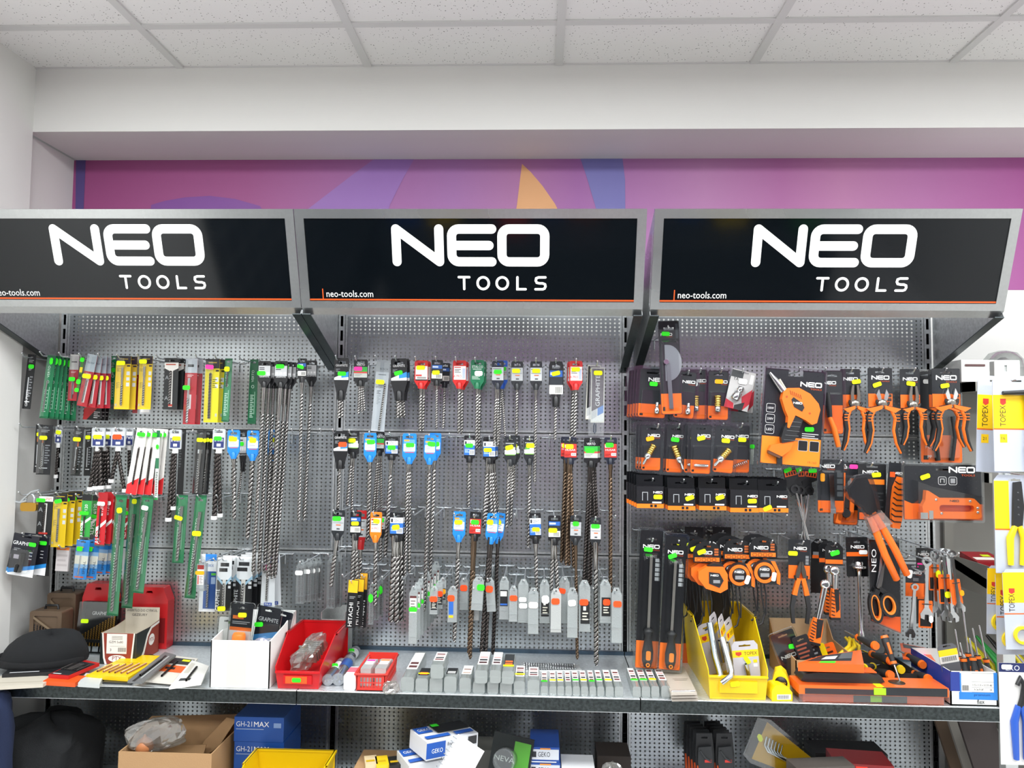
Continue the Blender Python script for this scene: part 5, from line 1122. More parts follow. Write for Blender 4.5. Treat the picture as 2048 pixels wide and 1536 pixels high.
def pliers(label, card, pl, kind, st, Y, hk, L=.22, spread=1.0, backc=None, legl=1.0, only=None, hlabel=None):
    """Pliers on a card: card=(x0,y0,x1,y1); pl=(pivot x, pivot y, handle end y, half spread at the end)."""
    x0, y0, x1, y1 = card; cx = (x0 + x1) / 2
    r, s, h = hang('carded_pliers', label, 'pliers', (cx, y0), (cx, y1), Y)
    w = x1 - x0
    m = MB(s); m.plate(rrect(-w / 2, -h, w / 2, 0, 2), -.6, .6, C(DK, .3), [slot(w, -h * .11, .4, .04, h)])
    m.rect(-w / 2 + .3, -h + .3, w / 2 - .3, -h * .66, -.7, C(OR, .4)); neo_logo(m, -w * .36, -h * .30, w * .74, -.8, C('#ececea'), C('#c8501c'))
    m.rect(w * .28, -h * .75, w * .46, -h * .67, -.8, C('#3a2a20')); m.rect(w * .28, -h * .85, w * .46, -h * .77, -.8, C('#3a2a20'))
    m.build('card', r)
    px, pz = pl[0] - cx, -(pl[1] - y0)
    ez = -(pl[2] - y0); sp = pl[3]
    JM = C('#8f8a82', .26, .9)
    for sd in (-1, 1):
        m = MB(s)
        if kind == 'cut': m.plate([(px + sd * 2, pz + 2), (px + sd * 9, pz + 6), (px + sd * 12, pz + 16), (px + sd * 7, pz + 27), (px + sd * 3.2, pz + 12)] if sd > 0 else [(px - 2, pz + 2), (px - 3.2, pz + 12), (px - 7, pz + 27), (px - 12, pz + 16), (px - 9, pz + 6)], -8, -2, CHROME)
        else: m.plate([(px + sd * 1, pz), (px + sd * 9, pz + 3), (px + sd * 9, pz + 20), (px + sd * 6, pz + 36), (px + sd * 2.4, pz + 36), (px + sd * 3.4, pz + 14)], -8, -2, JM)
        m.build('jaw', r)
    m = MB(s); m.lathe([(3, -9.5), (8, -9), (10, -6), (10, -1.5)], JM, 16, px, pz - 2, 'y')
    m.tube([(px + 12 * math.cos(a), -7, pz + 2 + 10 * math.sin(a)) for a in [math.radians(155 + 23 * k) for k in range(10)]], 2.2, BLM, 8)
    m.build('pivot', r)
    for sd in (-1, 1):
        m = MB(s)
        d = ez - pz
        pth = [(px + sd * 3, pz - 6), (px + sd * sp * .55, pz + d * .13), (px + sd * sp * .78, pz + d * .3), (px + sd * sp * .66, pz + d * .55), (px + sd * sp * .78, pz + d * .8), (px + sd * sp, ez)]
        sec = [5, 11, 11, 9.5, 9, 6]
        P = [Vector((p[0], -6, p[1])) for p in pth]
        m.tube(P, [q * .55 for q in sec], BLM, 10)
        m.tube([p + Vector((-sd * sec[i] * .32, -1.6, 0)) for i, p in enumerate(P)], [q * .36 for q in sec], ORM, 8)
        m.plate([(px + sd * 2, pz - 5), (px + sd * sp * .95, pz + d * .12), (px + sd * sp * .62, pz + d * .2), (px + sd * 3, pz + d * .12)], -12, -5, ORM)
        for k in range(3): m.box(px + sd * sp * .72 - 5, px + sd * sp * .72 + 5, -12.4, -11, pz + d * (.24 + .06 * k) - .8, pz + d * (.24 + .06 * k) + .8, ORM)
        m.build('handle', r)
    if st: sticker(r, s, st[1] - cx, -(st[2] - y0), st[0], 17, 8.5, st[3] if len(st) > 3 else 0, -2.4)
    if hk: hook(hk, hlabel or label, L)
    return r
def stripper(r, s, w, h):
    m = MB(s); m.tube([(-12, -7, -44), (-10, -7, -70), (-8, -7, -92)], [5, 6, 5], BLM, 8); m.build('black_jaws', r)
    m = MB(s); m.tube([(-9, -7, -92), (0, -7, -115), (8, -7, -150)], [5, 6, 5], ORM, 8); m.build('orange_handle', r)
nblister('pack of cable strippers behind the soldering gun', (1664, 741), (1664, 866), 40, None, 2.35, (1652, 736), band=.55, tool=stripper, logo=(.02, .68, .22), tray=(.35, .97))
pliers('combination pliers on card, nearest the soldering gun', (1681, 738, 1719, 815), (1707, 806, 898, 26), 'comb', (YEL, 1711, 763, 8), 2.36, (1705, 737))
pliers('side cutters with widely spread handles, tilted yellow sticker', (1736, 736, 1783, 813), (1761, 805, 903, 35), 'cut', (YEL, 1753, 769, 20), 2.35, (1767, 736))
pliers('combination pliers between two side cutters', (1800, 738, 1838, 815), (1823, 808, 887, 24), 'comb', (YEL, 1820, 767, -8), 2.36, (1831, 736), hlabel='pliers between two side cutters')
pliers('side cutters on a shiny card, last of the pliers row', (1864, 737, 1918, 813), (1898, 803, 898, 36), 'cut', (YEL, 1888, 771, 10), 2.34, (1893, 737), hlabel='side cutters on shiny card')
pliers('side cutters hanging behind the shiny-carded ones', (1857, 739, 1900, 814), (1886, 806, 890, 34), 'cut', None, 2.42, None)
nblister('tall dark pack with orange foot behind the last pliers', (1879, 741), (1879, 922), 80, [(WST, 1854, 763)], 2.49, (1900, 741), L=.18, band=.70, logo=(.55, .95, .12), rim=2, tray=(.4, .97), tool=lambda r, s, w, h: [MB(s).tube([(-8 + q, -6, -90), (-14 + q * 1.4, -6, -130), (-10 + q, -6, -176)], 5, BLM, 8).build('cutter_arm', r) for q in (0, 26)], extra=[('t', 'PCV', .22, .845, 6, '#d8d8d6'), ('t', 'PP', .22, .95, 6, '#d8d8d6')])
# second row of blisters
for lab, tp, bt, w, st, hk, tl, bk in (
  ('tilted brass coupling pack with amber sticker, first below the fittings', (1303, 850), (1301, 940), 38, (AMB, 1300, 877, 14), (1317, 848), coupling(.45, .58, 28, 30, 6.5), ((-4, 0, .02, 0), (-8, 0, .04, 0))),
  ('brass coupling pack with green sticker, leaning nozzle', (1352, 850), (1348, 944), 34, (GRN, 1350, 879, -5), (1359, 848), coupling(.6, .6, -24, 34, 7), ((-4, 0, .02, 0),)),
  ('pack holding one steel pin, slanted yellow sticker', (1403, 849), (1400, 946), 40, (YEL, 1402, 876, 16), (1408, 850), pin, ((-9, 0, .03, 0),)),
  ('tilted coupling pack with yellow sticker beside the pin', (1452, 852), (1444, 944), 40, (YEL, 1451, 881, 0), (1447, 847), coupling(.5, .62, 38, 30, 7), ()),
  ('spring hose pack with yellow sticker, end of blister row', (1479, 851), (1477, 944), 40, (YEL, 1483.5, 879, 0), (1485, 847), spring(.5, .82, 68, 34), ())):
    nblister(lab, tp, bt, w, st, 2.30 if 'tilted coupling' in lab or 'steel pin' in lab else 2.34, hk, .25, bk, tool=tl, hlabel=' '.join(lab.split(',')[0].split()[:9]))
fcard('small card with green sticker beside the soldering gun', (1505, 892), (1503, 928), 6, '#b9bdb6', [], [(GRN, 1504, 893, 0, 9, 8)], 2.42, hole=False, name='small_card')
# staple boxes
def staple(label, x0, y0, x1, y1, st, hk, n, dx=-4):
    cx = (x0 + x1) / 2
    r, s, h = hang('staple_box', label, 'staple box', (cx, y0), (cx, y1), 2.32)
    w = x1 - x0; a = w / 2
    m = MB(s); m.plate([(-a, -h * .34), (-a, 0), (a, 0), (a, -h * .34)], -.5, .5, BLACKG, [slot(w, -h * .17, .42, .03, h)]); m.build('hang_tab', r)
    m = MB(s); m.box(-a, a, -9, 5, -h, -h * .34, C('#1b1c1f', .3)); m.box(-a - .2, a + .2, -9.3, 5, -h, -h * .87, C('#f07a1a', .4))
    neo_logo(m, 6, -h * .55, a - 8, -9.4, C('#e4e4e2'), C('#c8501c')); m.stroke([(-a + 11, -h * .76), (-a + 11, -h * .52), (-a + 21, -h * .52), (-a + 21, -h * .76)], 1.3, -9.4, C('#9da0a3'))
    m.rect(a - 22, -h * .85, a - 4, -h * .80, -9.4, C('#c6c7c8')); m.rect(0, -h * .97, 5, -h * .89, -9.5, BLACK); m.rect(8, -h * .97, 13, -h * .89, -9.5, BLACK)
    m.build('carton', r)
    sticker(r, s, st[1] - cx, -(st[2] - y0), YEL, 17, 8.5, st[3], -10)
    for k in range(1, n):
        dup(r, r.location + Vector((dx * k * s, .024 * k, .0012 * k)), None, 'one more hanging behind the ' + label, 'behind the ' + label)
    hook(hk, label, .24)
for a in (('staple box at the bay edge with yellow sticker', 1273, 950, 1325, 1014, (YEL, 1314, 992, 0), (1306, 957), 5, -3), ('second staple box, sticker hanging past its side', 1335, 955, 1388, 1018, (YEL, 1377, 994, 20), (1368, 959), 4, -2),
          ('third staple box, tilted sticker over its lettering', 1397, 955, 1449.5, 1018, (YEL, 1437, 993, 18), (1424, 959), 3, -2), ('fourth staple box, level sticker near its corner', 1459, 957, 1513.5, 1022, (YEL, 1501, 1000, 2), (1494, 963), 4, -2),
          ('fifth staple box with sticker low on its orange band', 1516, 959, 1572, 1022, (YEL, 1532, 1014, 24), (1556, 964), 4, -1)):
    staple(*a)
# hanging bunch of ratchet wrenches
for k, (x0, x1, lab) in enumerate(((1572, 1614, 'first'), (1590, 1606, 'second'), (1617, 1601, 'third'), (1606, 1604, 'fourth'))):
    r, s, h = hang('ratchet_wrench', '%s long chrome ratchet wrench of the black-headed bunch' % lab, 'wrench', (x0 + 6, 936 + k), (x1, 1080), 2.33 + .022 * k, 'ratchet wrench bunch')
    m = MB(s); m.plate([(-13, 0), (11, 0), (14, -20), (4, -26), (10, -50), (-8, -54), (-14, -30)], -1, 1, BLM); m.rect(-12, -16, 11, -6, -1.2, ORD)
    for q in range(4): m.rect(-9 + q * 5, -14, -6 + q * 5, -8, -1.3, BLACK)
    m.build('hang_card', r)
    m = MB(s); ring(m, 0, -42, 9, 5, -5, -1.5, BLM); m.build('ratchet_head', r)
    m = MB(s); m.tube([(0, -3, -50), (0, -3, -h)], 2.6, CHROME, 8); m.build('shaft', r)
    sticker(r, s, -4 + 3 * k, -3, GRN, 16, 8, 12, -2)
hook((1600, 940), 'bunch of ratchet wrenches', .26)
# row of cards below the pliers
def blade(r, s, w, h):
    m = MB(s); m.plate([(-5, -28), (4, -28), (6, -92), (-2, -92)], -6, -3, CHROME); m.box(-3, 7, -8, -3, -104, -92, CHROME); m.build('steel_blade', r)
ICN = [('r', .74, .96, .24 + .12 * k, .33 + .12 * k, '#4a4d50') for k in range(4)]
nblister('small card of chrome bit with amber sticker at its edge', (1661, 919), (1660, 1023), 50, (AMB, 1644.6, 954, 90), 2.32, (1682, 921), L=.26, band=.77, tool=blade, logo=(.08, .66, .16), rim=1, extra=ICN, tray=(.2, .96))
def knife(r, s, w, h):
    m = MB(s); rib(m, [(-10, -20), (-10, -60), (-12, -95), (-18, -118)], [8, 9, 10, 10], -9, -3, ORM); rib(m, [(8, -30), (9, -60), (8, -95), (0, -112)], [6, 8, 8, 6], -9, -3, ORM); m.build('orange_frame', r)
    m = MB(s); m.plate([(-6, -26), (4, -26), (4, -88), (-6, -88)], -6, -3, BLM); m.lathe([(8, -10), (9, -8), (9, -3)], BLM, 14, -2, -98, 'y'); m.build('black_knob', r)
nblister('pack of orange knife with round black knob, pink sticker', (1694, 925), (1689, 1046), 46, (MAG, 1706, 933), 2.37, (1690, 930), L=.2, band=.76, tool=knife, logo=(.02, .5, .10), rim=1, tray=(.2, .97))
r = fcard('large black card with orange strip and yellow sticker', (1744, 928), (1742, 1038), 54, '#1a1b1d', [('n', .16, .72, .18, '#a84818'), ('r', .08, .94, .27, .36, '#ee7a1c'), ('r', .1, .18, .28, .35, '#1a1b1d'), ('r', .05, .95, .86, .98, '#c4511a'), ('l', .4, .9, .5, 5, .06, '#2e3032')], [(YEL, 1751, 949, 6, 18, 9)], 2.34, (1745, 926), L=.24, name='tool_card', cat='tool card')
r, s, h = hang('utility_knife', 'curved orange cutter with black ribs on a card', 'utility knife', (1796, 926), (1790, 1054), 2.31)
m = MB(s); m.plate([(-16, 0), (16, 0), (8, -118), (-22, -118)], 2, 3, C(DK, .35)); neo_logo(m, -8, -22, 18, 1.8, C('#e4e4e2')); m.rect(-14, -28, -4, -18, 1.7, ORD); m.build('card', r)
m = MB(s); pth = [(6, -28), (2, -48), (0, -75), (-2, -100), (-4, -126)]; wd = [16, 24, 25, 22, 14]; rib(m, pth, wd, -9, 0, ORM); m.build('orange_body', r, bevel=.001)
m = MB(s)
for k in range(8):
    z = -38 - 10.5 * k; x = 4 - .09 * (-z - 28) - 1
    m.tube([(x - 11, -9.5, z + 3), (x - 4, -10, z - 2), (x + 9, -9.5, z - 2)], 1.2, BLM, 6)
m.build('black_ribs', r)
hook((1807, 924), 'curved orange cutter', .25)
# staple gun blister
Y = 2.25
r, s, h = hang('blister_pack', 'wide blister pack of orange staple gun, tilted yellow sticker', 'blister pack', (1884, 929), (1884, 1037), Y)
m = MB(s); m.plate(rrect(-75, -108, 75, 0, 3), -.7, .7, C('#202226', .25), [slot(80, -10, .3, .03, 100)])
m.face([(-74.5, -107.5), (74.5, -107.5), (74.5, -76), (-60, -76), (-74.5, -70)], -.8, C('#df5f1a', .4)); neo_logo(m, 12, -16, 50, -.9, C('#ececea'), C('#c8501c'))
for x0 in (-8, 12): m.stroke(rrect(x0, -39, x0 + 15, -24, 3), .8, -.9, C('#cfcfcf'), True)
m.stroke([(-4, -35), (-4, -28), (3, -28), (3, -35)], 1, -.9, C('#cfcfcf')); m.rect(15, -36, 24, -27, -.9, C('#8a8c8e')); m.build('card', r)
m = MB(s)
m.plate([(-38, -50), (-34, -50), (-12, -64), (52, -64), (62, -74), (66, -98), (60, -103), (-36, -103), (-44, -96), (-46, -80), (-40, -68)], -14, -2, ORM, [rrect(-14, -90, 52, -77, 6)])
neo_logo(m, 6, -71, 17, -14.2, C('#3a2010'), None, False); m.build('gun_body', r, bevel=.001)
m = MB(s); m.box(-50, -36, -15, -3, -104, -92, CHROME); m.box(-34, -26, -15, -3, -104, -88, CHROME); m.build('staple_head', r)
m = MB(s)
for x, z in ((-20, -67), (44, -69), (58, -82), (58, -90), (-10, -93)): m.lathe([(1, -15.5), (2.6, -15), (2.6, -13.8)], CHROME, 10, x, z, 'y')
m.build('rivets', r)
m = MB(s); shell(m, [(-58, -106), (72, -106), (72, -60), (-30, -40), (-58, -30)], .94, -1, -17, CLEAR); m.plate(rrect(-79, -112, 79, 3, 4), -1.2, -1, CLEAR, [rrect(-73, -106, 73, -3, 3)]); m.build('clear_shell', r)
sticker(r, s, -34, -24, YEL, 19, 9, 20, -3)
hook((1872, 930), 'wide staple gun blister pack', .3)
# pipe pliers wrapped in film
r, s, h = hang('pipe_pliers', 'pipe pliers in cling film, long orange handles hanging diagonally', 'pliers', (1712, 972), (1800, 1146), 2.22)
m = MB(s); m.plate([(-16, 2), (4, 14), (24, 8), (22, -20), (12, -60), (-6, -60), (-8, -40), (-20, -14)], -8, 2, C('#2a2a2b', .35, .7)); m.build('wrench_head', r, bevel=.001)
m = MB(s); m.plate([(-24, 6), (6, 20), (34, 12), (28, -24), (16, -62), (-10, -62), (-14, -40), (-26, -14)], -12, 5, clear('#cfd3d6', .1)); m.plate([(-14, -60), (18, -60), (26, -92), (-16, -92)], -11, 5, clear('#f2eeec', .14, .12, '#eddfd6')); m.build('cling_film', r)
for sd in (-1, 1):
    m = MB(s); m.tube([(sd * 4, -3 - sd, -58), (sd * 7, -3, -90), (sd * 11 - 2, -3, -140), (sd * 11 - 4, -3, -h + 2), (sd * 11 - 4, -3, -h)], [6, 7, 7, 6.4, 3], ORM, 12); m.build('handle', r)
hook((1785, 1084), 'wrapped pipe pliers', .3)
# long files
for lab, tp, bt, w, st, hk, Y in (('long rasp pack beside the post, green sticker high up', (1304, 1060), (1293, 1328), 45, (GRN, 1298, 1098, -4), (1306, 1077), 2.30), ('long rasp pack, second one with tilted green sticker', (1353, 1071), (1338, 1331), 42, (GRN, 1347, 1111, 20), (1358, 1081), 2.28)):
    r, s, h = hang('blister_pack', lab, 'blister pack', tp, bt, Y)
    a = w / 2
    m = MB(s); m.plate(rrect(-a, -h, a, 0, 4), -.6, .6, C('#191a1d', .25), [slot(w, -18, .45, .012, h)]); m.rect(-a + .5, -h + 1, a - .5, -h * .80, -.8, C('#ee7020', .4)); neo_logo(m, -w * .36, -36, w * .72, -.8, C('#e8e8e6'), C('#b8481a'))
    for k in range(5): m.rect(w * .2, -62 - 9 * k, w * .36, -55 - 9 * k, -.8, C('#a9acae'))
    m.build('card', r)
    m = MB(s); m.box(-2.6, 2.6, -7, -4, -h * .72, -48, C('#a7a39c', .35, .9)); m.build('file_blade', r)
    m = MB(s); m.lathe([(3, -h * .70), (9, -h * .715), (10, -h * .73), (6, -h * .76), (8, -h * .80), (11, -h * .87), (10.5, -h * .93), (7, -h * .975), (2, -h * .98)], BLM, 16, 0, -8); m.build('file_handle', r)
    m = MB(s); m.plate(rrect(-4.5, -h * .92, 4.5, -h * .855, 3), -19.6, -18, C('#f08a20', .4)); ring(m, 0, -h * .955, 4, 2, -18, -14, C('#f08a20', .4)); m.build('orange_inlay', r)
    m = MB(s); rr_ = rrect(-a - 4, -h - 4, a + 4, 4, 6)
    m.add([(p[0], -1.2, p[1]) for p in rr_] + [(p[0], 4, p[1]) for p in rr_], [(k, (k + 1) % len(rr_), len(rr_) + (k + 1) % len(rr_), len(rr_) + k) for k in range(len(rr_))], CLEARC); m.plate(rr_, -1.3, -1.2, CLEAR, [rrect(-a + 1, -h + 2, a - 1, -2, 4)]); shell(m, rrect(-a * .72, -h * .99, a * .72, -44, 6), .92, -1.2, -22, CLEAR); m.build('clear_shell', r)
    sticker(r, s, st[1] - tp[0], -(st[2] - tp[1]), st[0], 17, 8.5, st[3], -3)
    hook(hk, lab, .28)
# tape measures
def tape(label, tp, kind, st, hk, Y, n=0, lab2=None, body=(5, -42)):
    r, s, h = hang('tape_measure', label, 'tape measure', tp, (tp[0], tp[1] + 100), Y)
    m = MB(s); m.plate([(-27, -40), (-27, -18), (-20, -5), (-8, 0), (8, 0), (20, -5), (27, -18), (27, -40)], -.7, .7, C('#17181a', .35), [slot(30, -9, .5, .04, 60)])
    m.rect(-24, -38, 24, -30, -.8, C('#ee7420', .4)); neo_logo(m, -18, -24, 28, -.8, C('#e8e8e6'), C('#c8501c'))
    for k in range(3): m.rect(14, -16 - 5 * k, 22, -12.5 - 5 * k, -.8, C('#b05a28'))
    for k in range(4): m.stroke(rrect(-20 + 10 * k, -37, -13 + 10 * k, -31.5, 1.4), .8, -.9, C('#2a1c12'), True)
    m.build('card', r)
    bx, bz = body
    if kind == 'angular':
        m = MB(s); m.plate([(bx - 26, bz - 12), (bx - 10, bz - 2), (bx + 22, bz - 2), (bx + 30, bz - 16), (bx + 30, bz - 44), (bx + 16, bz - 52), (bx - 12, bz - 44), (bx - 26, bz - 26)], -16, -1, ORM); m.build('case', r, bevel=.0015)
        m = MB(s); m.plate([(bx - 6, bz - 12), (bx + 14, bz - 14), (bx + 22, bz - 28), (bx + 14, bz - 42), (bx - 6, bz - 34)], -17, -15.8, C('#232426', .4)); neo_logo(m, bx - 3, bz - 20, 15, -17.2, C('#e4e4e2'), None, False); m.rect(bx + 2, bz - 33, bx + 15, bz - 27, -17.2, C('#8b8d90')); m.build('side_plate', r)
        m = MB(s); m.plate([(bx - 8, bz - 1), (bx + 4, bz + 4), (bx + 20, bz + 3), (bx + 24, bz - 3)], -13, -2, BLM); m.build('lock_button', r)
    else:
        m = MB(s); m.plate([(bx + 25 * math.cos(a), bz - 24 + 23 * math.sin(a)) for a in [math.radians(20 + 14 * k) for k in range(18)]] + [(bx + 24, bz - 47), (bx + 26, bz - 36)], -15, -1, BLM); m.build('case', r, bevel=.0015)
        m = MB(s); ring(m, bx - 4, bz - 24, 20, 14, -16.4, -14.8, ORM, 22); m.plate([(bx + 8, bz - 2), (bx + 16, bz - 2), (bx + 26, bz - 26), (bx + 25, bz - 47), (bx + 19, bz - 44), (bx + 19, bz - 22)], -16.2, -14.8, ORM); m.build('orange_ring', r)
        m = MB(s); m.lathe([(1, -15.9), (13, -15.8), (13, -14.8)], C('#232426', .4), 18, bx - 4, bz - 24, 'y'); neo_logo(m, bx - 13, bz - 20, 18, -16, C('#e4e4e2'), None, False); m.rect(bx - 12, bz - 32, bx + 5, bz - 25, -16, C('#8b8d90')); m.build('side_plate', r)
    m = MB(s)
    for q in (-2, 4): m.tube([(bx + q - 6, -4, bz - 46), (bx + q * 1.4 - 4, -5, bz - 70), (bx + q * .3, -4, bz - 108)], 1.5, BLM, 6)
    m.tube([(bx - 1, -4, bz - 104), (bx - 6, -6, bz - 122), (bx - 12, -6, bz - 126)], 1.8, BLM, 6); m.build('wrist_strap', r)
    if st: sticker(r, s, st[1] - tp[0], -(st[2] - tp[1]), st[0], 17, 8.5, st[3], -18 if st[0] == WST else -3)
    for k in range(1, n):
        dup(r, r.location + Vector((-9.5 * k * s, .034 * k, .004 * k)), None, 'one more hanging behind the ' + label, 'behind the ' + label)
    hook(hk, label, .27)
tape('angular orange tape measure with yellow sticker on card', (1414, 1084), 'angular', (YEL, 1403, 1103, 20), (1420, 1084), 2.29, 4, body=(6, -43))
tape('round tape measure with white sticker, middle of three', (1474, 1078), 'round', (WST, 1489, 1153, 70), (1484, 1083), 2.31, 3, body=(4, -43))
tape('round tape measure with white sticker, last of three', (1526, 1074), 'round', (WST, 1541, 1147, 80), (1545, 1081), 2.30, 2, body=(2, -42))
for k, (x, lab) in enumerate(((1388, 'long black pack behind the angular tape measures'), (1444, 'long black pack behind the round tape measures'))):
    fcard(lab, (x, 1054), (x - 6, 1322), 36, '#17181b', [('n', .14, .86, .12, '#a8481c'), ('r', 0, 1, .84, 1, '#c4561c')], None, 2.485 + .02 * k, (x + 2, 1062), L=.1, name='tool_card', cat='tool card')
for q, lab in (((1574, 1030), 'after the tape measures'), ((1785, 1071), 'under the wrapped pliers'), ((1818, 1111), 'above the loose wrenches')):
    hook(q, '', .25, 'bare steel peg hook ' + lab)
# combination pliers hanging free on a card
r, s, h = hang('carded_pliers', 'orange-handled pliers on card under the staple boxes', 'pliers', (1599, 1079), (1597, 1155), 2.32)
m = MB(s); m.plate(rrect(-21, -76, 21, 0, 2), -.6, .6, C(DK, .3), [slot(42, -9, .4, .04, 76)]); m.rect(-20.5, -75.5, 20.5, -50, -.7, C(OR, .4)); neo_logo(m, -11, -20, 25, -.8, C('#ececea'), C('#c8501c'))
for k in range(3): m.rect(12, -36 - 6 * k, 18, -31 - 6 * k, -.8, C('#7a7c7e'))
m.build('card', r)
for sd in (-1, 1):
    m = MB(s); m.plate([(2 + sd * .4, -60), (2 + sd * .4, -42), (2 + sd * 3, -42), (2 + sd * 9, -60), (2 + sd * 11, -74), (2 + sd * 5, -76)], -7, -2, C('#7b756e', .28, .9)); m.build('jaw', r)
    m = MB(s); rib(m, [(2 + sd * 4, -74), (2 + sd * 9, -92), (2 + sd * 12, -106)], [8, 8, 9], -8, -1, ORM); rib(m, [(2 + sd * 12, -106), (2 + sd * 16, -130), (2 + sd * 13, -160)], [9, 7, 6], -8, -1, RUB); m.build('handle', r, bevel=.0008)
m = MB(s); m.tube([(2 + 12 * math.cos(a), -6, -70 + 9 * math.sin(a)) for a in [math.radians(170 + 20 * k) for k in range(11)]], 2, BLM, 8); m.build('tie_ring', r)
sticker(r, s, -13, -27, YEL, 18, 8.5, 0, -2.5)
hook((1607, 1083), 'orange-handled pliers under the staple boxes', .25)
def ratchet(label, tp, bt, hl, Y, st, hk, card=True, big=False):
    r, s, h = hang('ratchet', label, 'ratchet', tp, bt, Y)
    if card:
        m = MB(s); m.plate([(-17, -44), (-17, -10), (-8, 0), (8, 0), (17, -10), (17, -44)], -.6, .6, C('#1a1b1d', .3), [slot(34, -8, .4, .05, 44)]); m.rect(-16.5, -41, 16.5, -33, -.7, C(OR, .4)); neo_logo(m, -10, -20, 20, -.8, C('#e8e8e6'), None, False); m.build('card', r)
    z0 = -46 if card else 0
    m = MB(s); m.lathe([(4, -9), (9, -8), (10, -3), (8, 0)], CHROME, 18, 0, z0 - 8, 'y'); m.tube([(0, -4, z0 - 14), (0, -4, -h * .6)], [6, 4.5], CHROME, 10); m.build('chrome_head', r)
    m = MB(s); z1 = -h * .6; k2 = 1.35 if big else 1
    m.plate([(-6 * k2, z1), (6 * k2, z1), (8 * k2, z1 - (h - -0 + z1) * .3), (9 * k2, -h + 2), (6 * k2, -h), (-6 * k2, -h), (-9 * k2, -h + 2), (-8 * k2, z1 - (h + z1) * .3)], -9, 1, ORM); m.build('grip', r, bevel=.001)
    m = MB(s)
    for k in range(7): z = z1 - 6 - (h + z1 - 10) * k / 7; m.tube([(-8 * k2, -9.5, z), (-2 * k2, -10, z - 2)], 1, BLM, 5)
    m.plate([(-3 * k2, z1), (6 * k2, z1), (7 * k2, -h * .86), (1 * k2, -h * .9)], -10, -8.8, BLM); m.box(-9 * k2, 9 * k2, -9.6, 1.4, -h, -h + 5, BLM); m.build('black_insert', r)
    if st: sticker(r, s, st[1] - tp[0], -(st[2] - tp[1]), st[0], 18, 9, st[3], -2.5)
    if hk: hook(hk, label, .25)
    return r
ratchet('small ratchet with orange grip on a green-stickered card', (1668, 1085), (1666, 1232), 60, 2.31, (GRN, 1669, 1105, 18), (1671, 1086))
ratchet('small ratchet with orange grip, just behind the green-stickered one', (1655, 1082), (1655, 1222), 60, 2.36, None, None)
ratchet('big ratchet with thick orange grip hanging below its twins', (1651, 1160), (1624, 1282), 80, 2.28, None, None, False, True)
r = fcard('black holster card behind the small ratchets', (1642, 1078), (1640, 1182), 38, '#141517', [('r', .1, .9, .24, .3, '#8b8d90'), ('r', .06, .6, .3, .36, OR)], None, 2.42, (1640, 1080), L=.18, name='tool_card', cat='tool card', cut=9)
# extension bar
r, s, h = hang('extension_bar', 'chrome extension bar on black card with pale sticker', 'extension bar', (1713, 1074), (1717, 1276), 2.33)
m = MB(s); m.plate(rrect(-21, -76, 21, 0, 2), -.6, .6, C('#17181a', .3), [slot(42, -10, .3, .04, 76)]); m.rect(-20.5, -37, 20.5, -29, -.7, C(OR, .4)); neo_logo(m, -12, -22, 26, -.8, C('#e8e8e6'), C('#c8501c')); m.build('card', r)
m = MB(s); m.lathe([(7, -46), (8, -48), (8, -54), (13, -55), (13, -58), (6, -59), (4, -66), (3.4, -72), (3.4, -176), (5, -180), (6, -186), (6, -h)], CHROME, 14, 0, -6); m.build('chrome_bar', r)
sticker(r, s, 11, -29, WST, 16, 8, 0, -2)
hook((1744, 1083), 'chrome extension bar card', .25)
# scissors
r, s, h = hang('blister_pack', 'tall pack of big scissors with orange and black loops', 'blister pack', (1769, 1080), (1766, 1256), 2.29)
m = MB(s); m.plate([(-30, 0), (28, 0), (31, -100), (31, -178), (-26, -156), (-28, -100)], -.6, .6, C('#191a1d', .25), [slot(40, -8, .3, .02, 180)])
m.face([(30.6, -177), (-25, -155), (-24, -146), (30.6, -146)], -.7, C('#df5a1c', .4)); m.text('NEO', -16, -62, 9, -.7, C('#e8e8e6'), PI / 2, 44); m.text('TOOLS', -5, -36, 4, -.7, C('#b8481a'), PI / 2, 28)
m.build('card', r)
m = MB(s); rib(m, [(-9, -22), (-10, -60), (-14, -90)], [2, 7, 9], -6, -4, CHROME); rib(m, [(-3, -40), (-10, -75), (-14, -92)], [2, 7, 8], -8, -6, C('#8a8886', .25, 1)); m.build('blades', r)
m = MB(s)
def loop(cx, cz, R1, R2, tilt):
    c, sn = math.cos(tilt), math.sin(tilt)
    f = lambda R, S: [(cx + R * math.cos(2 * PI * k / 22) * c - S * math.sin(2 * PI * k / 22) * sn, cz + R * math.cos(2 * PI * k / 22) * sn + S * math.sin(2 * PI * k / 22) * c) for k in range(22)]
    return f
fA, fB = loop(-20, -128, 0, 0, math.radians(10)), loop(4, -122, 0, 0, math.radians(18))
m.plate(fA(13, 30), -11, -2, BLM, [fA(9, 25)]); m.plate(fB(17, 24), -13, -3, BLM, [fB(12, 19)]); rib(m, [(-16, -94), (-20, -104), (-20, -112)], [10, 9, 8], -10, -3, BLM); rib(m, [(-12, -92), (-2, -100), (4, -104)], [8, 9, 9], -11, -3, BLM); m.build('handle_loops', r)
m = MB(s); m.plate(fA(9.4, 25.4), -10.4, -4, C('#f08a30', .4), [fA(7, 22)]); m.plate(fB(12.4, 19.4), -12, -4, C('#f08a30', .4), [fB(9, 15)]); m.build('orange_lining', r)
m = MB(s); m.plate([(-34, 3), (33, 3), (36, -182), (-30, -160)], -1.2, -1, CLEAR, [[(-27, -4), (27, -4), (30, -174), (-24, -153)]]); m.build('clear_shell', r)
hook((1765, 1078), 'tall scissors pack', .27)
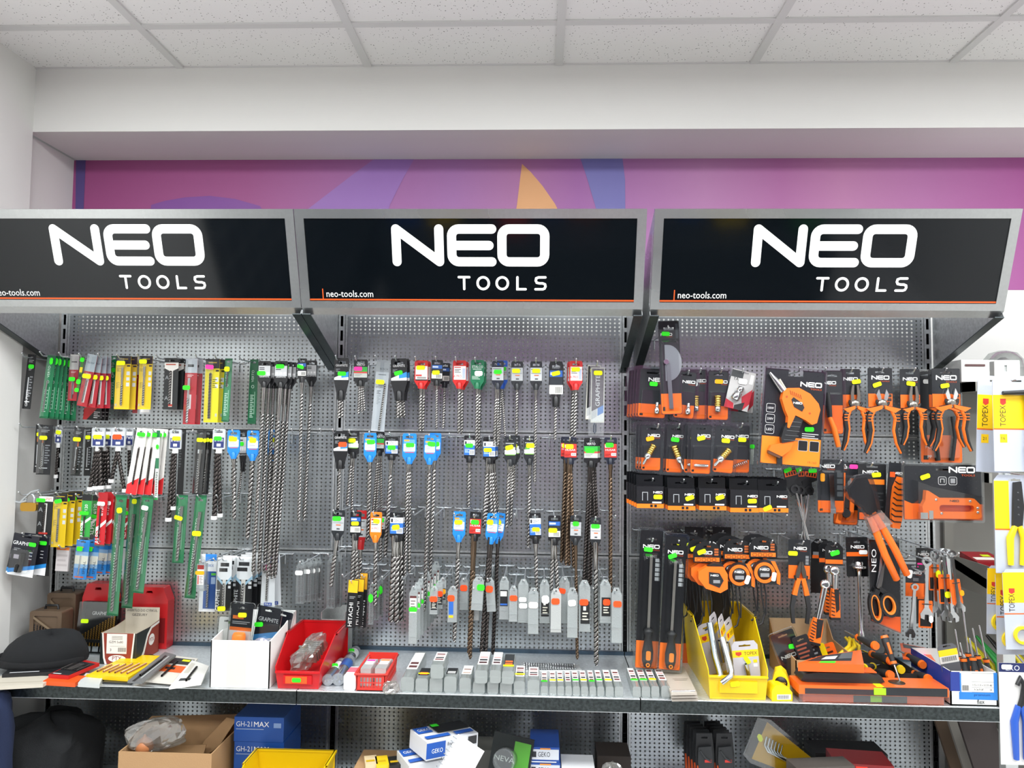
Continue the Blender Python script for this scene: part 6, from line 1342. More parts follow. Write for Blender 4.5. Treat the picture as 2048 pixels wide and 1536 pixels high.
# loose combination wrenches
def wrench(label, tp, bt, Y, group=None, card=None, st=None, wd=1.0, hd=10):
    r, s, h = hang('combination_wrench', label, 'wrench', tp, bt, Y, group)
    m = MB(s); ring(m, 0, -hd * .2, hd * .8, hd * .42, -3, 1, CHROME, 14); rib(m, [(0, -hd * .8), (0, -h * .5), (0, -h + hd)], [7 * wd, 5 * wd, 8 * wd], -2.4, .6, CHROME)
    m.plate([(-4 * wd, -h + hd + 2), (4 * wd, -h + hd + 2), (hd, -h + hd * .2), (hd * .9, -h - hd * .5), (hd * .35, -h - hd * .7), (hd * .3, -h + hd * .1), (-hd * .3, -h + hd * .1), (-hd * .35, -h - hd * .7), (-hd * .9, -h - hd * .5), (-hd, -h + hd * .2)], -3, 1, CHROME); m.build('steel_wrench', r)
    if card:
        c0, c1, cw, dark = card
        m = MB(s); m.plate(rrect(-cw / 2, -c1, cw / 2, -c0, 2), 1.4, 2.2, C('#ee6a1c', .4));
        if dark: m.rect(-cw * .4, -c1 + 3, cw * .4, -(c0 + c1) / 2, 1.2, BLACK)
        m.build('orange_card', r)
        m = MB(s); m.tube([(-cw * .35, -2, -(c0 + 6)), (0, -4.4, -(c0 + 6)), (cw * .35, -2, -(c0 + 6))], .9, BLM, 5); m.build('cable_tie', r)
    if st: sticker(r, s, st[1], st[2], st[0], st[3] if len(st) > 3 else 10, st[4] if len(st) > 4 else 15, 0, -3.6)
    return r
r = fcard('dark card with orange foot holding a slim wrench', (1830, 1129), (1828, 1190), 35, '#2c2e32', [('n', .25, .85, .3, '#c8501c'), ('r', 0, 1, .58, 1, OR), ('r', .4, .7, .42, .52, '#6a6c70')], [(WST, 1819, 1147, 80, 16, 9)], 2.33, (1851, 1138), L=.3, name='tool_card', cat='tool card')
wrench('slim combination wrench on the dark orange-footed card', (1829, 1172), (1819, 1264), 2.31, None, None, None, .8, 9)
wrench('wide wrench with orange card and black foot, white sticker', (1853, 1120), (1850, 1225), 2.30, None, (78, 130, 26, 1), (WST, 8, -112, 8, 14), 1.1, 12)
wrench('wrench with yellow-stickered orange card, third from the end', (1868, 1108), (1868, 1220), 2.33, None, (20, 70, 20, 1), (YEL, 6, -38, 9, 15), 1, 11)
wrench('wrench with low yellow sticker on its orange card', (1886, 1103), (1890, 1228), 2.31, None, (44, 100, 22, 1), (YEL, 3, -82, 11, 12), 1, 11)
wrench('bare chrome wrench between the stickered wrenches', (1894, 1104), (1902, 1230), 2.36, None, None, None, 1, 11)
wrench('wrench with amber-cornered card, outermost on the hook', (1902, 1107), (1915, 1212), 2.29, None, (50, 98, 20, 0), (AMB, 8, -76, 8, 11), 1, 11)
for q, lab in (((1883, 1122), 'wrench with yellow-stickered card'), ((1917, 1106), 'outer bunch of chrome wrenches')): hook(q, lab, .36)
r = fcard('dark narrow card behind the loose wrenches, pink sticker', (1848, 1096), (1846, 1240), 30, '#17181a', [('n', .1, .8, .1, '#c8501c'), ('r', .06, .7, .62, .68, OR), ('r', .06, .6, .2, .26, '#ff2fa0')], None, 2.45, None, name='tool_card', cat='tool card')
# ------------------------------------------------------------------ goods lying on the long shelf
def ray(px, py): return world_dir(Vector(((px - 1024) / F, (py - 768) / F, 1)))
def onz(px, py, z):
    r = ray(px, py); return EYE + r * ((z - 1.5) / r.z)
def sh(px, py): return onz(px, py, SHZ)
def stand(name, label, cat, x0, x1, yb, group=None, z=None, Y=None):
    """Empty on the shelf at the middle of an object's front bottom edge (pixels x0..x1 at row yb); also its width and metres per pixel there."""
    zz = SHZ if z is None else z
    if Y is None: a, b = onz(x0, yb, zz), onz(x1, yb, zz); Y = (a.y + b.y) / 2
    Y = max(Y, SHF + .010) if z is None else Y
    a, b = at(x0, yb, Y), at(x1, yb, Y)
    r = thing(name, label, cat, ((a.x + b.x) / 2, Y, zz + .0008), (0, 0, 0), group)
    return r, b.x - a.x, Y / F
CARD = paint('cardboard', '#b08b62', .8, .2, 60)
CARDI = paint('cardboard_inside', '#c0a47e', .8, .2, 60)
GREYB = paint('grey_board', '#cfc6b4', .8, .2, 60)
# brown drill cases
def case(label, x0, x1, yt, Y):
    a, b = at(x0, yt, Y), at(x1, yt, Y); w = b.x - a.x; h = a.z - SHZ
    r = thing('drill_case', label, 'drill case', ((a.x + b.x) / 2, Y, SHZ + .0005))
    BR = C('#6d5a48', .4, .3)
    m = MB(); m.plate(rrect(-w / 2, 0, w / 2, h, .008), 0, .004, BR, [rrect(-w / 2 + .013, .012, w / 2 - .013, h - .016, .006)]); m.plate(rrect(-w / 2, 0, w / 2, h, .008), .004, .06, BR)
    m.build('case_body', r, bevel=.0012)
    m = MB(); m.add([(-w * .38, -.001, h * .82), (w * .38, -.001, h * .42), (w * .38, -.001, h * .48), (-w * .38, -.001, h * .88)], [(0, 1, 2, 3)], C('#8d7a62', .35, .3)); m.box(-w * .4, w * .4, .001, .0038, .015, h * .2, C('#2a4fb0', .4)); m.build('diagonal_bar', r)
    m = MB()
    for k in range(9): x = -w * .36 + w * .09 * k; m.flute((x, .003, h * .5 - .04 * k * h / .9 * .0 + h * .2 * (1 - k / 9)), (x, .003, .02), .0022 + .0002 * k, STEELD, .012, 2, 8)
    m.build('drill_bits', r)
    m = MB(); m.tube([(-.022, .03, h), (-.02, .03, h + .012), (.02, .03, h + .012), (.022, .03, h)], .004, BLM, 8); m.build('carry_handle', r)
case('brown drill case with handle, nearer of two', 60, 124, 1222, 2.42)
case('brown drill case with handle, rear one against the panel', 95, 152, 1186, 2.49)
# red plastic cases
for lab, x0, x1, yt, Y, tx in (('red plastic drill case behind the gold bit set', 166, 228, 1167, 2.505, None), ('red plastic drill case behind the paper tray', 262, 337, 1174, 2.505, 'DIN 338')):
    a, b = at(x0, yt, Y), at(x1, yt, Y); w = b.x - a.x; h = a.z - SHZ
    r = thing('drill_case', lab, 'drill case', ((a.x + b.x) / 2, Y, SHZ + .0005))
    RP = C('#c3262a', .3)
    m = MB(); m.plate([(-w / 2, 0), (w / 2, 0), (w / 2, h * .78), (w * .36, h), (-w * .36, h), (-w / 2, h * .78)], 0, .045, RP, [[(-.012, h * .9), (.012, h * .9), (.009, h * .94), (-.009, h * .94)]]); m.build('case_body', r, bevel=.003)
    m = MB(); m.box(-w * .44, w * .44, -.002, 0, h * .1, h * .5, C('#7d1d20', .3)); 
    if tx: m.text('DIN', -.002, h * .60, .009, -.0005, WHITE, 0, .018); m.text('338', -.002, h * .50, .009, -.0025, WHITE, 0, .018)
    m.build('front_panel', r)
# gold bit set
r, w, s = stand('bit_set', 'gold drill bit set in a clear black case, yellow-green sticker', 'drill bit set', 147, 222, 1330, None, None, 2.43)
r.rotation_euler = (-.12, 0, -.05)
h = .165
m = MB(); m.plate(rrect(-w / 2, 0, w / 2, h, .006), .012, .03, C('#18191b', .25)); m.text('GRAPHITE', -w * .2, h * .74, .011, .0115, C('#efefed'), 0, w * .5); m.box(-w / 2 + .004, w / 2 - .004, .002, .012, h * .22, h * .28, BLM)
for k in range(4): m.rect(-w * .3 + k * .026, h * .04, -w * .3 + k * .026 + .02, h * .14, .0115, C('#c9cdd2'))
m.build('case_body', r, bevel=.001)
m = MB()
for k in range(13): x = -w * .45 + w * .075 * k; m.flute((x, .007, h * (.34 + .035 * k)), (x, .007, h * .24), .0022 + .00012 * k, GOLD, .012, 2, 8)
for k in range(10): x = -w * .40 + w * .085 * k; m.tube([(x, .005, h * .22), (x, .005, h * .15)], .0025, GOLD, 6)
m.build('gold_bits', r, kind=None)
m = MB(); m.box(-w / 2, w / 2, -.004, -.003, 0, h, CLEAR); m.build('clear_lid', r)
sticker(r, 1, -w * .3, h * .63, '#c8f01a', .026, .013, 0, -.0052)
# open paper tray with red and black print
r, w, s = stand('paper_tray', 'open red, black and white paper tray with handwritten back flap', 'box', 199, 271, 1329)
h = 61 * s; d = .14; t = .0015
RB = paint('tray_print', '#8e3524', .6, .1, 40)
m = MB()
fl = lambda z: w / 2 + (z / h) * .002
m.plate([(-w / 2, 0), (w / 2, 0), (w / 2, h), (-w / 2, h)], 0, t, RB, side=GREYB)
for sd in (-1, 1):
    x = sd * w / 2
    q = [(x, 0, 0), (x, d, 0), (x, d, h * 1.08), (x, d * .55, h * 1.0), (x, 0, h)]; q2 = [(x - sd * t, y, z) for _, y, z in q]
    m.add(q, [(0, 1, 2, 3, 4) if sd > 0 else (4, 3, 2, 1, 0)], RB); m.add(q2, [(4, 3, 2, 1, 0) if sd > 0 else (0, 1, 2, 3, 4)], GREYB)
m.box(-w / 2, w / 2, d - t, d, 0, h * 1.5, GREYB); m.box(-w / 2 + t, w / 2 - t, t, d - t, 0, t, GREYB); m.rect(-w / 2 + t, t, w / 2 - t, h - .001, t + .0002, GREYB)
WS = C('#e8e4dc'); BKP = C('#18211f')
for sd in (-1, 1):
    m.face([(sd * w / 2, 0), (sd * w * .30, 0), (sd * w * .36, h * .2), (sd * w * .42, h), (sd * w / 2, h)] if sd < 0 else [(w / 2, h), (w * .42, h), (w * .36, h * .2), (w * .30, 0), (w / 2, 0)], -.0003, WS)
    m.face([(sd * w / 2, 0), (sd * w * .36, 0), (sd * w * .41, h * .2), (sd * w * .46, h), (sd * w / 2, h)] if sd < 0 else [(w / 2, h), (w * .46, h), (w * .41, h * .2), (w * .36, 0), (w / 2, 0)], -.0006, BKP)
m.rect(-w * .32, h * .34, w * .24, h * .98, -.0008, WS)
m.text('GZM 5x80', -w * .06, h * .68, .007, -.001, INK, 0, .045, 'c'); m.rect(-w * .22, h * .58, w * .2, h * .585, -.001, INK)
for k in range(3): m.rect(-w * .18, h * (.80 + .045 * k), w * .12, h * (.815 + .045 * k), -.001, C('#77706a'))
for k in range(12): m.rect(w * .0 + k * .0022, h * .4, w * .0 + k * .0022 + (.0008, .0014)[k % 2], h * .54, -.001, INK)
m.text('3', -w * .22, h * .42, .008, -.001, INK)
ov = [(.028 * math.cos(2 * PI * k / 20) - .002, h * .18 + .011 * math.sin(2 * PI * k / 20)) for k in range(20)]
m.face(ov, -.0009, WS); m.text('PTX', -.002, h * .13, .012, -.0012, C('#8e2020'), 0, .03, 'c')
# printed side facing the aisle
x = w / 2 + .0004
m.add([(x, d * .12, 0), (x, d * .30, h * .3), (x, d * .46, h * .8), (x, d * .62, h * 1.0), (x, d, h * 1.06), (x, d, h * .98), (x, d * .66, h * .92), (x, d * .50, h * .7), (x, d * .36, h * .22), (x, d * .26, 0)], [(0, 1, 8, 9), (1, 2, 7, 8), (2, 3, 6, 7), (3, 4, 5, 6)], WS)
m.add([(x, 0, 0), (x, d * .12, 0), (x, d * .30, h * .3), (x, d * .46, h * .8), (x, d * .62, h * 1.0), (x, 0, h)], [(0, 1, 2, 3, 4, 5)], BKP)
m.add([(x + .0003, d * .66 + d * .13 * math.cos(2 * PI * k / 18), h * .55 + h * .19 * math.sin(2 * PI * k / 18)) for k in range(18)], [tuple(range(18))], WS)
m.M = Matrix.Translation((x + .0008, d * .66, h * .48)) @ Matrix.Rotation(PI / 2, 4, 'Z'); m.text('PTX', 0, 0, .013, 0, C('#8e2020'), 0, d * .2, 'c'); m.M = Matrix.Identity(4)
m.text('WIERTLO DO CYRKUL', -w * .46, h * 1.35, .008, d - t - .0005, C('#4a4a48'), 0, w * .9); m.text('GEZEURY', -w * .30, h * 1.2, .008, d - t - .0005, C('#4a4a48'), 0, w * .45)
m.build('tray_body', r)
# black knitted cap
p = sh(80, 1338)
r = thing('knitted_cap', 'black knitted cap with tiny orange tag, lying over flat packs', 'cap', (p.x - .01, 2.30, SHZ + .022))
m = MB(); vs = []; fs = []; N, K = 26, 9
for i in range(K):
    q = i / (K - 1) * PI / 2
    for k in range(N):
        a = 2 * PI * k / N; rr = math.cos(q) ** .7
        lump = 1 + .06 * math.sin(3 * a + 1) + .04 * math.sin(5 * a + 4 * q)
        vs.append((.125 * rr * lump * math.cos(a) + .03 * math.sin(q), .085 * rr * lump * math.sin(a), .085 * math.sin(q) * (1 + .12 * math.sin(2 * a + .5))))
for i in range(K - 1):
    for k in range(N): fs.append((i * N + k, i * N + (k + 1) % N, (i + 1) * N + (k + 1) % N, (i + 1) * N + k))
fs.append(tuple(range(N - 1, -1, -1)))
m.add(vs, fs, paint('black_knit', '#15171a', .95, .8, 260), True); m.build('cap_body', r)
m = MB(); m.tube([(.128 * math.cos(2 * PI * k / 26), .09 * math.sin(2 * PI * k / 26), .006) for k in range(27)], .011, paint('black_rib', '#101114', .95, .8, 300), 8); m.build('cap_brim', r)
m = MB(); m.box(-.085, -.079, -.076, -.074, .016, .034, C('#e0682a')); m.build('orange_tag', r)
def flat(name, label, cat, quad, th, col, z=None, spec=None, film=None, tilt=0, name2='pack_body'):
    """Flat pack lying on the shelf: quad = its four top corners in pixels (front-left, front-right, back-right, back-left) at height z+th."""
    z0 = SHZ if z is None else z
    P = [onz(x, y, z0 + th) for x, y in quad]
    c = sum(P, Vector()) / 4
    r = thing(name, label, cat, (c.x, c.y, z0 + .0004))
    m = MB(); top = [(p.x - c.x, p.y - c.y, th) for p in P]; bot = [(a, b, 0) for a, b, _ in top]
    m.add(bot + top, [(3, 2, 1, 0), (4, 5, 6, 7), (0, 1, 5, 4), (1, 2, 6, 5), (2, 3, 7, 6), (3, 0, 4, 7)], C(col, .35))
    def uv(u, v, dz=0):                       # u across, v from front to back
        a = Vector(top[0]).lerp(Vector(top[1]), u); b = Vector(top[3]).lerp(Vector(top[2]), u); q = a.lerp(b, v); return (q.x, q.y, th + dz)
    for k, e in enumerate(spec or []):
        dz = .0003 * (k + 1)
        m.add([uv(e[0], e[2], dz), uv(e[1], e[2], dz), uv(e[1], e[3], dz), uv(e[0], e[3], dz)], [(0, 1, 2, 3)], C(e[4], .4))
    m.build(name2, r)
    return r, uv
def lay_bits(r, uv, rows, rad, mat, z=.003):
    m = MB()
    for (u0, v0, u1, v1) in rows: m.flute(Vector(uv(u0, v0, z)), Vector(uv(u1, v1, z)), rad, mat, rad * 5, 2, 8)
    m.build('drill_bits', r)
flat('flat_pack', 'pale wooden-looking flat packs at the shelf edge, beside orange case', 'pack', [(-22, 1374), (86, 1368), (112, 1352), (-8, 1352)], .010, '#c8c1b2', None, [(0, 1, .3, .34, '#b3ab9a')])
flat('flat_pack', 'black flat pack under the knitted cap', 'pack', [(4, 1349), (122, 1343), (150, 1325), (30, 1328)], .020, '#1b1c1f', None, [(.1, .6, .08, .16, '#b9bbbd')])
flat('flat_case', 'orange case with black front under the red one', 'case', [(86, 1362), (150, 1366), (172, 1352), (110, 1348)], .012, '#e0571e', None, [])
r, uv = flat('bit_set', 'red-edged black bit set lying on the orange case', 'drill bit set', [(97, 1349), (137, 1352), (199, 1326), (163, 1319)], .010, '#bb1f1f', SHZ + .0125, [(.04, .96, .03, .9, '#26272a'), (.1, .5, .06, .1, '#dedede'), (.62, .8, .5, .62, '#ececec')])
lay_bits(r, uv, [(.1 + .1 * k, .72, .1 + .1 * k, .3) for k in range(9)], .0016, STEELD)
flat('plastic_box', 'clear flat box in front of the yellow card', 'plastic box', [(156, 1366), (199, 1369), (208, 1350), (172, 1346)], .011, '#c5c9c6', None, [(.1, .9, .6, .9, '#e9c41c')])
r, uv = flat('bit_card', 'yellow card of assorted bits lying before the paper tray', 'card', [(176, 1349), (256, 1355), (330, 1312), (258, 1309)], .012, '#eec60f', SHZ + .0068, [(.05, .95, .6, .62, '#c8a200')])
lay_bits(r, uv, [(.12 + .15 * k, .1, .16 + .15 * k, .42 + .03 * k) for k in range(6)], .0028, C('#b98c7a', .3, .9), .004)
for k, (lab, q, z, c, sp) in enumerate((
  ('black pouch of long drill bits, half under the yellow card', [(205, 1364), (262, 1366), (335, 1318), (300, 1308)], 0, '#2c2e2f', [(.1, .9, .1, .14, '#9a9c9c')]),
  ('silvery film pouch of long bits beside the orange-white card', [(255, 1362), (284, 1364), (352, 1310), (330, 1304)], .026, '#6d6f6f', [(.3, .5, 0, .9, '#303232'), (.6, .7, .1, .9, '#b8bab8')]),
  ('orange and white card with rotary bit, yellow sticker', [(286, 1360), (352, 1366), (396, 1317), (336, 1310)], .0068, '#ded8cc', [(.0, 1, .36, .62, '#e8642a'), (.05, .95, .68, .92, '#2a2b2d'), (.3, .6, .46, .54, '#23252a'), (.6, .85, .8, .88, '#e8f21a')]),
  ('white card with coiled bit leaning by the white box', [(338, 1375), (402, 1366), (418, 1332), (384, 1320)], .0205, '#e2e0da', [(.15, .55, .2, .3, '#3c3e40'), (.1, .3, .5, .9, '#c9c4b8')]))):
    r, uv = flat('bit_card', lab, 'card', q, .006, c, SHZ + z, sp)
    lay_bits(r, uv, [(.45, .15, .5, .75)], .0035, STEELD, .004)
# white open box with blisters
r, w, s = stand('open_box', 'white open cardboard box with a grey tape strip', 'box', 419, 538, 1380)
h = 92 * s; d = .23; t = .003; hb = .165
WB_ = paint('white_card', '#f0f0ec', .6, .08, 50)
m = MB(); m.box(-w / 2, w / 2, 0, t, 0, h, WB_); m.box(-w / 2, w / 2, d - t, d, 0, hb, WB_); m.box(-w / 2 + t, w / 2 - t, t, d - t, 0, t, WB_)
for sd in (-1, 1):
    x = sd * w / 2; x2 = x - sd * t
    pr = [(0, 0), (d, 0), (d, hb), (d * .85, hb), (d * .55, h * 1.12), (0, h)]
    m.add([(x, y, z) for y, z in pr] + [(x2, y, z) for y, z in pr], [tuple(range(6)), tuple(range(11, 5, -1))] + [(k, (k + 1) % 6, 6 + (k + 1) % 6, 6 + k) for k in range(6)], WB_)
m.build('box_body', r)
m = MB(); m.rect(-w * .22, 0, w * .10, h, -.0006, C('#d9d4c8', .3)); m.build('tape_strip', r)
bx = r.location.copy(); Wb = w
def packet(label, tp, bt, w_, Y, base, spec, st=None, extra=None, rim=True):
    r, s, h = hang('blister_pack', label, 'blister pack', tp, bt, Y)
    a = w_ / 2
    m = MB(s); m.plate(rrect(-a, -h, a, 0, 4), -.6, .6, C(base, .35), [slot(w_, -8, .4, .03, h)]); art(m, w_, h, -.65, spec); m.build('card', r)
    if rim:
        m = MB(s); rr_ = rrect(-a - 3, -h - 3, a + 3, 3, 5); m.plate(rr_, -1.2, -1, CLEAR); m.add([(p[0], -1.2, p[1]) for p in rr_] + [(p[0], 3, p[1]) for p in rr_], [(k, (k + 1) % len(rr_), len(rr_) + (k + 1) % len(rr_), len(rr_) + k) for k in range(len(rr_))], CLEARC); m.build('clear_shell', r)
    if extra: extra(r, s, w_, h)
    if st: sticker(r, s, st[1] - tp[0], -(st[2] - tp[1]), st[0], 17, 9, st[3], -3)
    return r
def canister(r, s, w, h):
    m = MB(s); m.lathe([(12, -h + 4), (13, -h + 6), (13, -h * .52), (11, -h * .48)], C('#ee7a2a', .35), 18, 2, -10); m.build('orange_canister', r)
def wheel(r, s, w, h):
    m = MB(s); m.lathe([(5, -11), (20, -9), (21, -5), (20, -2)], clear('#e9e6f2', .12, .5, '#cfcde0'), 22, -2, -h * .72, 'y'); m.lathe([(3, -12), (5, -11.5), (5, -10.5)], C('#8d8ba0', .3), 12, -2, -h * .72, 'y'); m.build('clear_wheel', r)
packet('white blister pack in the white box, plain backed', (456, 1234), (450, 1330), 34, 2.235, '#eceae6', [('r', .55, .8, .08, .13, '#7c9c58')])
packet('orange canister blister pack standing in the white box', (486, 1208), (478, 1322), 44, 2.215, '#25262a', [('r', .1, .6, .2, .26, '#ee7a2a'), ('r', 0, 1, .4, .46, '#ee7a2a'), ('l', .1, .9, .3, 2, .03, '#aeb0b2'), ('r', 0, 1, .46, 1, '#dedcdc')], (YEL, 488, 1229, 4), canister)
packet('clear wheel blister pack with blue stripe in white box', (541, 1214), (523, 1325), 46, 2.25, '#2c2d33', [('t', 'GRAPHITE', .52, .26, 8, '#f2f2f2', 0, 40), ('p', [(.0, .52), (1, .40), (1, .5), (0, .62)], '#4c9edc'), ('p', [(0, .62), (1, .5), (1, 1), (0, 1)], '#dfdde6')], (GRN, 525, 1251, 12), wheel)
packet('dark blister pack leaning at the back of the white box', (566, 1222), (546, 1318), 44, 2.31, '#2a2b36', [('p', [(0, .5), (1, .36), (1, .46), (0, .6)], '#9aa0c8')])
# red stacking bin
def bin_(label, x0, x1, yb, hf, hb, d, col, tag_=None, name='stacking_bin', z=None, Y=None, flare=.008, inset=.008, lip=.5):
    r, w, s = stand(name, label, 'bin', x0, x1, yb, None, z, Y)
    P = C(col, .3); t = .0025
    m = MB()
    a = w / 2
    m.box(-a + inset, a - inset, inset * .6, d - .004, 0, t, P)
    prof = [(inset * .6, 0), (d - .004, 0), (d, hb), (d * .45, hb), (0, hf * 1.25), (-.001, hf)]
    for sd in (-1, 1):
        A = [(sd * ((a - inset) + (flare + inset) * z / hb), y, z) for y, z in prof]; B = [(x - sd * t, y, z + (t if z == 0 else 0)) for x, y, z in A]
        n = len(prof)
        m.add(A + B, [tuple(range(n)), tuple(range(2 * n - 1, n - 1, -1))] + [(k, (k + 1) % n, n + (k + 1) % n, n + k) for k in range(n)], P)
        m.add([(sd * (a + flare + .005), d * .45, hb), (sd * (a + flare + .005), d + .004, hb), (sd * (a + flare - .004), d + .004, hb), (sd * (a + flare - .004), d * .45, hb),
               (sd * (a + flare + .005), d * .45, hb - .006), (sd * (a + flare + .005), d + .004, hb - .006), (sd * (a + flare - .004), d + .004, hb - .006), (sd * (a + flare - .004), d * .45, hb - .006)], [(0, 1, 2, 3), (4, 5, 6, 7), (0, 1, 5, 4), (2, 3, 7, 6)], P)
    m.build('bin_body', r)
    m = MB(); xo = (flare + inset) * hf / hb
    m.add([(-a + inset, inset * .6, 0), (a - inset, inset * .6, 0), (a - inset + xo, -.001, hf), (-a + inset - xo, -.001, hf)], [(0, 1, 2, 3)], P)
    m.box(-a + inset - xo, a - inset + xo, -.005, .004, hf - .005, hf, P); m.box(-a * .62, a * .62, -.004, .003, hf * .30, hf * .78, P)
    m.build('front_wall', r)
    m = MB(); m.box(-a - flare, a + flare, d - t, d, 0, hb, P); m.box(-a - flare, a + flare, d - .004, d + .004, hb - .006, hb, P); m.build('back_wall', r)
    if tag_:
        m = MB(); m.rect(-a * .52, hf * .34, a * .42, hf * .74, -.0045, neon('#ff5a2a')); m.build('label_strip', r); sticker(r, 1, -.002, hf * .54, GRN, .026, .012, 0, -.006)
    return r, w, s
bin_('red stacking bin with orange label and film packs', 549, 641, 1379, .05, .125, .27, '#c4161c', True)
def bag(name, label, cat, c, sx, sy, sz, mat, rot=(0, 0, 0), seed=1, inner=None, smooth=False):
    rnd = random.Random(seed)
    r = thing(name, label, cat, c, rot)
    m = MB(); N, K = 22, 12; vs = []; fs = []
    ph = [rnd.uniform(0, 6.28) for _ in range(6)]
    for i in range(K + 1):
        q = -PI / 2 + PI * i / K
        for k in range(N):
            a = 2 * PI * k / N
            l = 1 + .12 * math.sin(3 * a + ph[0] + 2 * q) + .10 * math.sin(5 * a + ph[1] - 3 * q) + .08 * math.sin(9 * a + ph[2] + 5 * q)
            ex = lambda v: math.copysign(abs(v) ** .6, v)
            vs.append((sx * l * ex(math.cos(q)) * ex(math.cos(a)), sy * l * ex(math.cos(q)) * ex(math.sin(a)), sz * (1 + ex(math.sin(q)) * (1 + .12 * math.sin(4 * a + ph[3])))))
    for i in range(K):
        for k in range(N): fs.append((i * N + k, i * N + (k + 1) % N, (i + 1) * N + (k + 1) % N, (i + 1) * N + k))
    m.add(vs, fs, mat, smooth)
    m.build('film' if not smooth else 'cloth', r)
    if inner: inner(r)
    return r
FILM = clear('#e4e4e0', .20, .14, '#c9c5bd')
def metal_in(r):
    m = MB()
    rnd = random.Random(5)
    for k in range(7): y = -.03 + .01 * k; m.box(-.03 + rnd.uniform(-.006, .006), .032 + rnd.uniform(-.006, .006), y, y + .006, .012, .042, C('#a29a90', .35, .7))
    m.build('metal_plates', r)
p = at(616, 1330, 2.27)
bag('film_pack', 'crinkled film pack of flat metal parts in the red bin', 'pack', (p.x + .004, 2.285, SHZ + .045), .030, .075, .028, FILM, (.3, 0, -.2), 3, metal_in)
# clear bin behind
r, w, s = stand('plastic_bin', 'tall frosted clear bin behind the red stacking bin', 'bin', 640, 688, 1330, None, None, 2.436)
m = MB(); h = 92 * s; 
for bx0 in ((-w / 2, -w / 2 + .002, 0, .1), (w / 2 - .002, w / 2, 0, .1)): m.box(bx0[0], bx0[1], 0, .1, 0, h, MILKW)
m.box(-w / 2, w / 2, 0, .002, 0, h * .85, MILKW); m.box(-w / 2, w / 2, .098, .1, 0, h, MILKW); m.box(-w / 2, w / 2, 0, .1, 0, .002, MILKW)
for k in range(4): m.box(-w / 2 - .001, w / 2 + .001, -.001, 0, h * (.2 + .18 * k), h * (.21 + .18 * k), MILKW)
m.build('bin_body', r)
# clear tubes of blue bits
def tubebox(label, p0, p1, rad, lab):
    a = sh(*p0); b = sh(*p1); a.z = b.z = SHZ
    r = thing('bit_tube', label, 'tube', a)
    d = b - a; u = d.normalized(); L = d.length; o = Vector((0, 0, rad + .0005))
    m = MB(); m.tube([o, o + u * .004, o + u * (L * .9)], [rad * .9, rad, rad], clear('#dfe8f2', .12, .05), 18, False); m.build('clear_tube', r)
    m = MB(); m.tube([o + u * (L * .86), o + u * L], rad * 1.03, C('#9aa0a6', .3, .3), 18); m.build('end_cap', r)
    m = MB(); m.tube([o, o + u * .003], rad, clear('#e6edf2', .15, .2), 18); m.build('end_cap', r)
    m = MB(); m.tube([o + u * (L * .45), o + u * (L * .8)], rad * 1.02, C('#eceff0' if lab else '#2b5aa0', .4), 18, False); m.build('paper_label', r)
    m = MB()
    for k in range(6):
        q = Vector((math.cos(k) * rad * .5, 0, math.sin(k) * rad * .5)); m.tube([o + q + u * .006, o + q + u * (L * .7)], rad * .2, C('#2d68b4', .3, .4) if k % 2 else STEEL, 6)
    m.build('bits', r)
    if lab: sticker(r, 1, (u * L * .5).x, rad * 2 + .002, GRN, .018, .012, 0, (u * L * .5).y)
tubebox('clear tube of blue bits with green sticker, nearest red bin', (655, 1372), (683, 1338), .0165, 1)
tubebox('fatter clear tube of blue bits in the middle', (676, 1372), (698, 1333), .018, 0)
tubebox('clear tube with white label lying behind the others', (694, 1334), (711, 1312), .016, 1)
# white bottle-like box, basket
r, w, s = stand('small_box', 'small white box with pink edge beside the red basket', 'box', 687, 711, 1381)
m = MB(); m.plate(rrect(-w / 2, 0, w / 2, .044, .006), 0, .07, C('#f1f0ee', .4)); m.box(-w * .4, w * .4, .02, .06, .044, .0455, C('#f26a7a', .4)); m.build('box_body', r, bevel=.002)
r, w, s = stand('basket', 'small red slotted plastic basket with clear boxes inside', 'basket', 714, 768, 1385)
RBK = C('#d2372e', .35); h = .046; d = .17
m = MB()
def slotted(w0, h0, n):
    hs = []
    for rw in range(2):
        for k in range(n):
            x = -w0 / 2 + .007 + (w0 - .014) * k / n; hs.append([(x + .001, .008 + rw * (h0 - .014) / 2), (x + (w0 - .014) / n - .0015, .008 + rw * (h0 - .014) / 2), (x + (w0 - .014) / n - .0015, .008 + (rw + .82) * (h0 - .014) / 2), (x + .001, .008 + (rw + .82) * (h0 - .014) / 2)])
    return hs
m.plate([(-w / 2, 0), (w / 2, 0), (w / 2 + .006, h), (-w / 2 - .006, h)], 0, .002, RBK, slotted(w, h, 7))
m.plate([(-w / 2, 0), (w / 2, 0), (w / 2 + .006, h * 1.25), (-w / 2 - .006, h * 1.25)], d, d + .002, RBK, slotted(w, h, 7))
for sd in (-1, 1):
    m.M = Matrix.Translation((sd * (w / 2 + .001), d / 2, 0)) @ Matrix.Rotation(PI / 2, 4, 'Z'); m.plate([(-d / 2, 0), (d / 2, 0), (d / 2, h), (-d / 2, h)], -.001, .001, RBK, slotted(d, h, 12))
m.M = Matrix.Identity(4); m.box(-w / 2, w / 2, 0, d, 0, .002, RBK)
m.tube([(-w / 2 - .006, -.001, h), (w / 2 + .006, -.001, h), (w / 2 + .006, d + .002, h * 1.1), (-w / 2 - .006, d + .002, h * 1.1), (-w / 2 - .006, -.001, h)], .0035, RBK, 8)
m.build('basket_body', r)
bl = r.location
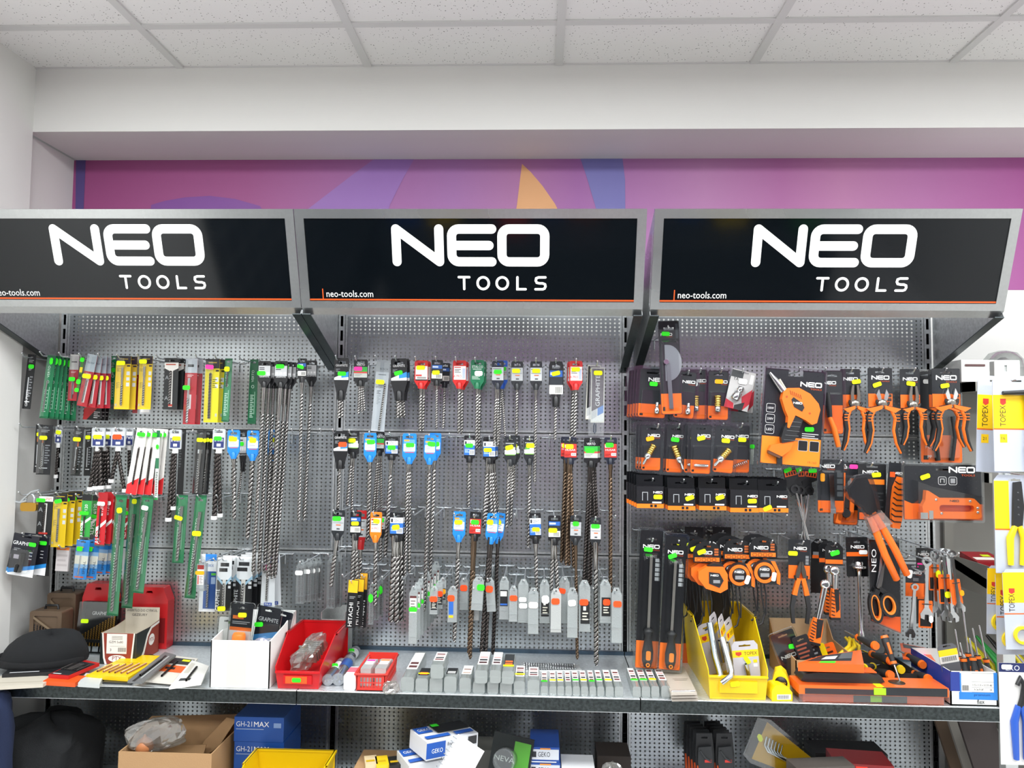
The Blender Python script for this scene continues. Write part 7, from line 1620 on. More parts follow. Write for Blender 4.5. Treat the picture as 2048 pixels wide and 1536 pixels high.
for k, (dx, dy, lw_, c2, lab) in enumerate(((-.022, .03, .03, MAG, 'clear box with pink label in the red basket'), (.02, .035, .032, '#ff8a5a', 'clear box with orange label in the red basket'))):
    q = thing('plastic_box', lab, 'plastic box', bl + Vector((dx, dy, .0025)))
    m = MB(); m.box(-lw_ / 2, lw_ / 2, 0, .09, 0, .05, MILKW); m.build('box_body', q); m = MB(); m.box(-lw_ * .4, lw_ * .4, .04, .08, .0502, .051, C('#f2efee')); m.box(-lw_ * .4, lw_ * .4, .066, .08, .0511, .0514, neon(c2)); m.build('paper_label', q)
p = sh(778, 1392)
bag('screw_bag', 'small clear bag of screws in front of the clear boxes', 'bag', (p.x, p.y + .02, SHZ), .022, .016, .016, FILM, (0, 0, .4), 9, lambda r: [MB().tube([(-.008 + .004 * k, 0, .006), (-.004 + .004 * k, .004, .02)], .0018, STEELD, 6).build('screw', r) for k in range(4)])
# clear boxes lying side by side, label end towards the panel
CB1, CB2 = clear('#e6ebea', .12, .26, '#d6dad7'), clear('#e6ebea', .12, .30, '#d6dad7')
def lbox(label, x0, x1, yt, yb, yback, pap, st=None, z=None, Y=None):
    """x0..x1, yt..yb: front end face in pixels; yback: pixel row of the far end of its top."""
    zb = SHZ if z is None else z
    r, w, s = stand('plastic_box', label, 'plastic box', x0, x1, yb, None, z, Y)
    h = (yb - yt) * s; Yf = r.location.y
    far = onz((x0 + x1) / 2, yback, zb + h).y; d = max(.06, min(far - Yf, PY - .006 - Yf))
    r.location.z = zb + .0004
    w -= .0016
    m = MB(); m.plate(rrect(-w / 2, 0, w / 2, h, h * .18), 0, .0012, CB1); m.plate(rrect(-w / 2, 0, w / 2, h, h * .18), d - .0012, d, CB1)
    rr_ = rrect(-w / 2, 0, w / 2, h, h * .18); n = len(rr_)
    m.add([(p[0], .0012, p[1]) for p in rr_] + [(p[0], d - .0012, p[1]) for p in rr_], [(k, (k + 1) % n, n + (k + 1) % n, n + k) for k in range(n)], CB2, True)
    m.box(-w / 2 - .0004, w / 2 + .0004, d * .34, d * .345, 0, h + .0006, CB1); m.build('box_body', r)
    m = MB(); rnd = random.Random(int(x0))
    nb = 2 if w < .03 else 3
    for k in range(nb):
        x = (k - (nb - 1) / 2) * w / (nb + .3); m.flute((x, d * .06, h * .28), (x, d * .9, h * .28), w / (nb + .3) * .36, STEEL if k % 2 else STEELD, .014, 2, 8)
    m.build('drill_bits', r)
    m = MB(); L0 = d * .30; g = .68 / .38
    m.box(-w * .42, w * .42, L0, d * .97, h, h + .0006, C(pap[0], .5))
    for k, c in enumerate(pap[1:]): m.box(-w * .32, w * .32, L0 + d * g * (.03 + .075 * k), L0 + d * g * (.075 + .075 * k), h + .0006, h + .0009, C(c, .5))
    m.build('paper_label', r)
    if st:
        m = MB(); m.box(-w * .46, w * .46, L0 - d * .0 + d * st[1], L0 + d * (st[1] + .08), h + .001, h + .0015, neon(st[0])); m.build('price_sticker', r, label=CN.get(st[0], 'coloured') + ' price sticker')
    return r, h
PW = ('#f0eeea', '#6b2b2b', '#2c2c2e', '#c8a8a4', '#6b2b2b'); PB = ('#1c1d1f', '#e8e8e6', '#e8e8e6'); PO = ('#1c1d1f', '#f06a2a', '#f06a2a')
lbox('large clear box with red-edged label beside the basket', 801, 828, 1359, 1388, 1304, ('#f0eeea', '#5a2c2c', '#5a2c2c', '#efeae6'))
q, hh = lbox('clear box with orange-topped black label, front of lower row', 830, 856, 1369, 1396, 1336, PO, (YEL, .1))
q, hh = lbox('clear lower box under the round-headed upper one', 858, 885, 1367, 1396, 1330, PW)
lbox('clear upper box with white label, stacked behind the black labels', 860, 887, 1341, 1368, 1304, PW, None, SHZ + hh + .001, 2.15)
lbox('clear box with black label and white stripes', 887, 913, 1364, 1396, 1336, PB)
lbox('clear box with printed white label after the black-labelled one', 918, 942, 1364, 1394, 1331, ('#f0eeea', '#b8a090', '#f0eeea', '#8a6a60'))
q, hh = lbox('lower clear box of first stacked pair', 945, 970, 1374, 1397, 1336, PW)
lbox('upper clear box of first stacked pair, pink-lined label', 949, 975, 1348, 1373, 1303, ('#f4f0ee', '#4a2a2c', '#3a3a3c', '#e8a8a4'), None, SHZ + hh + .001, 2.145)
q, hh = lbox('lower clear box of second stacked pair', 974, 997, 1372, 1396, 1336, PW)
lbox('upper clear box of second stacked pair, dark bits inside', 979, 1002, 1346, 1371, 1304, ('#f4f0ee', '#4a2a2c', '#3a3a3c', '#e8a8a4'), None, SHZ + hh + .001, 2.145)
q, hh = lbox('lower clear box under the orange and black label', 999, 1024, 1374, 1397, 1338, PW)
lbox('upper clear box with orange and black label, yellow strip', 1003, 1028, 1348, 1373, 1308, PO, (YEL, -.06), SHZ + hh + .001, 2.145)
lbox('clear box with yellow strip, bluish bits inside', 1027, 1050, 1371, 1397, 1331, PW, (YEL, .08))
lbox('clear box with plain label before the small box row', 1054, 1079, 1370, 1399, 1334, PW)
SM = [(1081, 1096, GRN), (1098, 1113, YEL), (1114, 1128.5, YEL), (1130, 1144, None), (1145, 1160, GRN), (1161.5, 1176.5, YEL), (1178.5, 1192.5, GRN), (1194, 1208.5, GRN), (1211, 1228, YEL), (1229, 1247, None)]
ORD_ = ['first', 'second', 'third', 'fourth', 'fifth', 'sixth', 'seventh', 'eighth', 'ninth', 'tenth']
for k, (a, b, c) in enumerate(SM):
    lbox('%s narrow clear box of the row of ten%s' % (ORD_[k], ', %s strip' % CN[c].split()[1] if c else ', no coloured strip'), a, b, 1384 + k * .2, 1402 + k * .45, 1343 - k * .4, PW, (c, .03 if k % 3 else -.03) if c else None)
for k, (a, b, c) in enumerate(((1265, 1282, GRN), (1283, 1301, GRN), (1302, 1319, YEL), (1322, 1341, None))):
    lbox('%s narrow clear box beyond the shelf joint%s' % (ORD_[k], ', %s strip' % CN[c].split()[1] if c else ', beside the wallets'), a, b, 1384, 1405 + k, 1336, PW, (c, .0) if c else None)
r, uv = flat('bit_pouch', 'long pouch of steel bits lying behind the narrow boxes', 'pouch', [(1040, 1345), (1165, 1343), (1158, 1330), (1042, 1325)], .006, '#a9abab', None, [(0, 1, .05, .2, '#d8dada')])
lay_bits(r, uv, [(.05, .2 + .15 * k, .92, .3 + .14 * k) for k in range(5)], .003, CHROME, .003)
# beige wallets
for k in range(3):
    z = SHZ + .011 * k
    r, uv = flat('steel_wallet', ('lowest', 'middle', 'topmost')[k] + ' beige steel-edged wallet of the stack by the yellow bin', 'wallet', [(1344 - k, 1399 - 6 * k), (1396 - k, 1398 - 6 * k), (1372 - 2 * k, 1345 - 6 * k), (1320, 1346 - 6 * k)], .006, '#b5aca0', z, [(.3, .9, .5, .52, '#8e857a'), (.35, .85, .45, .465, '#8e857a')])
    m = MB(); m.tube([Vector(uv(.04, .05, .001)), Vector(uv(.94, .05, .001))], .0032, CHROME, 8); m.build('steel_edge', r)
# yellow bin with carded spanners
r, w, s = bin_('yellow stacking bin full of grey carded tube spanners', 1415, 1538, 1417, .066, .19, .36, '#e4c012', None, Y=2.116)
sticker(r, 1, -.01, .045, YEL, .026, .014, 8, -.006)
YB_ = r.location.copy()
def topex(label, tp, bt, w_, Y, yaw=0, tool=True, st=None, big=True):
    r, s, h = hang('tool_card', label, 'tool card', tp, bt, Y, None, yaw)
    a = w_ / 2
    m = MB(s); m.plate([(-a, -8), (-a + 6, 0), (a - 6, 0), (a, -8), (a, -h), (-a, -h)], -.6, .6, C('#b9b6ba', .35), [slot(w_, -9, .45, .025, h)])
    m.rect(-a, -h * .36, a, -h * .2, -.7, C('#f0c614', .4)); m.text('TOPEX', -a * .1, -h * .32, h * .075, -.8, C('#26241e'), 0, w_ * .5); m.face([(-a * .75, -h * .24), (-a * .3, -h * .24), (-a * .3, -h * .3), (-a * .52, -h * .335), (-a * .75, -h * .3)], -.8, C('#c2402a'))
    for k in range(2): m.rect(a * .55, -h * (.5 + .09 * k), a * .85, -h * (.43 + .09 * k), -.7, C('#f0c614') if k == 0 else C('#e9e9e9'))
    m.build('card', r)
    if tool:
        m = MB(s); m.tube([(-2, -5, -h * .5), (2, -5, -h * .92)], 5, C('#c9ced2', .2, 1), 6); m.tube([(-2, -5.5, -h * .49), (-2, -5, -h * .52)], [2.5, 2.5], BLACK, 6); m.build('tube_spanner', r)
    if st: sticker(r, s, st[1] - tp[0], -(st[2] - tp[1]), st[0], 16, 8.5, st[3], -2)
    return r
topex('grey and yellow spanner card standing foremost in the yellow bin', (1488, 1282), (1496, 1366), 50, 2.20, 0, True, (YEL, 1490, 1318, -60))
topex('grey spanner card at the back of the yellow bin', (1412, 1246), (1436, 1340), 42, 2.36, 10, True)
for k, (x, y, yw, Y) in enumerate(((1436, 1228, 62, 2.27), (1452, 1232, 66, 2.24), (1466, 1238, 60, 2.31))):
    topex('%s spanner card seen edge-on in the yellow bin' % ORD_[k], (x - 12, y), (x + 6, y + 100), 44, Y, yw, True)
r = thing('tube_spanner', 'bright bent tube spanner lying across the yellow bin', 'spanner', at(1449, 1366, 2.14))
m = MB(); m.tube([(-.008, 0, .0), (.018, 0, .02), (.022, .012, .03), (.006, .05, .11)], [.0075, .0075, .008, .0085], C('#cfd4d8', .18, 1), 8); m.build('bent_tube', r)
r = thing('tube_spanner', 'long pale tube spanner leaning in the yellow bin, yellow sticker', 'spanner', at(1444, 1362, 2.17))
m = MB(); m.tube([(0, 0, 0), (-.012, .03, .06), (-.02, .06, .145)], [.009, .009, .0095], C('#c7d4dc', .2, 1), 6); m.build('hex_tube', r)
# yellow tape measures
for lab, x0, x1, yb, Y, rz in (('yellow tape measure lying in front, barcode on its edge', 1543, 1586, 1410, 2.118, .1), ('yellow tape measure standing just behind the front one', 1546, 1579, 1392, 2.19, -.3)):
    r, w, s = stand('tape_measure', lab, 'tape measure', x0, x1, yb, None, None, Y); r.rotation_euler.z = rz
    hgt = .045 if 'front,' in lab else .075
    m = MB(); m.plate([(-w / 2, 0), (w / 2, 0), (w / 2, hgt * .5), (w * .3, hgt * .85), (0, hgt), (-w * .35, hgt * .92), (-w / 2, hgt * .6)], 0, .045, C('#f2d40f', .35)); m.build('case', r, bevel=.004)
    m = MB()
    if 'front,' in lab:
        m.rect(-w * .25, .004, w * .42, .018, -.0005, WHITE)
        for k in range(12): m.rect(-w * .2 + k * .0026, .006, -w * .2 + k * .0026 + .0012, .016, -.0008, INK)
        m.build('barcode_label', r)
    else:
        m.lathe([(.001, -.001), (.017, -.001), (.017, .0)], BLM, 18, 0, .04, 'y'); m.text('STANLEY', 0, .037, .005, -.0015, C('#e9c50f'), 0, .026, 'c'); m.build('round_badge', r)
# cardboard box with packs
r, w, s = stand('open_box', 'brown open cardboard box with handwriting, beside the yellow tapes', 'box', 1592, 1722, 1388, None, None, 2.228)
h = 62 * s; d = .25; t = .003; hb = .15
m = MB(); m.box(-w / 2, w / 2, 0, t, 0, h, CARD); m.box(-w / 2, w / 2, d - t, d, 0, hb, CARDI); m.box(-w / 2 + t, w / 2 - t, t, d - t, 0, t, CARDI)
for sd in (-1, 1):
    x = sd * w / 2; x2 = x - sd * t; pr = [(0, 0), (d, 0), (d, hb), (d * .8, h * 1.08), (0, h)]; n = 5
    m.add([(x, y, z) for y, z in pr] + [(x2, y, z) for y, z in pr], [tuple(range(n)), tuple(range(2 * n - 1, n - 1, -1))] + [(k, (k + 1) % n, n + (k + 1) % n, n + k) for k in range(n)], CARD)
m.text('KIECALX SCHWEIKERSKA', -w * .46, h * .86, .007, -.0005, C('#7d5b3c'), 0, w * .6); m.text('PRESS', w * .24, h * .85, .006, -.0005, C('#7d5b3c'), 0, w * .18); m.text('400', w * .24, h * .7, .006, -.0005, C('#7d5b3c'), 0, w * .08)
m.build('box_body', r)
packet('dark pack with green sticker standing in the brown box', (1562, 1264), (1592, 1340), 46, 2.27, '#2b2d31', [('n', .1, .75, .62, '#c8501c')], (GRN, 1573, 1296, -14))
for k, (x, y, c, sp) in enumerate(((1612, 1272, '#1f2124', [('l', .1, .8, .2, 6, .1, '#8a4a38')]), (1628, 1276, '#1f2124', [('l', .1, .8, .2, 6, .1, '#85888b')]), (1645, 1290, '#efcf14', [('p', [(.2, .3), (.8, .5), (.75, .56), (.2, .4)], '#2a2a20')]), (1664, 1288, '#ea6420', [('l', .2, .8, .2, 5, .12, '#3a1c10')]))):
    packet(('dark paper pack with red print leaning in the brown box', 'dark paper pack with grey print leaning in the brown box', 'yellow pack with black line in the brown box', 'orange pack at the back of the brown box')[k], (x - 14, y), (x + 12, y + 72), 32, 2.26 + .02 * k, c, sp, None, None, False)
r, uv = flat('carton', 'orange and black carton with green sticker across the brown box', 'carton', [(1596, 1326), (1728, 1330), (1722, 1300), (1640, 1312)], .022, '#e8601c', SHZ + .094, [(.05, .8, .25, .95, '#26282b'), (.3, .55, .06, .22, '#3cee2e'), (.25, .5, .4, .7, '#d4d4d2'), (.55, .8, .4, .9, '#55585b')])
# long orange packs at the front
r, w, s = stand('long_pack', 'lower long orange pack with green spirit vial at shelf edge', 'pack', 1606, 1888, 1416, None, None, 2.116)
m = MB(); m.box(-w / 2, w / 2, 0, .075, 0, .026, C('#ec6420', .35)); m.box(-w * .14, w * .24, -.0006, 0, .001, .025, C('#2a2c2f', .3)); m.build('carton', r)
m = MB(); m.box(w * -.02, w * .06, -.002, .0, .004, .022, neon('#a8e02a')); m.build('spirit_vial', r)
m = MB(); m.box(-w / 2 - .012, w / 2, -.003, -.0025, -.0, .027, CLEAR); m.box(-w / 2 - .012, -w / 2 - .0115, -.003, .07, 0, .027, CLEAR); m.build('clear_sleeve', r)
r, w, s = stand('long_pack', 'upper long orange pack with round emblem, yellow sticker', 'pack', 1598, 1898, 1392, None, SHZ + .0275, 2.14)
m = MB(); m.box(-w / 2, w / 2, 0, .08, 0, .024, C('#ec6a26', .35)); m.box(w * .06, w * .49, -.0006, 0, .001, .023, C('#26282b', .25)); m.box(-w * .46, w * .06, -.0006, 0, .001, .016, C('#3a3032', .25)); m.build('carton', r)
m = MB(); m.lathe([(.0005, .0246), (.022, .0246), (.022, .024)], C('#3c3026', .4), 20, w * .2, .04); m.box(w * .02, w * .07, -.001, .03, .0241, .0246, neon(YEL)); m.build('emblem', r)
m = MB(); m.box(w * .0, w * .08, -.0025, .0, .003, .021, neon('#a8e02a')); m.build('spirit_vial', r)
r, w, s = stand('multi_tool', 'orange and black multi tool pack lying on the long packs', 'tool pack', 1602, 1770, 1374, None, SHZ + .052, 2.165)
m = MB(); m.plate([(-w / 2, .004), (-w * .42, .0), (w * .42, .0), (w / 2, .004), (w * .46, .02), (w * .3, .026), (-w * .3, .026), (-w * .46, .02)], 0, .06, C('#2b2c2e', .35)); m.build('tool_body', r, bevel=.003)
m = MB(); m.box(-w * .42, -w * .12, .008, .05, .0261, .0285, C('#ee6a26', .4)); m.box(w * .14, w * .42, .008, .05, .0261, .0285, C('#ee6a26', .4)); m.build('orange_pads', r)
m = MB(); m.box(-w * .1, w * .06, .004, .02, .0285, .029, neon(YEL)); m.box(-w * .24, -w * .14, .03, .042, .0286, .0292, neon(AMB)); m.build('price_sticker', r)
# pile of screwdrivers in a low box
r, w, s = stand('open_box', 'low dark box heaped with orange and black screwdrivers', 'box', 1722, 1842, 1372, None, None, 2.265)
m = MB(); h = .05; d = .2
for b in ((-w / 2, w / 2, 0, .003), (-w / 2, w / 2, d - .003, d)): m.box(b[0], b[1], b[2], b[3], 0, h, C('#2a2622', .7))
for b in ((-w / 2, -w / 2 + .003), (w / 2 - .003, w / 2)): m.box(b[0], b[1], 0, d, 0, h, C('#2a2622', .7))
m.box(-w / 2, w / 2, 0, d, 0, .002, C('#2a2622', .7)); m.build('box_body', r)
def driver(label, hp, tp, Yh, Yt, hl=.1, col=None, rad=.012, shaft=True, sh_r=.003):
    """Screwdriver with its handle end at pixel hp (depth Yh) pointing to pixel tp (depth Yt)."""
    a = at(hp[0], hp[1], Yh); b = at(tp[0], tp[1], Yt)
    r = thing('screwdriver', label, 'screwdriver', a)
    u = (b - a).normalized(); L = (b - a).length; hl = min(hl, L * .7)
    o = Vector((0, 0, 0))
    m = MB(); m.tube([o, u * (hl * .06), u * (hl * .25), u * (hl * .6), u * (hl * .82), u * hl], [rad * .7, rad * .95, rad, rad * .85, rad * .62, rad * .78], RUB, 12); m.build('handle', r)
    m = MB(); m.tube([u * (-.001), u * (hl * .08)], [rad * .9, rad * 1.02], col or ORM, 12); m.build('end_cap', r)
    m = MB(); m.tube([u * (hl * .88), u * (hl * .97)], rad * .84, col or ORM, 12); m.build('collar', r)
    m = MB()
    sd = u.cross(Vector((0, 1, 0))).normalized()
    m.tube([u * (hl * .2) - Vector((0, rad * .8, 0)), u * (hl * .6) - Vector((0, rad * .7, 0))], rad * .4, col or ORM, 8); m.build('grip_inlay', r)
    if shaft:
        m = MB(); m.tube([u * hl, b - a - u * .006, b - a], [sh_r, sh_r, sh_r * .7], CHROME, 10); m.build('shaft', r)
YC = C('#e8c81a', .4)
for k, a in enumerate((((1752, 1292), (1690, 1262), 2.24, 2.40, ORM), ((1783, 1322), (1722, 1300), 2.24, 2.38, ORM), ((1782, 1350), (1730, 1338), 2.23, 2.36, ORM), ((1803, 1340), (1752, 1310), 2.26, 2.40, YC), ((1776, 1316), (1776, 1282), 2.30, 2.38, ORM), ((1726, 1336), (1760, 1330), 2.24, 2.36, YC), ((1858, 1358), (1816, 1342), 2.22, 2.34, ORM), ((1846, 1330), (1800, 1302), 2.28, 2.40, ORM))):
    driver(('orange-ended screwdriver topmost in the heap', 'orange-ended screwdriver at the middle of the heap', 'orange-ended screwdriver low at the heap front', 'yellow-ended screwdriver in the heap', 'upright orange screwdriver under the extension bar', 'yellow-ended screwdriver beside the brown box', 'orange-ended screwdriver dangling beside the blue box', 'orange-ended screwdriver behind the heap')[k], a[0], a[1], a[2], a[3], .095, a[4], .0125)
driver('screwdriver standing on its tip in front of the heap', (1768, 1272), (1803, 1372), 2.25, 2.19, .08, ORM, .011, True, .0025)
r, uv = flat('tool_card', 'orange tool card with pink sticker on the screwdriver heap', 'tool card', [(1806, 1316), (1872, 1324), (1852, 1296), (1800, 1286)], .004, '#ea5f1e', SHZ + .07, [(.1, .9, .7, .95, '#26282b'), (.55, .8, .3, .6, '#ff3f9c')])
for k, q in enumerate((((1680, 1308), (1700, 1278), 2.34, 2.38), ((1706, 1310), (1690, 1274), 2.36, 2.40))):
    a = at(*q[0], q[2]); b = at(*q[1], q[3]); r = thing('pliers', ('yellow-handled snips leaning behind the brown box', 'yellow plastic clamp leaning behind the brown box')[k], 'pliers', a); u = b - a
    m = MB(); m.tube([Vector((0, 0, -.04)), Vector((0, 0, 0)), u * .5 + Vector((.012, 0, 0)), u], [.005, .006, .006, .004], YC, 8); m.tube([Vector((.012, 0, -.04)), Vector((.016, 0, 0)), u * .5 + Vector((.03, 0, 0)), u + Vector((.01, 0, 0))], [.005, .006, .006, .004], YC, 8); m.build('handles', r)
# blue and white box with standing screwdrivers
r, w, s = stand('open_box', 'blue and white open carton holding upright screwdrivers', 'box', 1902, 1996, 1425, None, None, 2.114)
h = 64 * s; d = .22; t = .003; WC = C('#dfe0dc', .6); BC = C('#2b7fd0', .4); BD = C('#2a3f96', .5)
m = MB(); m.box(-w / 2, w / 2, 0, t, 0, h, WC); m.box(-w / 2, w / 2, d - t, d, 0, h, WC); m.box(-w / 2, w / 2, 0, d, 0, t, WC)
for sd in (-1, 1): m.box(*sorted((sd * w / 2, sd * (w / 2 - t))), 0, d, 0, h, WC)
m.add([(-w / 2 - .0005, 0, h * .42), (-w / 2 - .0005, d, h * .42), (-w / 2 - .0005, d, h), (-w / 2 - .0005, 0, h)], [(0, 1, 2, 3)], BD)
m.rect(-w * .32, h * .18, w / 2, h * .40, -.0004, BC); m.rect(-w * .30, h * .24, -w * .26, h * .95, -.0005, BC); m.rect(w * .42, h * .18, w / 2, h * .98, -.0005, BC); m.rect(-w / 2, h * .42, -w * .3, h * .98, -.0003, BD)
m.rect(-w * .27, h * .40, w * .42, h * .95, -.0006, C('#eceae4'))
for z in (.4, .54, .7, .95): m.rect(-w * .05, h * z, w * .42, h * z + .0008, -.0009, C('#8d8d8d'))
m.text('115 x 1,0 x 22,23', -w * .03, h * .58, .0055, -.001, INK, 0, w * .34); m.text('A 36 R BF', .0, h * .45, .0055, -.001, INK, 0, w * .2); m.text('40', w * .33, h * .58, .005, -.001, INK); m.text('25', w * .33, h * .45, .005, -.001, INK)
m.text('premium', w * .0, h * .27, .008, -.001, C('#1c4f96'), 0, w * .34); m.text('flex', w * .06, h * .05, .012, -.001, INK, .08, w * .16)
for k in range(10): m.rect(-w * .25 + .0018 * k, h * .44, -w * .25 + .0018 * k + .0009, h * .6, -.001, INK)
m.build('box_body', r)
p0 = r.location
for k, (hx, hy, tx, ty, Y, tall) in enumerate(((1933, 1352, 1920, 1285, 2.19, 0), (1938, 1340, 1926, 1220, 2.24, 1), (1960, 1346, 1945, 1256, 2.21, 1), (1978, 1352, 1958, 1250, 2.23, 1), (1950, 1350, 1939, 1276, 2.18, 0), (1922, 1346, 1910, 1258, 2.27, 0))):
    driver(('short-shafted', 'tallest', 'middle', 'outermost', 'foremost', 'rearmost')[k] + ' upright screwdriver in the blue and white carton', (hx + 6, hy + 28), (tx, ty), Y, Y + .03, .085, ORM, .0105, True, .0024)
r = fcard('grey and yellow card standing in the blue white carton', (1892, 1288), (1908, 1372), 36, '#5b5c60', [('r', 0, 1, .12, .26, '#efcf14'), ('r', 0, 1, .26, .42, '#d4d2cc'), ('b', .1, .9, .28, .38)], None, 2.20, None, name='tool_card', cat='tool card', cut=6)
# ------------------------------------------------------------------ goods in the dark below the long shelf
def slab(name, label, cat, c, size, rz=0, mat=None, rx=0, ry=0, prints=(), part='body'):
    """Carton standing at its bottom centre c, size (width, depth, height); prints: (face, u0, u1, v0, v1, colour) or (face, text, u, v, h, w, colour)."""
    r = thing(name, label, cat, c, (rx, ry, rz)); w, d, h = size
    m = MB(); m.box(-w / 2, w / 2, -d / 2, d / 2, 0, h, mat)
    for k, e in enumerate(prints):
        o = .0004 * (k + 1)
        if e[0] == 'f': m.M = Matrix.Translation((0, -d / 2 - o, 0)); W, H = w, h
        elif e[0] == 't': m.M = Matrix.Translation((0, 0, h + o)) @ Matrix.Rotation(-PI / 2, 4, 'X') @ Matrix.Translation((0, 0, -d / 2)); W, H = w, d
        else: m.M = Matrix.Translation((w / 2 + o, 0, 0)) @ Matrix.Rotation(PI / 2, 4, 'Z'); W, H = d, h
        if isinstance(e[1], str): m.text(e[1], (e[2] - .5) * W, e[3] * H, e[4], 0, C(e[6]), 0, e[5])
        else: m.rect((e[1] - .5) * W, e[3] * H, (e[2] - .5) * W, e[4] * H, 0, C(e[5]))
    m.M = Matrix.Identity(4); m.build(part, r); return r
def fromtop(px, py, Y, z0=None):
    p = at(px, py, Y); z0 = BSZ + .0005 if z0 is None else z0
    return Vector((p.x, p.y, z0)), p.z - z0
c, h = fromtop(330, 1506, 2.15)
r = thing('open_box', 'brown carton of folded cardboard below the shelf', 'box', c)
m = MB(); w, d, t = .27, .24, .004
m.box(-w / 2, w / 2, 0, t, 0, h, CARD); m.box(-w / 2, w / 2, d - t, d, 0, h, CARD); m.box(-w / 2, -w / 2 + t, t, d - t, 0, h, CARD); m.box(w / 2 - t, w / 2, t, d - t, 0, h, CARD); m.box(-w / 2, w / 2, t, d - t, 0, t, CARD); m.build('box_body', r)
def sheet(label, pts, Y, tilt):
    P = [at(x, y, Y) for x, y in pts]; c = sum(P, Vector()) / len(P)
    r = thing('cardboard_sheet', label, 'cardboard', c, (tilt, 0, 0)); m = MB()
    m.plate([(p.x - c.x, p.z - c.z) for p in P], -.002, .002, CARD); m.build('sheet', r)
sheet('large folded cardboard sheet leaning in the brown carton', [(262, 1518), (258, 1478), (300, 1434), (476, 1431), (446, 1474), (410, 1518)], 2.33, -.2)
sheet('narrow cardboard sheet in front of the large one', [(330, 1518), (322, 1492), (412, 1490), (405, 1518)], 2.25, -.15)
sheet('twisted cardboard strip beside the blue cartons', [(385, 1518), (412, 1478), (452, 1436), (472, 1440), (440, 1490), (404, 1518)], 2.29, -.1)
p = at(325, 1500, 2.22)
bag('plastic_bag', 'thin clear bag with an onion on the brown carton', 'bag', (p.x, 2.20, p.z + .012), .08, .024, .042, FILM, (0, -.2, 0), 12)
p = at(290, 1512, 2.2); r = thing('onion', 'brown onion inside the thin clear bag', 'onion', (p.x, 2.195, p.z + .03))
m = MB(); m.lathe([(.002, -.024), (.018, -.019), (.026, -.002), (.02, .016), (.006, .026), (.002, .034)], paint('onion_skin', '#b9764a', .4, .1, 30), 18); m.build('bulb', r)
BLU = C('#1d4f9e', .4)
for k, (yt, lab, z0) in enumerate(((1486, 'lower blue carton with white model lettering', None), (1436, 'upper blue carton with white model lettering', 0))):
    if k: z0 = z1
    c, h = fromtop(528, yt, 2.26, z0); c.y = 2.345; c.x *= 1.02; z1 = c.z + h + .0008
    slab('carton', lab, 'box', c, (.15, .16, h), 0, BLU, 0, 0, [('f', 'GH-21', .04, 1 - .028 / h, .015, .048, '#d8dce4'), ('f', 'MAX', .40, 1 - .028 / h, .015, .046, '#f4f4f4'), ('f', .04, .6, 1 - .036 / h, 1 - .034 / h, '#9fb2d4'), ('f', .8, .95, 1 - .03 / h, 1 - .016 / h, '#7f9ccc')])
r, w, s = bin_('yellow open bin below the red bin, empty topped', 470, 628, 1560, .14, .2, .18, '#e2bd10', None, z=BSZ + .0005, Y=2.06)
q = r.location
slab('pack', 'clear pack with dark lettering standing in the yellow lower bin', 'pack', q + Vector((-.03, .075, .004)), (.075, .012, .17), .25, clear('#e9dca0', .1, .5, '#d8b93a'), -.1, 0, [('f', 'VERTO', .12, .8, .011, .05, '#5a4a14')])
c, h = fromtop(762, 1518, 2.24)
r = slab('carton', 'brown carton with yellow and black packs below the basket', 'box', c, (.13, .12, h), 0, CARD)
for k, (x, col) in enumerate(((742, '#d9c39a'), (764, '#e9c31c'), (790, '#1d1c18'))):
    cc, hh = fromtop(x, 1512 - k * 2, 2.2, c.z + h + .0004)
    slab('pack', ('pale pack', 'yellow pack', 'black and yellow pack')[k] + ' lying on the low brown carton', 'pack', cc, (.035, .06, .014), .3, C(col, .4), 0, 0, [('t', .1, .8, .3, .5, '#c8a414')])
# boxes with the gear emblem
GW = C('#d9dadd', .45)
GP = [('f', .0, .36, .08, .92, '#2458b0'), ('f', 'GEKO', .10, .34, .012, .035, '#f4f6fa'), ('f', 'Freza do drewna', .40, .62, .009, .07, '#3a3c40'), ('f', .80, .97, .45, .9, '#2a2a2c'), ('f', .42, .7, .2, .26, '#8a8c90'), ('t', .02, .3, .55, .95, '#2458b0'), ('t', 'GEKO', .06, .68, .016, .04, '#f4f6fa'), ('t', .34, .98, .4, .96, '#1c1d20'), ('t', .04, .5, .12, .3, '#2458b0'), ('t', .60, .95, .1, .3, '#2458b0'), ('t', .36, .5, .8, .98, '#3cee2e')]
c, h = fromtop(862, 1545, 2.2)
slab('carton', 'lower white and blue carton under the tilted one', 'box', c, (.17, .11, h + .055), .5, GW, 0, 0, GP)
c2 = Vector((at(886, 1500, 2.2).x, 2.205, c.z + h + .0645))
slab('carton', 'tilted white and blue carton on top, green sticker', 'box', c2, (.165, .105, .05), .62, GW, 0, .05, GP)
p = at(905, 1500, 2.1)
r = thing('notepad', 'white spiral notepad leaning on the tilted carton', 'notepad', (p.x + .005, 2.07, p.z - .05), (-.35, .55, 0))
m = MB(); m.box(-.04, .045, 0, .006, -.1, .09, C('#f3f3f1', .6)); 
for k in range(6): m.rect(-.02, -.06 + .02 * k, .03, -.059 + .02 * k, -.0003, C('#c4c8cc'))
m.build('pages', r)
m = MB()
for k in range(15): m.tube([(-.042 + .007 * math.cos(a), .003 + .007 * math.sin(a), -.09 + .012 * k) for a in (0, 1.2, 2.4, 3.6, 4.8, 6.1)], .0011, C('#a9afb4', .3, .6), 5)
m.build('wire_spiral', r)
c, h = fromtop(1000, 1478, 2.2)
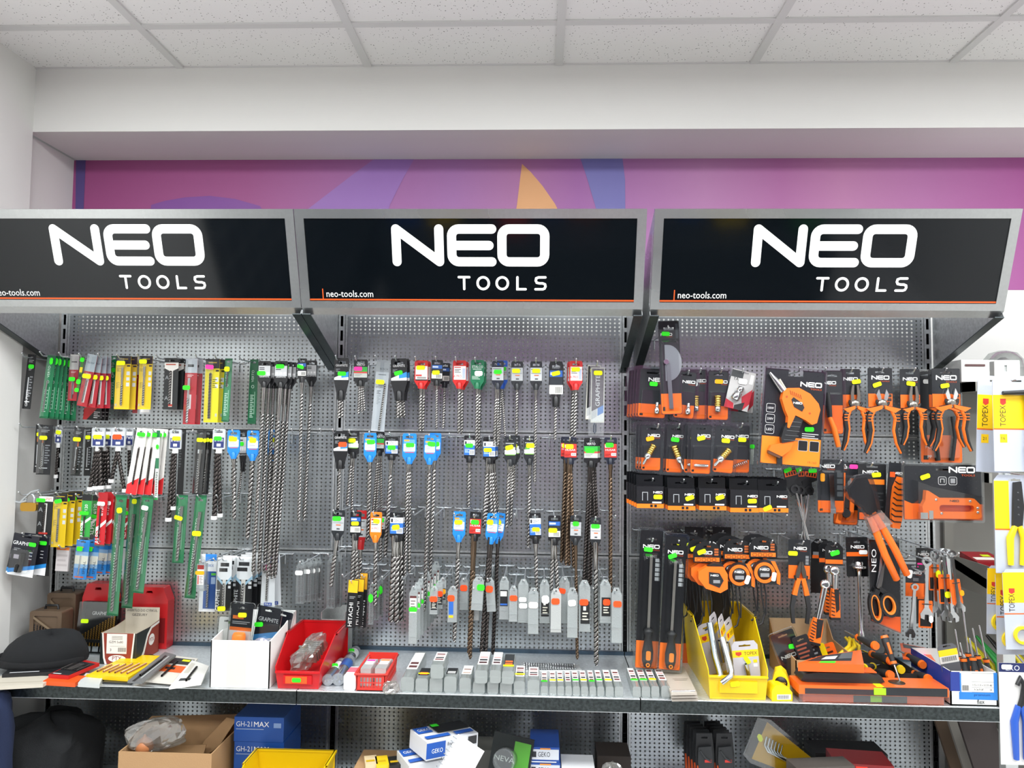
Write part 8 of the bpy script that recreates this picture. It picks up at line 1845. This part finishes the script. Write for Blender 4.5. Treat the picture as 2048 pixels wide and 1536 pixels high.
r = slab('blister_pack', 'green and black hole saw pack behind the notepad', 'blister pack', c, (.12, .012, h), -.2, C('#1f2423', .35), -.2, .12, [('f', .55, .95, .3, .95, '#4b8f2f'), ('f', 'NEVA', .1, .72, .014, .06, '#e8ebe6')])
m = MB(); m.lathe([(.03, -.05), (.032, -.048), (.032, -.006), (.012, -.004)], clear('#dfe5e2', .2, .15), 20, -.012, h * .76, 'y'); m.build('clear_dome', r)
c, h = fromtop(955, 1486, 2.38)
slab('carton', 'plain grey carton behind the hole saw pack', 'box', c, (.12, .1, h), 0, C('#77766f', .6))
for k, (yt, lab) in enumerate(((1506, 'lower small blue carton with white logo band'), (1476, 'upper small blue carton with white logo band'))):
    z0 = None if k == 0 else z1
    c, h = fromtop(1089, yt, 2.30, z0); z1 = c.z + h + .0008
    slab('carton', lab, 'box', c, (.092 - .006 * k, .13, h), 0, C('#1e4a9c', .4), 0, 0, [('f', .02, .98, 1 - .035 / h, 1 - .006 / h, '#cfd3da'), ('f', 'GEKO', .28, 1 - .027 / h, .014, .035, '#23252c'), ('f', .08, .22, 1 - .028 / h, 1 - .012 / h, '#23252c'), ('f', .35, .7, 1 - .006 / h, 1 - .002 / h, '#e08a2a'), ('f', .05, .9, 1 - .042 / h, 1 - .039 / h, '#e8ebf2')])
c, h = fromtop(1155, 1524, 2.26)
r = slab('carton', 'white carton with black circles, blue end', 'box', c, (.095, .1, h), 0, C('#e6e7e8', .4), 0, 0, [('f', .82, 1, 1 - .03 / h, 1, '#2a5cb0')])
m = MB()
for x in (-.022, .012): m.lathe([(.0005, -.0512), (.012, -.051), (.012, -.0502)], BLACK, 16, x, h - .013, 'y')
m.build('printed_circles', r)
c, h = fromtop(1225, 1498, 2.36)
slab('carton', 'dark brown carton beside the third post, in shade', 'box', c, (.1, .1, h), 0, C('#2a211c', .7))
p = at(1222, 1528, 2.26)
bag('plastic_bag', 'crumpled clear bag beside the dark brown carton', 'bag', (p.x, 2.24, BSZ), .035, .03, .09, FILM, (0, 0, .3), 21)
# black work gloves hung in two rows
for rw in range(2):
    for k in range(5):
        x, y, Y = 1384 + rw * 40 + 6 * k, 1442 + 6 * k, 2.46 - .05 * k
        r, s, h = hang('work_glove', '%s black orange-marked glove card of the %s row below the shelf' % (ORD_[k], ('first', 'second')[rw]), 'glove', (x, y), (x + 3, y + 105), Y)
        m = MB(s); m.plate([(-15, 0), (15, 0), (18, -40), (16, -100), (-16, -100), (-18, -40)], -2, 2, C('#17181a', .6), [slot(30, -8, .4, .03, 100)]); m.build('card', r)
        m = MB(s); m.plate([(-13, -24), (12, -22), (15, -58), (4, -86), (-10, -84), (-15, -50)], -8, -2, RUB); m.tube([(-10, -8, -30), (0, -9, -44), (10, -8, -50)], 2, C('#2f3133', .5), 6); m.build('glove_body', r, bevel=.001)
        m = MB(s); m.rect(-16, -90, -10, -60, -2.4, ORD); m.rect(-2, -52, 11, -47, -8.6, C('#c8322a')); m.build('colour_marks', r)
# hex key set in a slanted clear pack
r, s, h = hang('hex_key_set', 'yellow clear pack of hex keys leaning aslant below the shelf', 'hex key set', (1534, 1452), (1534, 1560), 2.28)
m = MB(s); m.plate([(0, 8), (128, -92), (60, -94), (-30, -62)], -1, 1, C('#c99a12', .3)); m.plate([(-14, 14), (0, 8), (-30, -62), (-42, -52)], -1, 1, C('#1b1a18', .3)); m.build('card', r)
m = MB(s)
for k in range(6): m.tube([(-2 + 6 * k, -4, -18 - 3 * k), (-6 + 6 * k, -4, -34 - 3 * k), (0 + 6 * k, -4, -46 - 2 * k), (34 + 9 * k, -4, -62 - 3 * k)], 2.4 - .2 * k, CHROME, 7)
m.build('hex_keys', r)
m = MB(s); m.plate([(-20, 18), (6, 14), (140, -96), (60, -100), (-34, -68), (-48, -52)], -7, -6.6, CLEAR); m.build('clear_shell', r)
sticker(r, s, -14, -22, YEL, 9, 15, 20, -2)
c, h = fromtop(1718, 1514, 2.3)
slab('pack', 'red pack with orange-red sticker under the long packs', 'pack', c, (.16, .1, h), -.1, C('#8f1a1c', .3), 0, 0, [('f', .35, .55, 1 - .022 / h, 1 - .006 / h, '#ff3a26')])
c, h = fromtop(1640, 1524, 2.2)
slab('pack', 'clear-wrapped pack in front of the hex keys', 'pack', c, (.17, .06, h), .15, C('#4d4640', .2))
c, h = fromtop(1690, 1494, 2.46)
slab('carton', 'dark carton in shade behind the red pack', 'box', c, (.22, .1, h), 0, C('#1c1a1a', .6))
for k, (x, col, lab) in enumerate(((1915, '#6a5745', 'brown board leaning beyond the last post'), (1950, '#8c8880', 'grey lined board leaning beyond the last post'), (1980, '#3a3230', 'dark board leaning beyond the last post'))):
    p = at(x, 1490, 2.5 - .09 * k)
    r = thing('leaning_board', lab, 'board', (p.x + .15, p.y, .03), (0, -.30, 0)); m = MB(); m.box(-.05, .05, -.006, .006, 0, .70, C(col, .7)); m.build('board', r)
p = at(95, 1500, 2.2)
def sack(name, label, cat, c, sx, sy, h, col, seed):
    c.z += h * .075
    bag(name, label, cat, c, sx, sy, h / 2 * .93, paint(name + '_cloth', col, .9, .6, 120), (0, 0, 0), seed, None, True)
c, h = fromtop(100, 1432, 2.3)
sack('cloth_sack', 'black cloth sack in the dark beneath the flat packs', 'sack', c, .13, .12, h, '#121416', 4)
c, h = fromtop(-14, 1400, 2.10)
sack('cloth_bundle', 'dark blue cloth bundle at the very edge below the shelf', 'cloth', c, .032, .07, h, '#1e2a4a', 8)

# ------------------------------------------------------------------ side shelving beyond the third bay
X0, X1 = 1.375, 1.99
SD = C('#8e8d86', .5, .2)
r = thing('side_shelving', 'grey side shelving unit beyond the pliers, with tilted shelf', 'shelving', (X0, 2.63, 0))
m = MB(); m.box(.0, X1 - X0, 0, .006, .02, 1.72, paint('grey_enamel', '#8b8a84', .5, .05, 80)); m.build('back_sheet', r)
for z0, z1, yf, nm in ((1.655, 1.655, -.2, 0), (1.37, 1.37, -.26, 0), (1.085, 1.02, -.38, 1), (.70, .64, -.38, 1)):
    m = MB(); q = [(0, 0, z0), (X1 - X0, 0, z0), (X1 - X0, yf, z1), (0, yf, z1)]
    m.add(q + [(x, y, z - .03) for x, y, z in q], [(3, 2, 1, 0), (4, 5, 6, 7), (0, 1, 5, 4), (1, 2, 6, 5), (2, 3, 7, 6), (3, 0, 4, 7)], SD)
    m.box(0, .003, min(yf, 0), 0, min(z0, z1) - .03, z0, SD); m.build('shelf_board', r)
m = MB(); m.box(0, .03, -.004, .0, .0, 1.72, SD); m.box(X1 - X0 - .03, X1 - X0, -.004, 0, 0, 1.72, SD); m.build('rear_posts', r)
a, b = at(1996, 900, 2.14), at(2020, 900, 2.14); zt = at(2000, 722, 2.14).z
r = thing('shelf_upright', 'pale keyhole-slotted post beside the grey and yellow cards', 'post', ((a.x + b.x) / 2, 2.14, 0))
m = MB(); w = b.x - a.x; hs = []; z = .1
while z < zt - .05: hs.append([(-.004, z), (.004, z), (.004, z + .016), (-.004, z + .016)]); z += .05
m.plate([(-w / 2, 0), (w / 2, 0), (w / 2, zt), (-w / 2, zt)], 0, .002, C('#b9bcba', .4, .3), hs); m.box(-w / 2, -w / 2 + .002, .002, .03, 0, zt, C('#9ea19f', .4, .3)); m.box(w / 2 - .002, w / 2, .002, .03, 0, zt, C('#9ea19f', .4, .3)); m.build('post', r)
PX = r.location.x
m = MB(); m.plate([(-w / 2 - .006, zt - .05), (w / 2 + .03, zt - .05), (w / 2 + .03, zt + .002), (-w / 2 - .006, zt + .002)], -.004, -.001, C('#d7d9d6', .4, .2), [[(.004, zt - .03), (.012, zt - .03), (.012, zt - .012), (.004, zt - .012)]]); m.build('bracket', r)
# goods on the side shelving
slab('carton', 'white carton with blue lines on the side shelving top', 'box', Vector((at(1935, 745, 2.5).x, 2.52, 1.6555)), (.105, .16, .07), 0, C('#e3e3e0', .5), 0, 0, [('t', .05, .95, .1 + .18 * k, .2 + .18 * k, '#2f4f9a') for k in range(5)] + [('f', .1, .7, .7, .8, '#5a3a3a')])
r = slab('blister_pack', 'big clear domed pack with green content on the shelving top', 'blister pack', Vector((at(2022, 745, 2.46).x, 2.5, 1.6555)), (.13, .12, .012), .1, C('#3a3c3a', .4))
m = MB(); m.lathe([(.064, .012), (.066, .03), (.058, .075), (.040, .098), (.012, .106)], clear('#dde2df', .25, .1), 24); m.build('clear_dome', r)
m = MB(); m.lathe([(.03, .013), (.036, .03), (.03, .05), (.012, .062)], C('#2f5a34', .4), 16); m.lathe([(.012, .062), (.02, .074), (.008, .084)], BLM, 14); m.build('green_tool', r)
for k, (x, y, c_, lab) in enumerate(((1935, 1098, '#8e1a22', 'dark red carton lying on the tilted side shelf'), (1962, 1108, '#b3262a', 'brighter red carton in front on the tilted side shelf'))):
    slab('carton', lab, 'box', Vector((1.375 + .05 + .06 * k, 2.50 - .13 * k, 1.0655 - .0225 * k)), (.09, .10, .03), 0, C(c_, .4), .168, 0, [('t', .1, .8, .2, .45, '#e9e2d8'), ('t', .5, .8, .5, .7, '#c8d81c')])
for k in range(6):
    p = at(1905 + 14 * k, 1250 + 13 * k, 2.46 - .03 * k)
    col = ('#d8c81c', '#2f9a46', '#1c1d1c', '#d8c81c', '#1c1d1c', '#2f7a3a')[k]
    r = thing('garden_snips', ('yellow', 'green', 'black', 'second yellow', 'second black', 'dark green')[k] + ' handled snips heaped on the low side shelf', 'snips', (1.41 + .022 * k, 2.5 - .02 * k, .70))
    m = MB(); m.tube([(0, -.06, .0), (.01, -.02, .06 + .01 * k), (-.02, .04, .13 + .008 * k)], [.007, .008, .004], C(col, .4), 8); m.tube([(.02, -.06, .0), (.03, -.02, .055 + .01 * k), (-.018, .04, .128 + .008 * k)], [.007, .008, .004], C(col, .4), 8); m.build('handles', r)
# carded tools hanging on the post's side arm
AY = 1.955
r = thing('display_grid', 'steel arm on the pale post carrying the grey cards', 'hanging arm', (PX, AY, 0))
zs_ = [at(2010, y, 1.9).z for y in (757, 950, 1140, 1334)]
m = MB()
for z in zs_: m.tube([(0, .184, z - .002), (-.05, .08, z - .002), (-.115, -.09, z)], .0025, WIRE, 6)
m.box(-.003, .003, .178, .184, zs_[-1] - .01, zs_[0] + .01, WIRE); m.build('wire_arms', r)
def tcard(label, x0, x1, y0, y1, Y, num, tool, lean=0, ybands=((.0, 1, .20, .55),), word='TOPEX', wordpos=(.16, .5)):
    cx = (x0 + x1) / 2; r, s, h = hang('tool_card', label, 'tool card', (cx, y0), (cx - lean, y1), Y); w = x1 - x0; a = w / 2
    m = MB(s); m.plate([(-a, -10), (-a + 8, 0), (a - 8, 0), (a, -10), (a, -h), (-a, -h)], -.7, .7, C('#b4bac6', .3), [slot(w, -10, .3, .02, h)])
    for u0, u1, v0, v1 in ybands: m.rect(-a + u0 * w, -h * v1, -a + u1 * w, -h * v0, -.8, C('#f2c40e', .4))
    m.rect(-a, -h * .565, a, -h * .55, -.85, C('#d8641c'))
    if word:
        m.text(word, -a + wordpos[0] * w + 10, -h * .53, 11, -.9, C('#2a2620'), PI / 2, h * .22); m.face([(-a + wordpos[0] * w, -h * .24), (-a + wordpos[0] * w + 11, -h * .24), (-a + wordpos[0] * w + 11, -h * .29), (-a + wordpos[0] * w + 5, -h * .31), (-a + wordpos[0] * w, -h * .29)], -.9, C('#c8372a'))
    if num: m.rect(-a + wordpos[0] * w - 2, -h * .70, -a + wordpos[0] * w + 12, -h * .61, -.85, C('#f2c40e')); m.text(num, -a + wordpos[0] * w + 1, -h * .67, 6, -.9, C('#2a2620'))
    m.build('card', r)
    if tool: tool(r, s, w, h)
    return r
def thandle(r, s, w, h):
    m = MB(s); m.tube([(-w * .32, -7, -34), (w * .5, -7, -30)], [4, 4.5], BLM, 8); m.tube([(w * .20, -7, -34), (w * .22, -7, -h * .5)], 4, BLM, 8); m.build('black_handle', r)
    m = MB(s); m.tube([(w * .22 + 6 * math.cos(k), -9 + 6 * math.sin(k), -h * .48 - 48 * k / 44) for k in range(45)], 1, CHROME, 5); m.tube([(w * .22, -7, -h * .74), (w * .22, -7, -h * .98)], 5.5, CHROME, 10); m.build('spring_socket', r)
tcard('grey and yellow card marked 21, behind the other tall one', 1957, 2022, 752, 940, 1.91, '21', None, 8)
tcard('grey and yellow card marked 16 with a T-handled socket', 1986, 2072, 752, 938, 1.86, '16', thandle, 0)
def crimper(r, s, w, h):
    m = MB(s); m.plate([(-4, -14), (10, -12), (14, -60), (10, -100), (-8, -100), (-6, -50)], -7, -2, BLM)
    for k in range(4): m.lathe([(.6, -7.6), (2, -7.4), (2, -6.9)], C('#4a4c4e', .3, .6), 8, 3, -34 - 14 * k, 'y')
    m.build('crimp_jaws', r, bevel=.0006)
    for sd in (-1, 1):
        m = MB(s); m.tube([(sd * 4 + 1, -5, -98), (sd * 13, -5, -120), (sd * 11 - 2, -5, -172)], [5, 6.5, 5], C('#f0cf12', .4), 10); m.build('yellow_handle', r)
tcard('card with black crimping tool and yellow handles', 1989, 2066, 950, 1138, 1.87, None, crimper, 0, ((0, .36, .06, .55),), None)
def snip(r, s, w, h):
    m = MB(s); ring(m, -w * .08, -h * .82, 17, 12, -6, -1, C('#e8c81a', .4), 22); ring(m, w * .30, -h * .8, 17, 12, -8, -3, BLM, 22); m.build('ring_handles', r)
    m = MB(s); rib(m, [(w * .05, -h * .7), (w * .2, -h * .4)], [8, 3], -6, -3, CHROME); m.build('blades', r)
for k, (x0, x1, y0, y1, Y, lean) in enumerate(((1976, 2034, 1132, 1262, 1.93, 4), (1992, 2052, 1140, 1300, 1.90, 0), (2006, 2080, 1138, 1290, 1.86, -4))):
    tcard('%s yellow and grey scissors card beside the pale post' % ORD_[k], x0, x1, y0, y1, Y, None, snip, lean, ((0, 1, .04, .42),), 'TOPEX', (.14, .4))
def bluepl(r, s, w, h):
    m = MB(s); m.tube([(0, -5, -40), (6, -5, -26), (14, -5, -40), (10, -5, -66), (4, -5, -80)], [4, 5, 5, 6, 5], BLM, 8); m.build('black_head', r)
    m = MB(s)
    for sd in (-1, 1): m.tube([(4 + sd * 3, -5, -78), (4 + sd * 11, -5, -108), (4 + sd * 9, -5, -178)], [5, 7, 5], C('#2b57b4', .35), 10)
    m.build('blue_handles', r)
r = fcard('white card with blue header and blue-handled pliers', (2030, 1326), (2030, 1516), 62, '#e9e8e4', [('r', 0, 1, 0, .09, '#1f2a5e'), ('t', 'LKO', .42, .075, 10, '#dfe4f0', 0, 26)], [(WST, 2013, 1333, 0, 20, 9)], 1.88, None, name='tool_card', cat='tool card')
bluepl(r, pxm(1.88), 62, 190)

# ------------------------------------------------------------------ unseen island and rack added behind the camera to shape the reflections
r = thing('unseen_island', 'added unseen dark island behind the camera, for the signs to mirror', 'display', (.45, -1.25, 0))
m = MB(); m.box(-1.6, 1.6, -.5, .5, 0, .62, C('#26292d', .6)); m.build('plinth', r)
rnd = random.Random(11)
CS = ['#1d4aa0', '#e6c21a', '#26282c', '#c32a26', '#1d4aa0', '#e06a20', '#3a3c40', '#8a8c90', '#2b5aa8', '#d8b81a', '#1b1c20', '#2f7a3a']
NM = ['blue', 'yellow', 'black', 'red', 'second blue', 'orange', 'charcoal', 'grey', 'third blue', 'second yellow', 'second black', 'green']
for k in range(12):
    slab('unseen_case', NM[k] + ' case added on the unseen island for reflections', 'tool case', Vector((-1.0 + .265 * k, -1.25 + rnd.uniform(-.25, .25), .6205)), (rnd.uniform(.18, .255), .3, rnd.uniform(.08, .3)), 0, C(CS[k], .5), 0, 0, [('f', .2, .7, .3, .5, '#c9ccd0')])

r = thing('unseen_rack', 'added unseen dark wire rack behind the camera, darkening the sign reflections', 'rack', (XL + .01, -.9, 0))  # added out of view so the first sign mirrors dark, not white wall
m = MB(); m.box(0, .35, -1.2, 1.5, 0, .5, C('#2a2c30', .6)); m.box(0, .02, -1.2, 1.5, .5, 1.7, C('#33363b', .6)); m.build('cabinet', r)
m = MB()
for k in range(14): m.tube([(.03, -1.2 + .2 * k, .5), (.03, -1.2 + .2 * k, 1.7)], .004, WIRE, 5)
for k in range(7): m.tube([(.035, -1.2, .6 + .18 * k), (.035, 1.5, .6 + .18 * k)], .004, WIRE, 5)
m.build('wire_grid', r)
